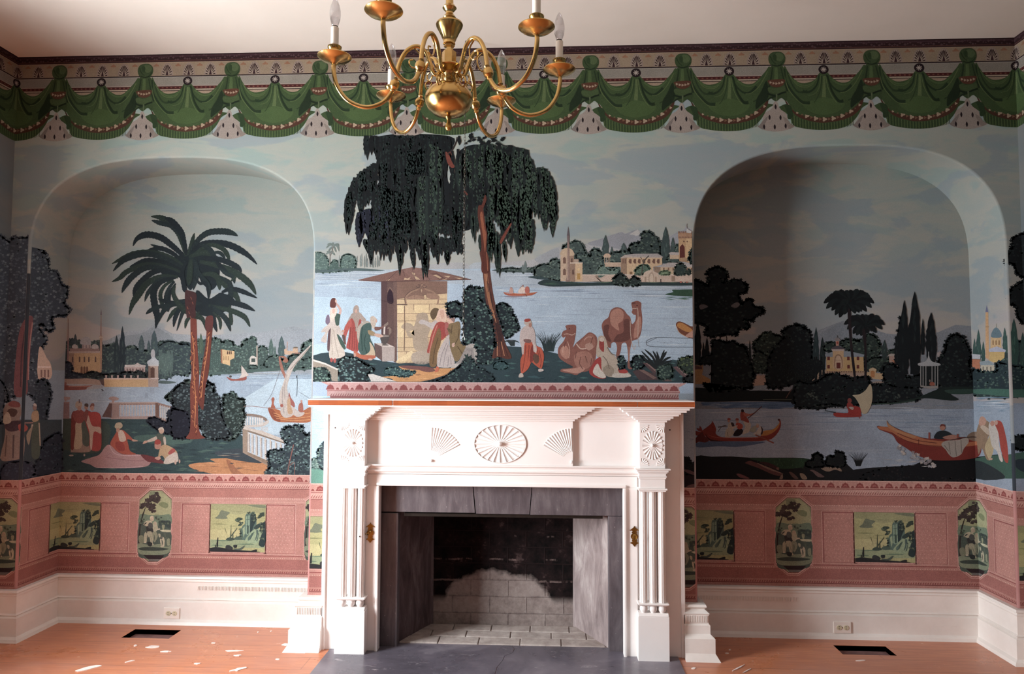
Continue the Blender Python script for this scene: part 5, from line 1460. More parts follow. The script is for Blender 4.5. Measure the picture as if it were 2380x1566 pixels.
# foreground ground
ctx(720, 580, 4.895)
gnd = '20,1205 120,1175 240,1160 420,1160 600,1220 800,1280 1000,1290 1340,1300 1700,1290 2040,1280'
pp(P('20,1210 130,1178 240,1165 380,1160 520,1190 740,1250 990,1290 1400,1290 1700,1200 1900,1130')+[(1133, 802), (1210, 806), (1280, 818), (1330, 830), (1420, 845), (1500, 835), (1612, 842), (1612, 889), (700, 889)], '2c3e44')
GRS = ['22323a', '365056', '40605e', '2c464a']
for i in range(150):
    x = 735+870*rnd.random(); y = 836+50*rnd.random(); l_ = 8+26*rnd.random()
    pp([(x, y), (x+l_*.4, y-1.2-2*rnd.random()), (x+l_, y), (x+l_*.5, y+1.6)], GRS[i % 4])
# path
sm('810,1450 900,1440 1010,1420 1100,1410 1000,1390 1030,1350 1020,1325 1200,1330 1360,1345 1560,1350 1700,1335 1650,1360 1600,1420 1500,1440 1480,1470 1300,1500 960,1500 940,1470', 'b88048', 4)
sm('1020,1325 1100,1318 1250,1325 1400,1345 1380,1370 1200,1365 1080,1350', '6c4440', 4); streaks(940, 1030, 866, 884, 14, ['8a5c40', 'c89458'], 8, 30, 1.6)
sm('1380,1480 1500,1440 1640,1420 1900,1420 2000,1500 1300,1500', '263036', 4)
# fountain house
poly('812,355 995,355 992,1290 960,1280 815,1100', '5a4440'); poly('990,355 1565,358 1562,620 1560,1290 1000,1290', 'bca27a')
poly('990,355 1565,358 1562,500 1300,520 1290,560 1200,540 1100,550 990,565', '76594c'); sm('1100,560 1180,520 1290,530 1300,560 1240,560', '8a6a58'); sm('1330,500 1450,510 1470,560 1350,555', '8a6a58')
poly('812,355 882,355 885,1080 815,1060', '50393a'); poly('950,360 992,360 992,1290 962,1270', '644c46'); sm('885,600 885,500 912,450 945,500 950,610', '2c1c28', 3); stroke('885,480 912,432 948,480', '7a5e52', 1.4); stroke('812,580 880,590 950,610', '3c2c2c', 1.2)
for (y, xs) in ((430, (1070, 1380)), (495, (1190, 1325)), (565, ()), (620, (1183, 1360)), (725, (1255,)), (810, (1090, 1400)), (875, (1255,)), (1000, (1185, 1350)), (1115, (1275,)), (1160, (1100,))):
    stroke('992,%d 1562,%d' % (y, y-2), '6e5648', 1.0, smooth=False)
    for x in xs: stroke('%d,%d %d,%d' % (x, y, x, y+70), '6e5648', 0.9, smooth=False)
for (a, b, c_, d_, cc) in ((1000, 630, 1070, 720, 'cab488'), (1190, 630, 1355, 718, 'c8b082'), (1110, 815, 1250, 870, 'c2aa80'), (1000, 830, 1070, 1000, 'c8b084'), (1265, 735, 1400, 805, 'c6ae84')): rect(a, b, c_, d_, cc)
sm('1180,900 1210,800 1220,740 1290,715 1340,740 1350,800 1370,900 1340,1000 1350,1150 1200,1140 1170,1000', '988672', 4); sm('1090,920 1040,880 1100,830 1180,870 1180,980 1120,990', '9c8a74', 4); poly('1130,930 1185,910 1150,960 1190,980', 'c2aa80')
stroke('1095,615 1095,540 1160,480 1230,450 1275,400 1320,450 1400,480 1460,540 1455,620', '8a6c58', 3.6); stroke('1085,615 1085,535 1150,470 1225,440 1275,385', '54403c', 1.2); stroke('990,625 1110,628', '54403c', 2, smooth=False); stroke('1078,640 1080,900 1075,1150', '6e5648', 2, smooth=False); stroke('1440,620 1560,622', '6e5648', 1.6, smooth=False)
for s_ in (-1, 1):
    x = 1272+s_*32
    pts = [(x+s_*(30-2.3*k_)*cos(k_*0.6)*0.9, 412+(30-2.3*k_)*sin(k_*0.6)) for k_ in range(11)]
    stroke(' '.join('%f,%f' % p for p in pts), '54403c', 1.6, 2)
poly('1270,450 1280,460 1273,490 1264,460', 'a88c70')
sm('990,1290 1000,1250 1080,1200 1160,1150 1170,1200 1100,1260 1080,1290', 'c8b084', 3); sm('1180,1290 1170,1180 1350,1150 1360,1290', '9c8c7c', 3)
for x in range(1000, 1400, 14): stroke('%d,1300 %d,1272' % (x, x+6), '3a3438', 1.2, w1=0.4, smooth=False)
# roof
poly('550,345 1000,235 1165,200 1290,215 1560,270 1835,338 1830,346 1560,352 820,368 560,352', '705048'); poly('550,345 820,368 1560,352 1830,346 1835,340 1560,345 820,360', '4c3434')
poly('1165,200 1290,215 1480,350 1200,355 1060,240', '785850'); poly('1380,270 1480,350 1560,352 1440,262', '644640')
for s_ in ('1070,345 1080,320 1110,330 1150,310 1130,340 1180,345', '1160,260 1200,270 1190,300 1240,330 1200,320', '870,350 920,330 900,352', '1400,290 1440,285 1500,320 1480,330', '1520,300 1600,300 1580,320', '1180,300 1220,310 1260,345 1210,340', '1500,335 1560,330 1550,348', '1640,315 1740,330 1700,335'): poly(s_, 'aa9070')
for s_ in ('1000,240 880,355', '1165,200 1200,355', '1060,235 1080,300', '1290,218 1370,350', '1440,262 1560,350'): stroke(s_, '4c3434', 1, smooth=False)
# plinth, urn, spout
poly('735,1062 820,1100 825,1270 735,1200', '5e4a48'); poly('820,1100 968,1110 965,1270 825,1272', '9c8e88'); poly('735,1062 880,1068 968,1108 820,1102', 'b4a8a0')
sm('805,980 905,975 895,1030 870,1075 840,1080 815,1050', '4c4442', 4); sm('805,985 850,970 905,978 890,992 820,995', '7a706a', 4); sm('835,1075 885,1078 895,1090 825,1090', '5a504c', 3); stroke('860,850 850,900 848,965', 'c0b4ac', 3.6); sm('842,860 880,830 890,820 892,850 860,880', '7a6a60', 3); sm('900,970 930,940 925,900 900,880 880,900 905,910', '76645a', 3)
# women by the lake
DRK, SKN = '5c3c38', 'b08a78'
sm('225,1230 230,1000 240,900 225,830 250,750 290,740 310,800 330,830 335,960 360,1060 400,1170 390,1220 330,1235', 'b8aca0', 4); sm('200,1140 205,990 220,900 240,870 235,1000 225,1145', '5a4448', 4); sm('310,960 360,1010 410,1110 390,1135 340,1060', '3a5048', 4); sm('180,830 190,760 215,740 230,800 220,860', '6c5c70', 4)
sm('130,1040 140,1000 180,940 130,940 150,900 200,860 240,820 300,815 340,880 370,940 410,950 390,985 330,960 280,900 240,890 200,960 190,1050 160,1055', 'b4a8a0', 4); sm('285,735 330,730 350,740 340,800 330,860 295,850', '3a5048', 4); sm('230,790 232,700 250,665 285,655 310,670 310,710 290,760 260,800', 'c4b4a8', 4); ell(272, 700, 17, 28, 'c09c8c'); stroke('340,735 350,690 330,650 305,620 290,600', 'b8948a', 5.5); sm('232,650 232,600 245,565 262,550 290,552 295,575 300,610 292,655 262,662', '5e3430', 4); ell(298, 585, 10, 20, 'c4a090')
ell(248, 1255, 16, 26, '9a4440'); ell(285, 1262, 16, 28, 'a04a44'); stroke('270,910 300,1100 330,1220', 'a09488', 2); stroke('255,900 250,1050 262,1200', 'a09488', 1.6)
sm('415,1110 440,1000 455,880 465,780 500,720 560,720 590,800 560,1000 555,1140 520,1165 440,1130', '98403a', 4); sm('395,890 420,840 455,780 480,850 440,920 410,1010 415,1090 380,1010', 'a44a42', 4); sm('425,830 460,760 490,720 560,710 610,760 640,800 610,830 570,790 550,860 545,920 520,925 515,850 480,780', '94847a', 4); sm('495,720 500,660 530,630 555,650 560,700 545,740 520,745', '94847a', 4); ell(527, 700, 14, 24, 'b89080'); sm('370,970 400,980 410,1060 395,1075 372,1010', '5c4440', 4); ell(380, 925, 16, 14, 'b08878')
for x in (450, 480, 505, 530): stroke('%d,880 %d,1140' % (x+15, x), '702c2c', 1.2, smooth=False)
sm('550,1120 560,1000 545,920 560,860 600,830 660,830 700,850 700,950 690,1010 740,1120 735,1200 640,1215 590,1200', '3c5450', 4); sm('540,1000 540,900 580,840 640,810 690,830 640,840 590,880 570,960 560,1060', '9a9084', 4); sm('690,820 690,770 720,755 745,770 765,800 755,830 740,880 720,900 700,860', 'a89a8c', 4); ell(757, 812, 10, 18, 'b48c7c')
sm('740,880 800,880 840,860 845,880 800,910 745,920', '6c4a44', 4); sm('660,920 700,920 745,950 740,980 680,970', '8a7454', 4); sm('740,955 800,960 840,985 790,1000 740,980', 'b89484', 4); sm('680,1050 720,1100 742,1170 730,1210 600,1210 660,1180 690,1130', 'b4a084', 4); sm('590,1195 740,1205 730,1240 620,1250 530,1215 500,1180 520,1150', 'a8583c', 4); ell(512, 1200, 14, 26, 'b08878'); ell(690, 1248, 26, 11, 'b8948a')
stroke('600,880 590,1000 600,1150', '28403c', 2); stroke('640,960 620,1060 650,1180', '28403c', 2)
# couple against the wall
sm('1370,740 1385,690 1420,665 1470,680 1440,760 1400,800', '5c4a34', 4); sm('1240,830 1260,800 1300,800 1380,830 1440,800 1480,850 1400,910 1370,890 1300,850 1270,850', 'a89e9a', 4); sm('1440,800 1460,700 1490,670 1540,690 1555,760 1540,840 1480,840', 'c4a490', 4); sm('1480,700 1520,690 1530,760 1500,790', 'b8907c', 3)
sm('1335,1170 1360,1050 1390,940 1440,840 1500,820 1560,850 1575,930 1540,1000 1470,1060 1440,1140 1400,1160', '963c34', 4); sm('1365,1320 1370,1160 1420,1000 1460,900 1490,920 1490,1060 1450,1180 1440,1320', '705434', 4); stroke('1360,1180 1400,1000 1450,860', 'b07060', 2.2); sm('1480,900 1490,840 1540,850 1560,940 1530,990', '8c3834', 4)
sm('1555,760 1560,710 1590,695 1620,730 1650,790 1640,830 1600,830 1570,790', '8a6a64', 4); sm('1560,790 1590,780 1640,830 1680,820 1640,870 1580,860', 'c09c88', 4); sm('1560,900 1580,850 1640,830 1700,820 1715,900 1705,1010 1730,1060 1770,1080 1775,1160 1740,1200 1680,1270 1640,1250 1600,1150 1590,1020', '746040', 4)
sm('1450,1320 1455,1200 1500,1080 1560,990 1590,970 1585,1060 1610,1160 1650,1290 1590,1340 1490,1340', 'a89c98', 4); sm('1540,830 1580,840 1570,910 1580,960 1560,980 1540,940', '94504c', 4); sm('1620,1070 1650,1060 1645,1100 1620,1105', 'b89484', 4); sm('1560,900 1580,895 1620,930 1600,950', '5c4a34', 3)
for s_ in ('1480,1320 1500,1200 1560,1060', '1520,1330 1540,1200 1575,1080', '1570,1330 1580,1220', '1610,1310 1600,1200'): stroke(s_, '7c7074', 1.2)
for s_ in ('1700,900 1690,1000 1650,1080', '1740,1190 1680,1100', '1620,860 1610,960', '1400,1300 1420,1150 1460,1000'): stroke(s_, '4c3c28', 1.6)
sm('1430,1370 1440,1330 1470,1340 1460,1385 1420,1395', 'b0583a', 3); sm('1230,1340 1330,1330 1430,1370 1360,1395 1260,1375', '6c4440', 3)
# stone bench
poly('1770,1075 1855,1068 1910,1090 1910,1300 1880,1310 1860,1120 1775,1110', '9c948e'); poly('1775,1110 1860,1120 1880,1310 1600,1340 1700,1260', '867e7c'); poly('1640,1300 1860,1290 1870,1330 1600,1350', 'a49c96'); stroke('1790,1140 1840,1145 1850,1280', '6a6264', 1.2, smooth=False)
# shrubs
GSH = ['1c262c', '2c4040', '3e5854', '54706a']
foliage('1740,1060 1740,800 1600,760 1565,700 1570,620 1660,590 1740,620 1760,480 1840,420 1940,440 2040,480 2080,1000 2160,1250 1920,1290 1910,1080 1850,1060', GSH, 7, 1.1)
foliage('1380,1500 1480,1470 1600,1400 1680,1340 1740,1280 1780,1230 1850,1240 1900,1320 2040,1400 2060,1500', ['1e2a30', '2c3e40', '46605c'], 6, 0.9)
for s_ in ('1800,1300 1790,1230 1800,1180', '1800,1260 1840,1200', '1810,1280 1770,1220', '1800,1240 1760,1190'): frond(s_, '2a3836', 18)
foliage('300,1500 330,1380 310,1330 330,1270 380,1230 470,1220 540,1240 620,1290 700,1330 740,1370 660,1420 720,1470 700,1500', ['20282c', '3a5256', '587474', '6a8682'], 6.5, 1.2)
foliage('850,1410 870,1350 960,1340 1060,1370 1200,1390 1120,1440 1000,1440', ['30484c', '4a6a68', '5c7c76'], 5, 0.8)
poly('20,1240 180,1290 330,1360 310,1370 180,1310 22,1262', 'c4bcb4'); poly('22,1262 180,1310 320,1375 320,1500 250,1490 230,1400 30,1330', '8e8274'); poly('660,1420 720,1415 990,1500 700,1500', 'bcb4ae')
foliage('24,1500 26,1370 100,1350 190,1360 220,1420 215,1500', ['2c3c3c', '527068', '6c8a7c'], 6, 1.2)
# big tree trunk
ctx(1120, 500, 3.916)
sm('-20,330 30,320 60,380 70,480 90,640 110,760 150,930 190,1080 220,1180 270,1290 230,1310 160,1290 100,1305 95,1280 120,1150 90,980 40,800 15,600 0,450', '562f27', 4)
sm('10,400 40,380 55,560 80,740 120,900 100,930 60,800 30,640', '8a583a', 4); sm('120,960 160,1000 190,1100 170,1180 150,1120 130,1040', '3a2424', 4)
for s_ in ('60,620 90,800 140,980', '40,500 60,700', '130,1100 120,1290', '160,1120 180,1290', '190,1150 240,1290', '150,1000 150,1200', '80,700 110,880 150,960'): stroke(s_, '3c2422', 1.6)
for s_ in ('140,1150 140,1280', '175,1150 205,1280', '100,860 130,980', '30,420 45,600'): stroke(s_, 'b07850', 1.4)
# shrubs by the trunk
foliage('130,830 200,800 260,840 310,950 340,1030 300,1070 250,1110 220,1120 190,1040 150,920', GSH, 6, 1.2)
foliage('-60,1200 -60,760 0,780 60,850 100,980 120,1150 100,1210', GSH, 7, 1.1)
for k_ in range(16): 
    a = -1.5+3.0*k_/15; stroke('%f,%f %f,%f %f,%f' % (265+k_*2, 1190, 265+35*sin(a), 1150-10*cos(a), 265+75*sin(a), 1165-30*cos(a)), '2a3436', 1.4, w1=0.4)
for k_ in range(34):
    a = -1.0+2.0*k_/33; h_ = 120+70*rnd.random()
    stroke('%f,%f %f,%f %f,%f' % (610+40*a, 1240, 610+70*a, 1240-h_*0.6, 610+(115+30*rnd.random())*a, 1240-h_), ['1e2a2e', '2c3c3e'][k_ % 2], 2.2, w1=0.4)
foliage('110,1400 120,1340 200,1330 240,1370 220,1400', ['2c4448', '48686a'], 5, 0.8)
# man with red trousers
sm('385,1150 420,1140 470,1150 500,1190 540,1210 565,1280 550,1380 530,1395 480,1360 450,1340 420,1400 370,1440 355,1430 350,1330 370,1260', 'a8482e', 4); sm('440,1340 480,1300 480,1200 460,1180 440,1240', '78302a', 4)
for s_ in ('400,1180 390,1300 370,1420', '430,1180 420,1320', '520,1230 540,1320 530,1380', '500,1210 520,1290'): stroke(s_, '702c24', 1.4)
sm('345,1100 355,1050 390,1010 430,1000 470,1030 485,1090 490,1160 500,1230 470,1240 460,1160 400,1155 385,1190 380,1260 365,1260 360,1200 345,1150', 'ac9c98', 4); sm('380,1130 440,1130 445,1160 395,1158', '70504c', 3); sm('385,985 395,960 440,955 455,985 450,1015 420,1010 400,1000', 'a8988e', 4); sm('386,965 395,945 435,942 440,962 410,972', '94382e', 4); ell(440, 1000, 13, 22, '9c6c5c'); sm('465,1280 490,1260 520,1290 515,1340 490,1350 470,1320', '5c4034', 4); stroke('465,1160 480,1200 490,1250', 'b8a8a0', 4)
sm('515,1400 555,1400 560,1415 520,1425', 'b8a8a0', 3); sm('345,1440 370,1440 378,1470 335,1475', 'a8988e', 3)
# kneeling and standing camels
CA, CB2, CC = '7c4c42', '5e3832', 'a07060'
sm('1090,1010 1110,960 1150,930 1170,870 1210,840 1250,840 1290,860 1320,900 1350,930 1365,990 1395,960 1400,910 1380,905 1362,880 1370,860 1360,800 1385,785 1420,780 1450,800 1450,850 1460,950 1450,1060 1425,1120 1380,1140 1365,1150 1350,1220 1345,1300 1350,1370 1375,1395 1340,1400 1325,1370 1330,1290 1315,1170 1275,1170 1265,1230 1240,1300 1220,1280 1230,1210 1215,1160 1180,1165 1170,1210 1130,1180 1110,1100', CA, 4)
sm('1170,900 1200,860 1250,850 1290,890 1280,960 1240,990 1250,1050 1200,1020 1170,980', CC, 4); sm('1290,960 1340,950 1360,1040 1350,1120 1290,1150 1200,1150 1230,1090 1290,1060', CB2, 4); sm('1400,980 1440,920 1452,1000 1440,1060 1410,1110 1380,1110', CC, 4); sm('1110,1010 1160,1000 1150,1080 1180,1150 1140,1140 1112,1090', CB2, 4)
ell(1412, 822, 6, 5, '2c1c1c'); sm('1365,800 1390,790 1400,800 1375,812', CB2, 3); stroke('1365,850 1400,850 1420,870 1420,1130', 'b09888', 1.4); stroke('1350,960 1355,1100 1380,1220 1400,1180', 'b09888', 1.3); stroke('1420,1120 1430,1200', '8c8080', 1.3); stroke('1340,1200 1338,1340', CC, 2)
sm('725,1090 740,1055 770,1040 760,1010 790,998 850,1000 858,1040 850,1110 840,1160 830,1200 860,1160 920,1110 970,1068 1010,1075 1045,1110 1050,1180 1040,1260 1030,1330 1000,1390 960,1420 900,1430 860,1455 800,1440 720,1425 725,1400 780,1395 830,1380 760,1340 700,1290 695,1210 740,1150 760,1105 740,1115', CA, 4)
sm('880,1190 930,1120 980,1080 1020,1100 1035,1180 990,1220 930,1215', '8c5c4e', 4); sm('840,1280 900,1240 980,1250 1010,1320 970,1390 900,1400 850,1360', '946456', 4); sm('720,1210 770,1190 800,1260 770,1310 720,1270', CC, 4); sm('730,1410 830,1395 900,1380 940,1400 870,1440', 'a87868', 4); ell(795, 1035, 6, 5, '2c1c1c'); stroke('745,1085 780,1080 820,1090 850,1075', 'b89c8c', 1.3); stroke('860,1170 900,1215 960,1210', 'b89c8c', 2.4); sm('940,1180 990,1160 1015,1200 980,1230 950,1215', 'a07a6c', 4)
for s_ in ('900,1290 890,1350 920,1400', '940,1280 960,1340', '860,1240 850,1300', '1010,1110 990,1170', '760,1150 750,1200', '1000,1300 990,1360'): stroke(s_, CB2, 1.5)
for s_ in ('780,1150 800,1230 790,1300', '740,1190 735,1250', '930,1140 960,1110 1000,1110'): stroke(s_, 'b48c7c', 1.4)
# seated figure
sm('975,1420 1000,1370 1040,1310 1090,1290 1110,1360 1100,1430 1130,1480 1060,1485 1000,1460', '94302c', 4); sm('1010,1430 1050,1350 1080,1400 1130,1470 1080,1480', 'b8aca0', 4); sm('1040,1240 1050,1160 1060,1110 1090,1095 1120,1110 1140,1170 1160,1240 1210,1280 1250,1340 1240,1380 1300,1410 1360,1460 1300,1478 1200,1475 1130,1460 1090,1400 1085,1300 1050,1290', 'a49484', 4)
sm('1068,1200 1070,1140 1090,1125 1110,1150 1110,1240 1085,1230', '8a3430', 4); ell(1092, 1132, 20, 20, 'b8a89c'); sm('1100,1400 1150,1360 1200,1400 1190,1460 1130,1460', '8a7a6a', 4); sm('1240,1395 1300,1400 1330,1430 1260,1440', '98342e', 4); stroke('1140,1200 1180,1260 1230,1280 1250,1340', '6c5c50', 2); stroke('1100,1280 1140,1330 1160,1400', '6c5c50', 1.8); sm('1200,1440 1300,1440 1360,1462 1280,1478 1190,1474', 'b4a89c', 3)
# agave, rocks, right bushes
foliage('1240,1300 1290,1290 1300,1380 1250,1390', GSH, 5, 1); foliage('1360,1330 1400,1280 1460,1290 1490,1350 1460,1390 1380,1400', GSH, 6, 1)
poly('1460,1340 1520,1350 1660,1480 1640,1500 1560,1440', '503c3e'); poly('1490,1345 1530,1350 1650,1470 1600,1440', '7c605c'); poly('1370,1420 1440,1400 1560,1440 1620,1500 1430,1500', '4a383a'); poly('1430,1410 1470,1405 1590,1480 1560,1490', '705650'); poly('1640,1480 1720,1490 1730,1510 1640,1510', '604a48'); poly('1735,1380 1780,1375 1890,1480 1860,1500', '5c4648'); poly('1770,1380 1830,1400 1900,1470 1880,1480', '846a66')
for s_ in ('1590,1400 1540,1330 1450,1235', '1590,1400 1560,1300 1480,1220', '1590,1400 1590,1310 1555,1235', '1590,1400 1610,1330 1590,1240', '1590,1400 1630,1310 1660,1225', '1590,1400 1650,1290 1680,1240', '1600,1400 1660,1320 1720,1290', '1590,1400 1660,1350 1730,1320', '1580,1400 1530,1350 1470,1290', '1590,1400 1640,1370 1740,1360', '1585,1390 1500,1330 1460,1270'): frond(s_, '1e2426', 18)
foliage('1610,1490 1600,1400 1650,1370 1720,1360 1740,1420 1720,1480', ['2a3a38', '40544c', '5a6e5e'], 6, 1); foliage('1790,1370 1800,1310 1870,1290 1940,1310 1940,1450 1860,1430', ['28342e', '3c4c3c', '54663c'], 6, 1); foliage('1840,1510 1850,1470 1940,1450 1940,1520', ['16191c', '242c2c'], 6, 0.8)
# boat at the right edge, net on the water
sm('1765,1000 1785,968 1830,975 1900,1010 1940,1020 1940,1120 1880,1115 1800,1070', '6c3c28', 4); sm('1775,1005 1790,980 1830,985 1900,1030 1920,1060 1860,1060 1800,1030', 'a8702e', 4); stroke('1770,1010 1800,1070 1880,1115', 'b88c68', 1.2); sm('1850,1100 1900,1060 1940,1040 1940,1110 1890,1110', 'a87c6c', 3)
stroke('1925,1120 1780,1118 1600,1112 1510,1135 1495,1165 1520,1190 1640,1200 1800,1200 1935,1200', '5c6670', 1.4); stroke('1600,1112 1560,1130 1530,1145 1500,1160', '5c6670', 1); 
for (x, y) in ((1600, 1150), (1660, 1160), (1720, 1150), (1790, 1170), (1850, 1165), (1690, 1172)): ell(x, y, 4, 3, '5a6670', 6)
# willow crown
ctx(0, 0, 1)
WD, WM, WL1 = '10161a', '1b2626', '31443a'
crown = [(845, 318, 60), (850, 330, 70)]
branches = '860,318 900,316 960,316 1040,318 1060,345 1052,380 1060,392 1076,360 1090,335 1130,322 1180,340 1220,345 1242,385 1262,400 1282,430 1290,480 1288,560 1278,530 1262,500 1248,470 1245,600 1222,580 1210,540 1190,500 1180,560 1160,540 1145,480 1125,470 1110,560 1090,530 1075,590 1050,560 1035,600 1010,560 985,600 960,570 930,600 900,560 870,540 845,560 842,500 835,490 848,430 870,400 880,370 868,330'
sm('884,316 1044,316 1050,350 1040,400 1050,430 1100,400 1120,440 1110,520 1060,540 1000,540 950,545 900,530 878,500 872,460 884,420 892,370', WD, 4)
sm('1064,360 1100,336 1150,345 1190,355 1230,390 1238,440 1215,480 1160,470 1110,460 1070,440', WD, 4)
WBASE = 330
def droop(path, n, l0, l1, w, cols, hi, sway=0):
    if n < 1: return
    pts = catmull(P(path), 12); m_ = len(pts)
    bl_ = WBASE+(10 if cols is D3 else 0)
    for i in range(n):
        p = pts[int((i+0.5*rnd.random())/n*(m_-1))]
        l_ = l0+(l1-l0)*rnd.random()
        strand(p[0]+4*(rnd.random()-.5), p[1]-3, l_, w*(0.75+0.5*rnd.random()), cols[i % len(cols)], sway*(rnd.random()-.3), hi if rnd.random() < 0.75 else None, bl_+1+i % len(cols))
D1, D2 = ['0e1316', '12191c', '0c1114'], '1b2827'
D3, D4 = ['161f1e', '1c2826', '141b1c'], '33463a'
droop('846,318 862,318 878,318', 4, 40, 62, 9, D1, D2); droop('868,320 884,320', 3, 18, 34, 8, D1, D2)
droop('838,408 846,398 860,388 876,380', 9, 50, 100, 12, D1, D2); droop('812,470 816,440 826,415 842,400', 9, 50, 90, 12, D1, D2); droop('806,470 810,450', 4, 50, 80, 10, D1, D2)
droop('884,320 920,318 960,318 1000,318 1040,318', 34, 60, 120, 13, D1, D2)
droop('886,380 910,400 940,400 960,360 985,350', 26, 90, 150, 13, D1, D2)
droop('832,500 850,490 880,484 905,478', 13, 50, 90, 13, ['10131c', '141824'], '262a3c')
droop('862,520 890,510 920,500 960,495 1000,490 1040,480 1070,500', 50, 60, 100, 13, D1, D2, 4)
droop('870,430 900,440 940,450 985,430 1020,420', 30, 90, 140, 13, D1, D2)
droop('925,560 960,556 1000,548 1040,556 1070,548', 20, 20, 60, 11, D1, D2)
droop('975,410 1000,412 1030,420', 10, 110, 160, 14, D3, D4); droop('1000,340 1030,350', 9, 60, 100, 13, D3, D4)
stroke('942,410 958,418 975,408', '14181a', 2); 
droop('1068,365 1090,345 1120,340 1150,350 1180,352', 26, 60, 110, 13, D3, D4)
droop('1050,410 1080,400 1110,400 1140,410', 18, 90, 160, 13, D1, '2c3c34', 3)
droop('1150,350 1175,355 1200,370 1225,365 1240,385', 22, 70, 130, 14, D3, D4)
droop('1120,330 1160,342 1200,345 1230,352', 16, 40, 90, 12, D3, D4)
droop('1140,420 1160,430 1180,440', 12, 80, 110, 14, D3, D4, 6)
droop('1166,450 1190,450 1215,440 1232,420', 24, 90, 135, 14, D3, D4, 5)
droop('1242,402 1256,392 1272,400 1282,425 1288,450', 18, 60, 120, 14, D3, D4, 3)
droop('1200,520 1225,520 1240,510', 10, 50, 80, 12, D3, D4)
droop('1262,440 1280,450 1288,470', 8, 60, 100, 12, D3, D4)
ctx(780, 300, 3.915)
droop('1290,560 1330,540 1380,520', 0, 1, 2, 3, D1, D2)
# strands framing the trunk
for (x, y, l_, w) in ((1360, 790, 90, 20), (1390, 780, 110, 22), (1410, 800, 105, 20), (1430, 860, 70, 18), (1460, 940, 95, 20), (1485, 960, 100, 16), (1540, 1020, 50, 14), (1530, 1030, 38, 12), (1310, 960, 40, 12), (1260, 760, 72, 14), (1240, 760, 60, 14), (1285, 700, 60, 14)):
    strand(780+x/3.915, 300+y/3.915, l_, w/2.0, D3[1], 2, D4, WBASE+22)
for (x, y, l_) in ((795, 960, 105), (830, 960, 100), (815, 1000, 88), (580, 1050, 72), (600, 1010, 60), (440, 1050, 28), (290, 1010, 32), (270, 1000, 24), (700, 1080, 40), (1010, 1060, 46), (1020, 1100, 34), (930, 1040, 30), (1140, 1040, 26), (1070, 1040, 20), (480, 1040, 18), (345, 1000, 25), (760, 1060, 34)):
    strand(780+x/3.915, 300+y/3.915, l_, 9, D1[0], 1, '2c3a34', WBASE+9)
# branches of the willow
sm('1000,210 1030,230 1060,300 1085,345 1050,350 1015,300', '6c3428', 4); stroke('1020,230 1060,190 1095,120 1105,75', '2a2224', 3.4, w1=2.4); stroke('1020,225 1045,210 1055,240', '5a2e26', 2)
stroke('1170,560 1200,600', '5a2c24', 4); sm('1300,700 1330,690 1350,620 1365,600 1372,650 1345,720 1350,770 1370,900 1380,960 1375,1100 1395,1180 1395,1300 1330,1300 1330,1150 1320,960 1295,800', '54281e', 4); sm('1315,780 1335,760 1355,900 1370,960 1360,1120 1345,1000 1330,900', '84482c', 4); stroke('1340,1100 1350,1280', '4c2420', 1.6); stroke('1375,1120 1385,1290', '8e5438', 1.8); sm('1495,1020 1540,940 1590,860 1600,870 1560,950 1510,1040', '6c3428', 4); stroke('1500,1000 1560,900', '3a2020', 1.4)
for s_ in ('1460,930 1490,960 1500,990', '1350,720 1390,760', '1440,80 1500,140 1560,160', '1480,110 1530,150 1590,150 1640,170', '1560,160 1560,240', '1180,130 1240,90 1300,70'): stroke(s_, '1a2022', 1.4)
for (x, y) in ((1320, 110), (1340, 140), (1300, 90), (1440, 90), (1470, 120), (1540, 190), (1560, 230), (1590, 200), (1600, 170), (1520, 100), (1530, 90), (1360, 80), (1410, 100), (1230, 60), (640, 470), (680, 450), (700, 440), (650, 510), (750, 430), (1250, 90), (1200, 120), (1380, 130), (1500, 150)):
    for q in range(3): clump(780+(x+40*(rnd.random()-.5))/3.915, 300+(y+30*(rnd.random()-.5))/3.915, 4.2, D1[0])
for (x, y, l_) in ((1125, 60, 22), (1225, 45, 12), (1115, 180, 40)): strand(780+x/3.915, 300+y/3.915, l_, 7, D1[0])
for (x, y, l_, w) in ((884, 330, 70, 9), (888, 380, 60, 9), (1044, 322, 60, 9), (1050, 350, 70, 10), (1064, 372, 60, 10), (874, 470, 60, 10), (900, 520, 70, 10), (1234, 372, 40, 10), (1180, 344, 30, 9), (1096, 340, 30, 8), (1118, 460, 96, 10), (1108, 470, 70, 10), (1042, 560, 44, 8), (1016, 566, 50, 8), (960, 580, 46, 8), (905, 570, 40, 8)):
    strand(x, y, l_, w, D1[0], 2, D2, WBASE+4)
# strips beside the mantelpiece (paper continues down to the dado)
on(mur, 'FML', 'FMR'); mur.zmin = ZD-0.001
def wl(s_, pts, col): world([(s_, 1, 0)], pts, col)
wl('FML', [(XB, 0.78), (-0.93, 0.78), (-0.93, 1.20), (XB, 1.20)], 'a8ccdc'); wl('FML', [(XB, 0.78), (-0.93, 0.78), (-0.93, 0.865), (XB, 0.855)], '5c9080')
wl('FML', [(XB, 1.045), (-0.93, 1.045), (-0.93, 1.047), (XB, 1.047)], '90b4c8')
ctx(600, 850, 3.1325)
foliage('375,740 378,690 420,670 450,690 470,740', ['54706c', '7c9c94', '90aca0'], 5, 1); foliage('430,640 450,590 490,560 495,740 450,740', ['3c4c54', '5c7878', '7c9890'], 5, 1.1)
for k_ in range(3): streaks(718, 754, 955+10*k_, 1010, 3, ['94b8c8'], 14, 30, 1)
wl('FMR', [(0.70, 0.78), (XC, 0.78), (XC, 1.22), (0.70, 1.22)], '8c9aa8'); wl('FMR', [(0.70, 0.78), (XC, 0.78), (XC, 0.868), (0.70, 0.868)], '241c20')
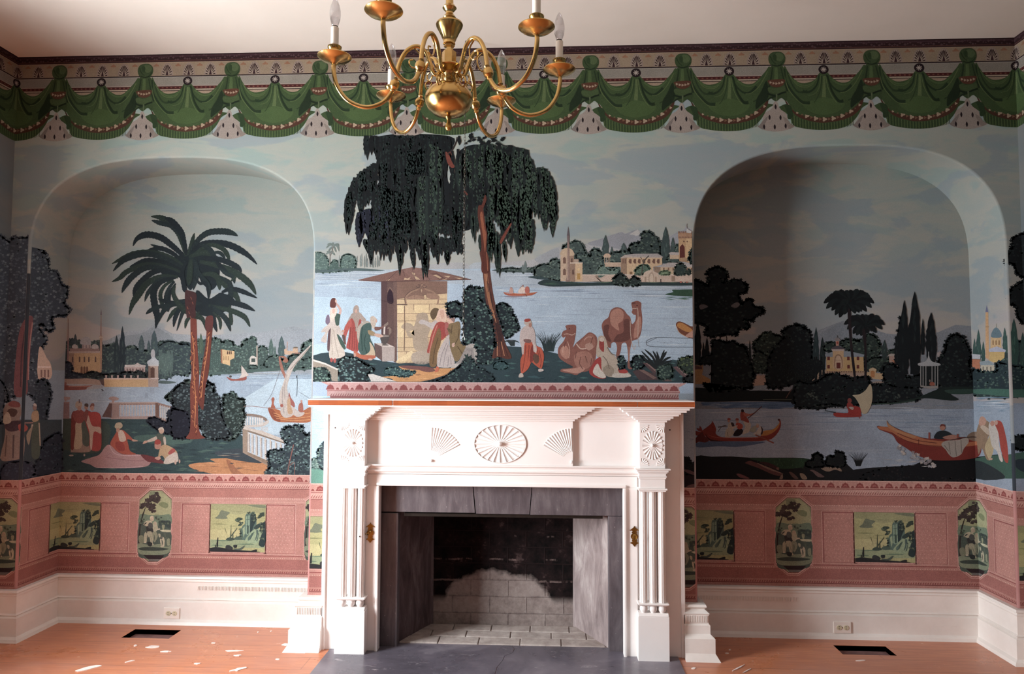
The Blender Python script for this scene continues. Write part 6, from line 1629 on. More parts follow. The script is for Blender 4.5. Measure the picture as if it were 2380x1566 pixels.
streaks(1582, 1616, 955, 1045, 8, ['6c7c90', 'a0acb8'], 10, 30, 1.2)
ctx(1400, 850, 3.1325)
foliage('572,780 575,680 620,665 645,700 640,720 690,690 690,790', ['14161a', '1e2426'], 5, 0.6); sm('590,755 640,760 690,790 690,800 620,780', '5c4448', 3); sm('610,880 660,860 690,870 690,885', '684c4c', 3)
mur.build(wall_back, M['paper'], 'printed lakeside landscape with willow, fountain house and camels')
# ---------------------------------------------------------------- left niche
lm = Art('scenic_mural_paper.001'); lm.zmin = ZD-0.001
def wrect(art, seg, x0, x1, z0, z1, col):
    on(art, seg); world([(seg, 1, 0)], [(x0, z0), (x1, z0), (x1, z1), (x0, z1)], col)
ALLL = ('BL', 'JL', 'FL')
def wband(segs, z0, z1, col):
    for s_ in segs: world([(s_, 1, 0)], [(-9, z0), (9, z0), (9, z1), (-9, z1)], col)
on(lm)
ZW = atY(600, 862, D).z
wband(ALLL+('WL',), ZD-0.01, ZW, '8ea2b4')
on(lm, 'BL')
world([('BL', 1, 0)], [(XA, ZW), (XB, ZW), (XB, ZW-0.03), (XA, ZW-0.02)], '8498a8')
# hills
pp([(160, 800), (250, 790), (290, 770), (330, 768), (360, 752), (400, 775), (470, 780), (560, 775), (620, 770), (680, 758), (726, 770), (726, 870), (160, 870)], '8a9299')
pp([(250, 800), (290, 780), (330, 775), (360, 757), (395, 778), (420, 800), (420, 830), (250, 830)], '7c868e'); pp([(540, 790), (600, 772), (650, 776), (726, 762), (726, 830), (540, 830)], '8c949c')
on(lm, 'BL')
streaks(560, 726, 864, 900, 34, ['7c90a2', 'b0c0cc', '8a9caa'], 20, 90, 1.4); streaks(180, 726, 890, 1000, 40, ['8c9cac', 'a8b6c2'], 20, 90, 1.2)
pp([(640, 880), (726, 880), (726, 1010), (600, 1010), (560, 930)], 'a4bac8')
ctx(400, 780, 4.745)
GA = ['3c4e4c', '4c645e', '5e786e']
# tree bank, right part
foliage('-150,420 -160,100 -60,60 0,70 60,100 110,70 190,90 215,200 215,380 100,420', GA, 5.5, 1)
foliage('280,420 280,60 340,60 430,30 520,40 560,70 600,50 670,60 690,110 760,110 780,60 850,30 930,50 935,360 700,400', GA, 6, 1.1)
foliage('930,350 945,150 990,115 1050,150 1080,340 1200,350', GA, 5.5, 1); foliage('1040,350 1060,240 1160,220 1240,260 1400,200 1440,110 1500,60 1540,70 1540,360', GA, 6, 1)
cypress(1093, 30, 220, 56, ['4a605c', '5a726a']); cypress(1208, 0, 240, 76, ['44585a', '566e66']); cypress(1135, 110, 230, 26, ['4a605c', '5a726a']); cypress(318, -30, 200, 50, ['44584a', '56705c'])
for x in range(390, 540, 22): strand(400+x/4.745, 780+(190+20*rnd.random())/4.745, 38, 5, '3e5450', 0, '5a746a')
sm('280,400 600,400 900,370 1200,350 1540,350 1540,372 1200,385 900,402 600,425 280,425', '465c58', 3); stroke('550,402 900,408', '3c4e50', 1.5)
# buildings
poly('20,210 60,200 60,150 105,150 110,210 180,240 180,330 80,350 10,340 0,260', 'b09c78'); sm('55,190 55,155 80,140 108,155 110,190', 'a4a4a0', 4); poly('70,250 130,215 185,250', '8a7460'); poly('0,255 55,250 55,262 0,266', 'b0aca8')
for x in (100, 125, 150): poly('%d,275 %d,275 %d,320 %d,320' % (x, x+10, x+10, x), '7a6248')
poly('535,150 560,150 565,310 540,300', '8a5c44'); poly('553,150 600,160 688,170 688,245 640,270 640,330 555,305', 'c0a070')
for x in (605, 625, 645): poly('%d,172 %d,172 %d,205 %d,205' % (x, x+13, x+13, x), '4c342c')
for x in (565, 590, 615): poly('%d,225 %d,225 %d,270 %d,270' % (x, x+12, x+12, x), '9a7c54')
poly('930,110 944,110 944,345 930,345', 'a8988c'); poly('855,250 870,225 900,220 930,240 932,330 855,330', 'b8b4ac'); poly('875,250 918,250 918,290 875,290', '3c4846'); foliage('840,360 850,330 930,330 935,360', GA, 4, 1)
poly('1235,150 1260,140 1270,165 1330,170 1335,140 1385,140 1390,190 1430,210 1340,215 1240,205', 'b8987c'); poly('1330,140 1345,122 1380,122 1392,138', '6c5c4c'); stroke('1272,65 1268,160', 'a08478', 2.2); poly('1340,190 1400,185 1440,212 1350,215', '946454')
foliage('1260,300 1300,220 1400,210 1440,260 1540,240 1540,350 1280,350', GA, 5.5, 1)
# left part of bank: mosque, kiosk, terrace
ctx(130, 780, 4.745)
foliage('-20,480 -10,200 40,150 100,100 140,60 200,40 260,60 330,80 480,60 520,110 600,100 640,90 680,200 780,130 860,110 920,150 1000,160 1100,130 1200,70 1280,60 1380,90 1480,120 1480,420 1300,430 1130,480', ['34444a', '445856', '566c64'], 6, 1.0)
cypress(670, -10, 400, 66, ['2c3a40', '3c4e4e']); cypress(735, -110, 410, 74, ['28343c', '384a4a']); cypress(945, -10, 180, 66, ['40545a', '50665e']); cypress(1085, -60, 200, 78, ['40545a', '50665e']); cypress(1025, 50, 170, 36, ['40545a', '50665e']); cypress(215, -20, 100, 40, ['3a4850', '4c5c5c'])
poly('145,190 500,185 500,430 180,430 160,420 145,350', 'ac906a'); poly('145,190 200,190 200,420 160,420', '8c7464'); poly('140,170 505,165 505,190 140,195', 'a4968e'); poly('155,140 480,140 480,170 155,172', '8a7270'); poly('290,100 385,95 385,140 290,140', 'a09494'); sm('270,90 280,40 330,10 380,35 385,95 330,100', '989aa0', 4)
sm('180,135 185,105 210,95 238,110 238,140', 'a8a4a4', 4); sm('395,140 400,105 430,92 465,108 468,140', 'a8a4a4', 4)
for x in (185, 262, 315, 365, 438): poly('%d,240 %d,228 %d,240 %d,290 %d,290' % (x-8, x, x+8, x+8, x-8), '5c4a48')
for x in (285, 315, 345): poly('%d,350 %d,335 %d,350 %d,415 %d,415' % (x-12, x, x+12, x+12, x-12), '6a4c3c')
for x in (300, 335, 370): poly('%d,105 %d,105 %d,138 %d,138' % (x-4, x+4, x+4, x-4), '645a60')
poly('135,60 145,60 145,360 122,360 128,60', '80686a'); stroke('134,60 138,-190', '846c6c', 2.6, w1=1.2); poly('480,0 515,0 512,50 505,400 488,400 485,50', 'a08674'); stroke('497,0 500,-260', '8a6c64', 3, w1=1); poly('490,-230 500,-300 508,-230', '6c6470'); poly('478,10 518,10 520,25 476,25', 'b0a090')
foliage('20,460 20,330 80,290 160,300 190,350 180,400 260,420 340,430 350,480 100,490', ['282e3c', '343e48', '424e54'], 5.5, 1)
foliage('350,460 360,400 440,400 520,430 600,420 700,410 980,395 985,460', ['22282e', '303a3c', '40504a'], 5, 1.1)
poly('755,345 780,325 870,322 900,300 945,325 985,330 985,400 760,400', 'a89490'); poly('760,322 870,320 900,298 945,322 990,325 990,345 760,345', 'b4aca8')
for x in (790, 820, 850, 890, 930, 960): poly('%d,365 %d,360 %d,365 %d,395 %d,395' % (x-8, x, x+8, x+8, x-8), '6c5854')
foliage('720,460 730,400 800,400 870,400 900,385 960,400 985,460', ['22282e', '303a3c', '40504a'], 5, 1.1)
for x in (555, 620, 685, 760, 830, 905): poly('%d,435 %d,435 %d,470 %d,470' % (x-12, x+12, x+7, x-7), 'a08c88')
poly('0,470 150,475 350,470 440,480 480,490 500,540 480,550 0,560', '9a8478'); poly('530,475 1020,475 1020,565 535,565', 'b8986c'); poly('530,468 1020,468 1020,482 530,482', 'c0a898'); poly('475,480 530,478 535,560 505,540', '5c4a48')
sm('0,540 180,530 500,545 520,570 400,590 0,590', '94989c', 3)
poly('1020,330 1130,330 1130,565 1022,565', 'a08c80'); poly('1045,355 1070,345 1090,360 1090,475 1045,475', '5a4038'); sm('1010,310 1012,280 1050,255 1060,230 1090,230 1110,260 1145,285 1145,315 1110,325 1040,325', 'a8b0b8', 4); poly('1015,320 1140,320 1140,335 1018,335', 'b4b4b4'); sm('1052,230 1052,170 1075,148 1092,175 1090,235', 'a0a4a8', 4); rect(1020, 465, 1135, 478, 'b4a49c'); poly('1020,330 1045,340 1045,470 1020,470', '7c6458')
sm('1140,500 1200,495 1330,512 1250,530 1140,525', '4a5c5c', 3)
for x in range(1145, 1290, 17): strand(130+x/4.745, 780+(150+60*rnd.random())/4.745, 58, 4.6, '4c6260', 0, '627c74')
sm('985,635 1010,630 1015,680 985,690', '8494a4', 3); sm('1040,580 1085,580 1080,640 1045,640', '8898a8', 3)
# gondola, left
sm('30,540 60,500 70,560 100,545 200,555 390,548 400,552 340,575 320,595 60,598 40,575', '7c4640', 3); stroke('140,560 380,556', 'a87864', 1.4, smooth=False); ell(105, 530, 16, 18, '8c5c54'); stroke('505,590 525,610', '4a5058', 3)
# lawn
pp(P('-30,915 200,925 500,915 1020,910 1230,940')+[(400, 1010), (470, 1015), (560, 1010), (640, 1080), (700, 1105), (100, 1105)], '30464a')
GRL = ['26363c', '3c5450', '466058', '2c4244']
for i in range(170):
    x = 150+420*rnd.random(); y = 975+122*rnd.random(); l_ = 10+30*rnd.random()
    pp([(x, y), (x+l_*.4, y-1.5-2*rnd.random()), (x+l_, y), (x+l_*.5, y+1.6)], GRL[i % 4])
sm('0,920 300,930 560,950 600,1100 520,1260 300,1300 0,1200', '3c4a44', 3); sm('900,1100 1300,1090 1480,1110 1480,1180 1200,1200 900,1160', '44605a', 3)
# balustrades
BR_, BRD = '9c8680', '6c5048'
poly('590,740 1120,735 1120,760 600,765', '8c6c60'); poly('590,735 1115,730 1125,745 600,748', 'a08c84'); poly('600,890 1110,885 1110,920 610,920', BR_); poly('620,745 700,750 700,900 620,910', '8e7670'); poly('590,745 622,745 615,905 510,895', '5c4440')
for x in range(715, 1100, 32): sm('%d,765 %d,765 %d,830 %d,880 %d,880 %d,830' % (x-8, x+8, x+6, x+10, x-10, x-6), 'a8a09e', 2)
for x in range(731, 1090, 32): pass
poly('1098,740 1140,740 1140,905 1098,910', '6a4e44'); poly('1120,735 1420,820 1410,838 1130,765', '84685c'); poly('1130,890 1215,915 1215,950 1130,915', '84685c')
for x in range(1155, 1290, 24):
    y = 765+(x-1140)*0.28; sm('%d,%d %d,%d %d,%d %d,%d' % (x-6, y, x+7, y+4, x+7, y+140, x-7, y+138), 'a8a4a0', 2)
sm('585,700 590,680 640,670 695,690 680,712 650,715 640,735 620,735 615,712', '9a8078', 3)
sm('70,690 80,670 120,675 160,680 150,705 120,710 115,725 100,725 95,708', '9a8480', 3); poly('-30,735 150,730 150,750 -30,755', '8c6c68'); poly('75,745 150,745 150,915 80,915', '80686a'); poly('-30,880 80,880 80,915 -30,915', '8c7674')
for x in range(-20, 75, 22): poly('%d,760 %d,760 %d,880 %d,880' % (x-5, x+5, x+5, x-5), '9ca0a8')
# dark bush beyond the lawn
foliage('1010,920 1100,900 1220,950 1240,840 1340,810 1470,860 1480,1120 1380,1110 1200,1080 1060,1000', ['1e222e', '282e3a', '343c46'], 6, 0.8)
foliage('1215,690 1240,640 1310,610 1320,560 1400,570 1400,520 1480,510 1480,830 1380,800 1280,740', ['24302e', '384844', '4c6058'], 6.5, 1.1)
# figures
sm('165,1270 170,1100 175,960 170,880 200,830 250,830 290,820 300,960 310,1100 370,1220 370,1280 180,1285', '8a7468', 4); sm('165,1240 168,1000 175,860 215,835 220,960 215,1100 200,1240', '6c3430', 4); sm('220,960 290,960 290,1100 280,1230 200,1240 215,1080', 'a4947c', 4); sm('285,960 350,960 370,1200 300,1200 290,1080', '4c544c', 4)
sm('180,870 210,830 280,820 320,860 300,950 230,960', '844440', 4); sm('215,780 220,735 250,720 285,735 290,770 270,800 230,800', 'a49484', 4); ell(258, 800, 22, 26, 'a48070'); stroke('258,700 262,740', '60545c', 3)
sm('320,900 330,830 370,830 400,850 490,870 500,1000 495,1250 380,1250 370,1100 340,1000', '983c38', 4); sm('330,930 360,880 400,990 490,1010 495,1080 420,1060 400,1240 380,1240 370,1060', 'b09c8c', 4); sm('300,880 330,820 360,830 350,900 330,960', '7c4440', 4); ell(335, 790, 20, 26, 'a07c6c'); ell(400, 795, 22, 32, 'ac8878'); sm('315,770 330,745 358,755 355,785', '544848', 3); sm('375,790 390,750 420,745 425,780 400,775', '7c5048', 3); sm('370,860 440,840 490,870 480,960 400,980', 'a03e3a', 4); ell(170, 1320, 26, 9, 'a08c80'); ell(315, 1315, 10, 14, 'a08c80')
sm('280,1385 400,1340 480,1310 540,1230 580,1200 620,1220 680,1280 760,1310 940,1310 1010,1380 1050,1390 1000,1440 820,1460 600,1460 450,1455 380,1420', 'a07c7c', 4); stroke('590,1205 640,1290 740,1320 930,1320', 'b8989a', 1.6); stroke('450,1452 700,1458 960,1440', 'b8989a', 1.4); stroke('560,1340 700,1360 900,1380 980,1370', '8a6268', 1.3); sm('940,1310 1080,1335 1180,1380 1190,1410 1060,1395 1000,1380', '6c3438', 4); stroke('540,1350 600,1300 640,1350', '947074', 1.4)
sm('600,1190 640,1110 670,1060 690,1040 740,1040 790,1080 850,1140 850,1160 790,1140 800,1200 820,1270 885,1305 780,1310 700,1290 640,1240', '9c4a38', 4); sm('690,1050 740,1050 775,1140 740,1170 700,1150', 'b4a092', 4); sm('650,1010 665,965 710,955 735,980 730,1010 690,1030', 'a8987e', 4); ell(685, 1040, 20, 26, 'a87c68'); sm('845,1140 900,1155 905,1162 850,1165', 'b48c78', 3); sm('670,1170 740,1180 760,1260 700,1270 660,1220', '8a3830', 4)
sm('1090,1140 1110,1090 1150,1075 1200,1110 1215,1180 1190,1210 1110,1190', '4c544c', 4); sm('1000,1160 1080,1120 1110,1110 1110,1150 1020,1175', 'b0a092', 3); sm('960,1195 975,1160 1010,1158 1010,1175', 'b48c78', 3); ell(1165, 1045, 30, 36, 'b0907c'); sm('1130,1040 1140,1015 1180,1010 1195,1045 1170,1030', 'b4a898', 3); sm('1185,1120 1210,1120 1215,1200 1195,1200', 'b0a496', 3)
sm('1090,1230 1095,1160 1130,1145 1160,1170 1160,1220 1140,1250 1110,1250', 'ac7c6c', 3); sm('1090,1190 1100,1150 1140,1145 1160,1180 1130,1200', '9a3c34', 3); sm('1130,1340 1150,1240 1190,1200 1260,1220 1320,1260 1345,1310 1340,1380 1280,1400 1190,1410 1200,1360 1170,1320', 'a88c68', 4); sm('1190,1400 1220,1340 1300,1290 1340,1300 1350,1380 1290,1400 1230,1415', 'b8aca0', 4); sm('1240,1290 1290,1240 1320,1270 1260,1310', '9c4844', 3); sm('1090,1350 1130,1330 1160,1350 1130,1370', 'b08878', 3); ell(1320, 1395, 12, 26, 'b09484'); ell(1365, 1385, 9, 22, 'a88c7c')
# right foreground: path, balustrade, bushes
ctx(400, 780, 4.745)
sm('420,1360 560,1350 760,1345 870,1380 960,1400 1050,1400 1090,1500 1080,1540 600,1540 300,1490 180,1430 300,1400 480,1400', 'b0784a', 4); sm('600,1370 640,1380 720,1480 800,1540 680,1540 620,1440', '946040', 3)
streaks(445, 620, 1064, 1100, 20, ['8a6044', 'c48c5c', '3a4248'], 12, 50, 2)
sm('480,1280 800,1240 840,1300 1000,1400 820,1390 560,1340', '38424a', 3); streaks(505, 560, 1053, 1060, 6, ['6c7c7c', '8a7c68'], 14, 40, 1.4)
sm('795,860 900,860 1000,885 1050,930 1040,960 960,990 850,1000 780,1000 780,880', '8ca0ac', 3)
sm('790,862 880,862 980,880 1040,910 1055,940 1040,950 980,910 880,890 790,885', '7c6a60', 4); sm('760,990 900,985 1000,960 1060,930 1065,960 1000,1000 880,1010 790,1015', 'b4aca4', 4)
for i, x in enumerate((800, 825, 855, 885, 912, 936, 958, 976, 992)): poly('%d,%d %d,%d %d,985 %d,985' % (x, 890+i*2, x+12, 892+i*2, x+12, x), 'c0bcb8')
for x in range(985, 1060, 13): poly('%d,1010 %d,1005 %d,1050 %d,1055' % (x, x+7, x+7, x), 'b8b4b0')
poly('750,990 800,1005 1000,1050 1150,1110 1310,1165 1290,1190 1120,1140 900,1070 770,1025', 'b4aaa0'); poly('775,1025 900,1060 1100,1130 1250,1180 1240,1205 1100,1160 900,1090 780,1060', '7a6a5c'); poly('778,1025 835,1045 835,1290 1080,1400 1070,1440 780,1290', '8e7c6c')
poly('835,1060 1240,1190 1240,1230 1080,1400 835,1290', 'a8bac8')
for i, x in enumerate((842, 880, 926, 975, 1025, 1082, 1140, 1195)):
    y0 = 1075+(x-842)*0.33; y1 = 1275+(x-842)*0.5
    sm('%d,%d %d,%d %d,%d %d,%d %d,%d %d,%d' % (x-6, y0, x+12, y0+4, x+8, (y0+y1)/2, x+16, y1, x-4, y1-4, x-3, (y0+y1)/2), 'b8ae a4'.replace(' ', ''), 2); stroke('%d,%d %d,%d' % (x+15, y0+10, x+17, y1), '6c5c50', 1.3, smooth=False)
poly('835,1280 1080,1390 1080,1430 835,1310', '84705e')
foliage('560,720 570,660 620,640 680,620 740,690 800,700 790,800 800,900 760,1040 700,1130 560,1140 560,900', ['24302e', '3c4e4c', '5a706c'], 6.5, 1.3)
foliage('140,900 20,820 0,640 60,560 150,520 230,600 300,620 370,560 400,500 460,560 470,620 520,680 540,760 560,900 640,1100 500,1140 360,1120 310,1010 200,1000', ['22292e', '38464a', '54666a'], 7, 1.1)
foliage('0,1110 -10,820 60,810 180,870 190,1100', ['1c1e2a', '262a36'], 7, 0.5)
# palm trunks
sm('160,1135 195,1060 205,900 200,600 215,400 210,200 205,0 208,-240 262,-240 275,0 285,200 300,420 290,700 290,980 320,1090 360,1130', '70362a', 4); sm('290,700 300,560 330,340 370,100 395,-200 450,-200 430,120 405,400 370,560 355,740 340,820 300,760', '643026', 4)
for i in range(64):
    y = -60+1150*i/64.0; x = 222+22*sin(y*0.02)+(28 if y > 300 else 10); c_ = ['4c2420', 'b0703c', 'a05a38'][i % 3]
    stroke('%f,%f %f,%f' % (x-20+30*rnd.random(), y, x-14+30*rnd.random(), y+26), c_, 1.5, smooth=False)
    if y < 700:
        x2 = 415-105*min(1, (y+60)/700.0)*1.0; stroke('%f,%f %f,%f' % (x2-16+24*rnd.random(), y, x2-18+24*rnd.random(), y+24), c_, 1.4, smooth=False)
stroke('225,0 245,200 240,400 262,700 250,1000', 'b8763e', 1.6); stroke('410,0 385,200 350,420 325,680', 'b8763e', 1.5)
# sailing boats
sm('600,450 640,468 700,478 790,460 820,445 810,490 700,496 640,492', '8c4a40', 3); poly('765,325 800,370 850,440 740,470 765,430', 'b8aca4'); ell(645, 450, 14, 12, '4c4444')
sm('1058,800 1100,790 1130,800 1180,820 1300,860 1440,830 1530,790 1530,945 1300,955 1150,945 1090,890', 'a05c34', 4); sm('1060,800 1110,810 1150,860 1200,940 1150,940 1090,890', '84442c', 4)
for s_ in ('1130,880 1300,915 1525,890', '1150,910 1320,935 1525,925', '1120,850 1200,880', '1340,880 1525,850'): stroke(s_, 'c08850', 1.5)
sm('1092,800 1100,740 1095,700 1112,678 1130,695 1120,750 1140,795', '94503a', 4); stroke('790,778 900,778 1060,798 1200,800', '8a6a60', 1.3); stroke('1190,380 1100,640 1010,770', '6c6468', 0.9)
poly('1175,230 1190,230 1240,400 1260,440 1245,480 1200,380 1180,300', '946050'); sm('1175,230 1240,225 1280,270 1260,300 1220,280 1240,250', '94604c', 3)
sm('1195,780 1180,720 1190,620 1220,540 1245,460 1270,380 1320,300 1400,220 1520,108 1528,115 1440,230 1370,310 1310,420 1270,560 1280,640 1290,760 1350,800 1330,880 1250,905 1200,860', 'b0a69e', 4); stroke('1225,560 1215,700 1235,850', '8c8280', 1.5); stroke('1270,400 1240,560 1245,700', '948a86', 1.3); stroke('1300,380 1420,240 1510,130', '7c6a60', 1.2)
sm('1350,880 1300,840 1290,800 1340,790 1400,840 1460,845 1440,880 1390,895', 'b4aaa4', 4); sm('1290,620 1310,680 1350,740 1350,790 1310,760 1285,690', '94544c', 3); sm('1270,760 1275,700 1300,690 1310,760 1330,850 1280,860', 'ac8c6c', 4); sm('1395,830 1395,770 1415,740 1440,745 1445,840', '9c5c4c', 4); ell(1427, 722, 12, 15, 'b08070'); ell(1210, 770, 18, 18, '9c5448'); ell(1292, 685, 10, 14, 'b08878')
stroke('1375,440 1382,520 1375,670', '4c5460', 1.3); poly('1368,440 1382,438 1382,465 1368,465', '3c444c'); stroke('1400,620 1480,670 1525,700', '7c8890', 0.9)
foliage('1060,1540 1075,1440 1070,1380 1050,1290 1120,1250 1190,1260 1260,1200 1210,1110 1200,1060 1270,1000 1340,1010 1350,990 1430,990 1450,1060 1480,1090 1530,1110 1530,1540', ['2c3840', '44585a', '648080'], 7, 1.25)
stroke('1270,1540 1290,1420 1310,1330 1340,1200', '7c5048', 2.4); stroke('1300,1430 1350,1400 1350,1540', '7c5048', 1.6)
# palm crown
ctx(240, 480, 3.915)
PD, PM, PL = '1c262c', '26342f', '33443c'
C1 = '770,450'
base = [
 ('760,470 700,420 620,350 520,280 400,255 310,290 270,360', 56), ('755,450 720,330 680,230 600,150 520,100 435,90', 56), ('700,260 620,180 520,150 440,125', 40), ('760,440 730,300 700,220 620,130 560,100', 54),
 ('770,440 800,350 830,240', 34), ('790,430 850,320 950,240 1080,225 1170,240 1225,268', 54), ('800,430 880,350 1000,330 1150,350 1300,430 1400,525', 56), ('820,440 960,350 1080,380 1130,440 1150,500', 40),
 ('760,520 640,430 500,370 430,345', 26), ('740,520 640,430 520,380 390,400', 40), ('730,540 600,460 430,420 250,440 80,520', 52), ('730,560 560,470 380,430 200,480 90,588', 52), ('720,580 560,510 400,490 300,530 240,550', 44),
 ('720,600 540,540 380,530 220,590 150,650 78,685', 44), ('700,620 520,560 380,560 260,640 200,720 170,785', 52), ('690,620 560,580 450,600 350,680 290,760 280,830', 50), ('680,640 520,640 400,700 330,790 270,880 235,985', 56),
 ('660,650 520,660 440,740 400,800 378,865', 34), ('640,650 520,690 460,780 470,900 490,1000 478,1110', 58), ('640,670 560,720 520,800 540,900 545,955', 34), ('650,680 600,740 570,830 590,920 590,960', 34), ('660,700 610,780 600,860 610,920', 26),
 ('780,460 900,420 990,440 1020,520', 50), ('880,340 960,380 1010,460 1020,560', 44), ('860,480 1000,470 1120,500 1220,550 1260,595', 48), ('880,500 1050,540 1200,600 1330,700 1390,800', 56), ('1000,420 1060,420 1110,470', 30), ('1030,500 1080,560 1150,640', 46),
 ('900,620 1000,620 1100,700 1200,800 1250,910', 54), ('1060,560 1120,610 1180,640 1195,700', 34), ('1080,780 1160,750 1260,770 1400,832', 40), ('1160,680 1200,645 1210,640', 22), ('1060,640 1150,700 1160,820 1150,930', 44),
 ('960,880 1100,870 1200,880 1300,910 1380,950', 46), ('960,900 1100,930 1200,960 1290,1010 1335,1095', 44), ('980,900 1050,960 1120,1030 1160,1135', 44), ('980,900 1000,980 1010,1060 1035,1140', 38), ('1000,960 1060,1030 1065,1120', 26), ('900,900 830,900 760,900 720,970 670,1130', 34), ('880,880 700,880 560,860 500,840', 30), ('880,890 760,900 650,950 580,1050', 36), ('900,880 720,860 560,940 500,1060', 36), ('900,900 720,920 660,1000 640,1095', 36), ('880,960 800,1000 760,1040 745,1110', 28), ('700,900 560,900 440,940 390,980', 34), ('960,860 1050,820 1130,820 1200,860', 36), ('1150,900 1160,1000 1170,1080', 30),
 ('790,470 840,520 850,620 820,760', 46), ('760,500 720,600 740,740 745,780', 40), ('800,480 790,600 780,720', 50), ('850,560 900,640 960,720 960,840', 36), ('830,640 880,700 940,700 960,860', 26), ('960,600 1040,640 1060,760', 44)]
sm('700,440 800,400 900,360 1000,420 1060,560 1040,700 980,760 900,700 860,640 800,760 740,700 680,640 560,640 520,560 600,480', PD, 4)
sm('850,760 960,840 1080,780 1150,880 1100,960 1000,1000 900,990 840,940', PD, 4)
for i, (s_, w_) in enumerate(base): frond(s_, [PD, PM, '202c30'][i % 3], w_, [None, '3c4e44', '34463e'][i % 3])
frond('650,720 640,800 700,900 800,980 900,1020 940,1130', PM, 46, '44564c')
sm('745,780 760,1000 780,1010 840,1010 840,920 850,800 800,770', '42282a', 4); sm('930,1040 945,1000 1000,1000 990,1120 935,1120', '5a2e2c', 4)
for i in range(10):
    y = 800+22*i; stroke('%d,%d %d,%d' % (760+(i*37) % 60, y, 770+(i*37) % 60, y+24), ['3c2024', '8a4c38'][i % 2], 1.6, smooth=False)
# ---- tree and figures that turn the corner on the left
on(lm, *ALLL, 'WL')
ctx(0, 500, 3.1325)
TINT = (1.5, 1.5, 1.5)  # tree colours raised, standing in for light this dim corner lacks
foliage('-40,230 70,190 100,160 160,165 235,155 290,190 310,230 320,270 350,300 360,400 400,405 430,440 450,500 490,530 490,590 470,640 510,690 480,730 400,730 380,760 390,820 350,850 300,790 290,830 340,910 300,980 290,1200 370,1290 350,1400 320,1440 280,1400 200,1300 -40,1250', ['2e3640', '3c4650', '4c5860'], 8, 0.9)
sm('105,1300 120,1000 150,820 200,740 240,750 225,900 215,1050 200,1180 195,1300', '5c3c40', 4); stroke('150,1250 160,1000 190,800', '3e3038', 3); stroke('205,1200 210,1000 235,780', '7c5854', 3)
sm('275,1190 280,980 300,960 320,1000 340,1040 370,1090 370,1185', '968478', 3); poly('275,1100 368,1100 368,1110 275,1110', 'a89c98')
for x in (300, 325, 350): poly('%d,1125 %d,1125 %d,1180 %d,1180' % (x-6, x+6, x+6, x-6), '6a5450')
foliage('255,1480 260,1230 310,1195 350,1220 370,1300 350,1400 330,1500', ['262e38', '343e46'], 7, 0.7)
ctx(0, 850, 5.593)
pp(P('-40,700 800,700 800,1420 600,1440 340,1500 -40,1520'), '2c363c')
foliage('-60,760 -60,200 60,240 120,440 60,480 40,700', ['2e3640', '3c4650'], 8, 0.6)
foliage('560,1000 640,920 800,900 800,1400 600,1430 420,1400 480,1200', ['202630', '2a323c'], 7, 0.7); foliage('0,1480 40,1300 200,1240 400,1260 460,1400 300,1500', ['282c38', '343a46'], 7, 0.6)
TINT = (1.15, 1.15, 1.15)  # figures lightened too, making up for the dim light here
sm('0,1180 50,1000 70,850 60,760 40,640 50,560 90,490 160,460 240,480 270,520 280,620 260,700 330,760 310,880 320,1000 300,1180 240,1215 60,1240 10,1210', '84746c', 4)
sm('90,620 120,560 200,560 230,600 190,660 130,650', '54403c', 4); sm('110,500 160,455 240,470 270,510 240,540 140,530', '7c4a48', 4); sm('60,780 150,720 280,720 250,830 120,850', '4c3c44', 4); sm('60,640 110,600 150,700 120,750 40,740', 'a49888', 3); sm('240,770 300,750 360,800 330,850 260,850', '9c4c44', 4); stroke('180,900 170,1200', '5a4c4c', 4); stroke('90,900 70,1180', '64544f', 3)
stroke('290,740 400,740 510,730', '94746c', 3); sm('410,1180 410,900 430,760 410,640 430,590 490,580 510,700 510,740 500,880 520,1050 500,1200', '4c5850', 4); sm('405,640 430,590 490,590 500,700 440,730 410,700', 'a0886c', 4); ell(448, 545, 26, 34, '8c7470'); sm('425,510 450,485 475,510 470,530', 'b0a8a4', 3); stroke('420,760 380,900 350,960', 'a09484', 4); stroke('505,740 520,1040', 'a09484', 3); sm('340,900 420,780 400,900 370,1030', '8c8070', 3)
TINT = (1, 1, 1)
lm.build(wall_back, M['paper'], 'printed palm tree, lake shore and picnic party')

# ---------------------------------------------------------------- right niche
rm = Art('scenic_mural_paper.002'); rm.zmin = ZD-0.001; on(rm)
ALLR = ('BR', 'JR', 'FR')
ZW2 = atY(1900, 930, D).z
wband(ALLR+('WR',), ZD-0.01, ZW2, '8c9cae')
on(rm, 'BR')
pp([(1610, 830), (1700, 800), (1860, 795), (1900, 768), (1960, 745), (2000, 755), (2060, 775), (2120, 780), (2180, 772), (2220, 755), (2265, 758), (2265, 950), (1610, 950)], '7c838c')
pp([(1880, 790), (1950, 750), (1975, 752), (2030, 790), (2080, 800), (2000, 830)], '757e88')
streaks(1640, 2262, 934, 1000, 90, ['7088a0', 'a8b4c0', '6c7c94', '8494a8'], 40, 160, 1.6); streaks(1620, 2262, 1000, 1080, 40, ['8896a6', 'a0acb8'], 30, 120, 1.3)
ctx(1610, 900, 6.8)
sm('130,240 400,235 900,232 1580,228 1640,280 1500,330 1200,340 900,320 500,325 360,300 200,290', '4c6a8c', 3); sm('40,890 200,850 500,850 900,855 1150,860 1000,900 700,940 400,930 100,950', '4c6280', 3)
for i in range(40): 
    x = 1620+260*rnd.random(); y = 936+14*rnd.random(); pp([(x, y), (x+14, y-1), (x+30, y), (x+14, y+1)], ['5c7898', '3c5878', '7c90a4'][i % 3])
on(rm, 'BR')
RD = ['141a1e', '1e282a', '2a3634']
RM_ = ['26322f', '36463f', '485a4e']
ctx(1610, 600, 3.916)
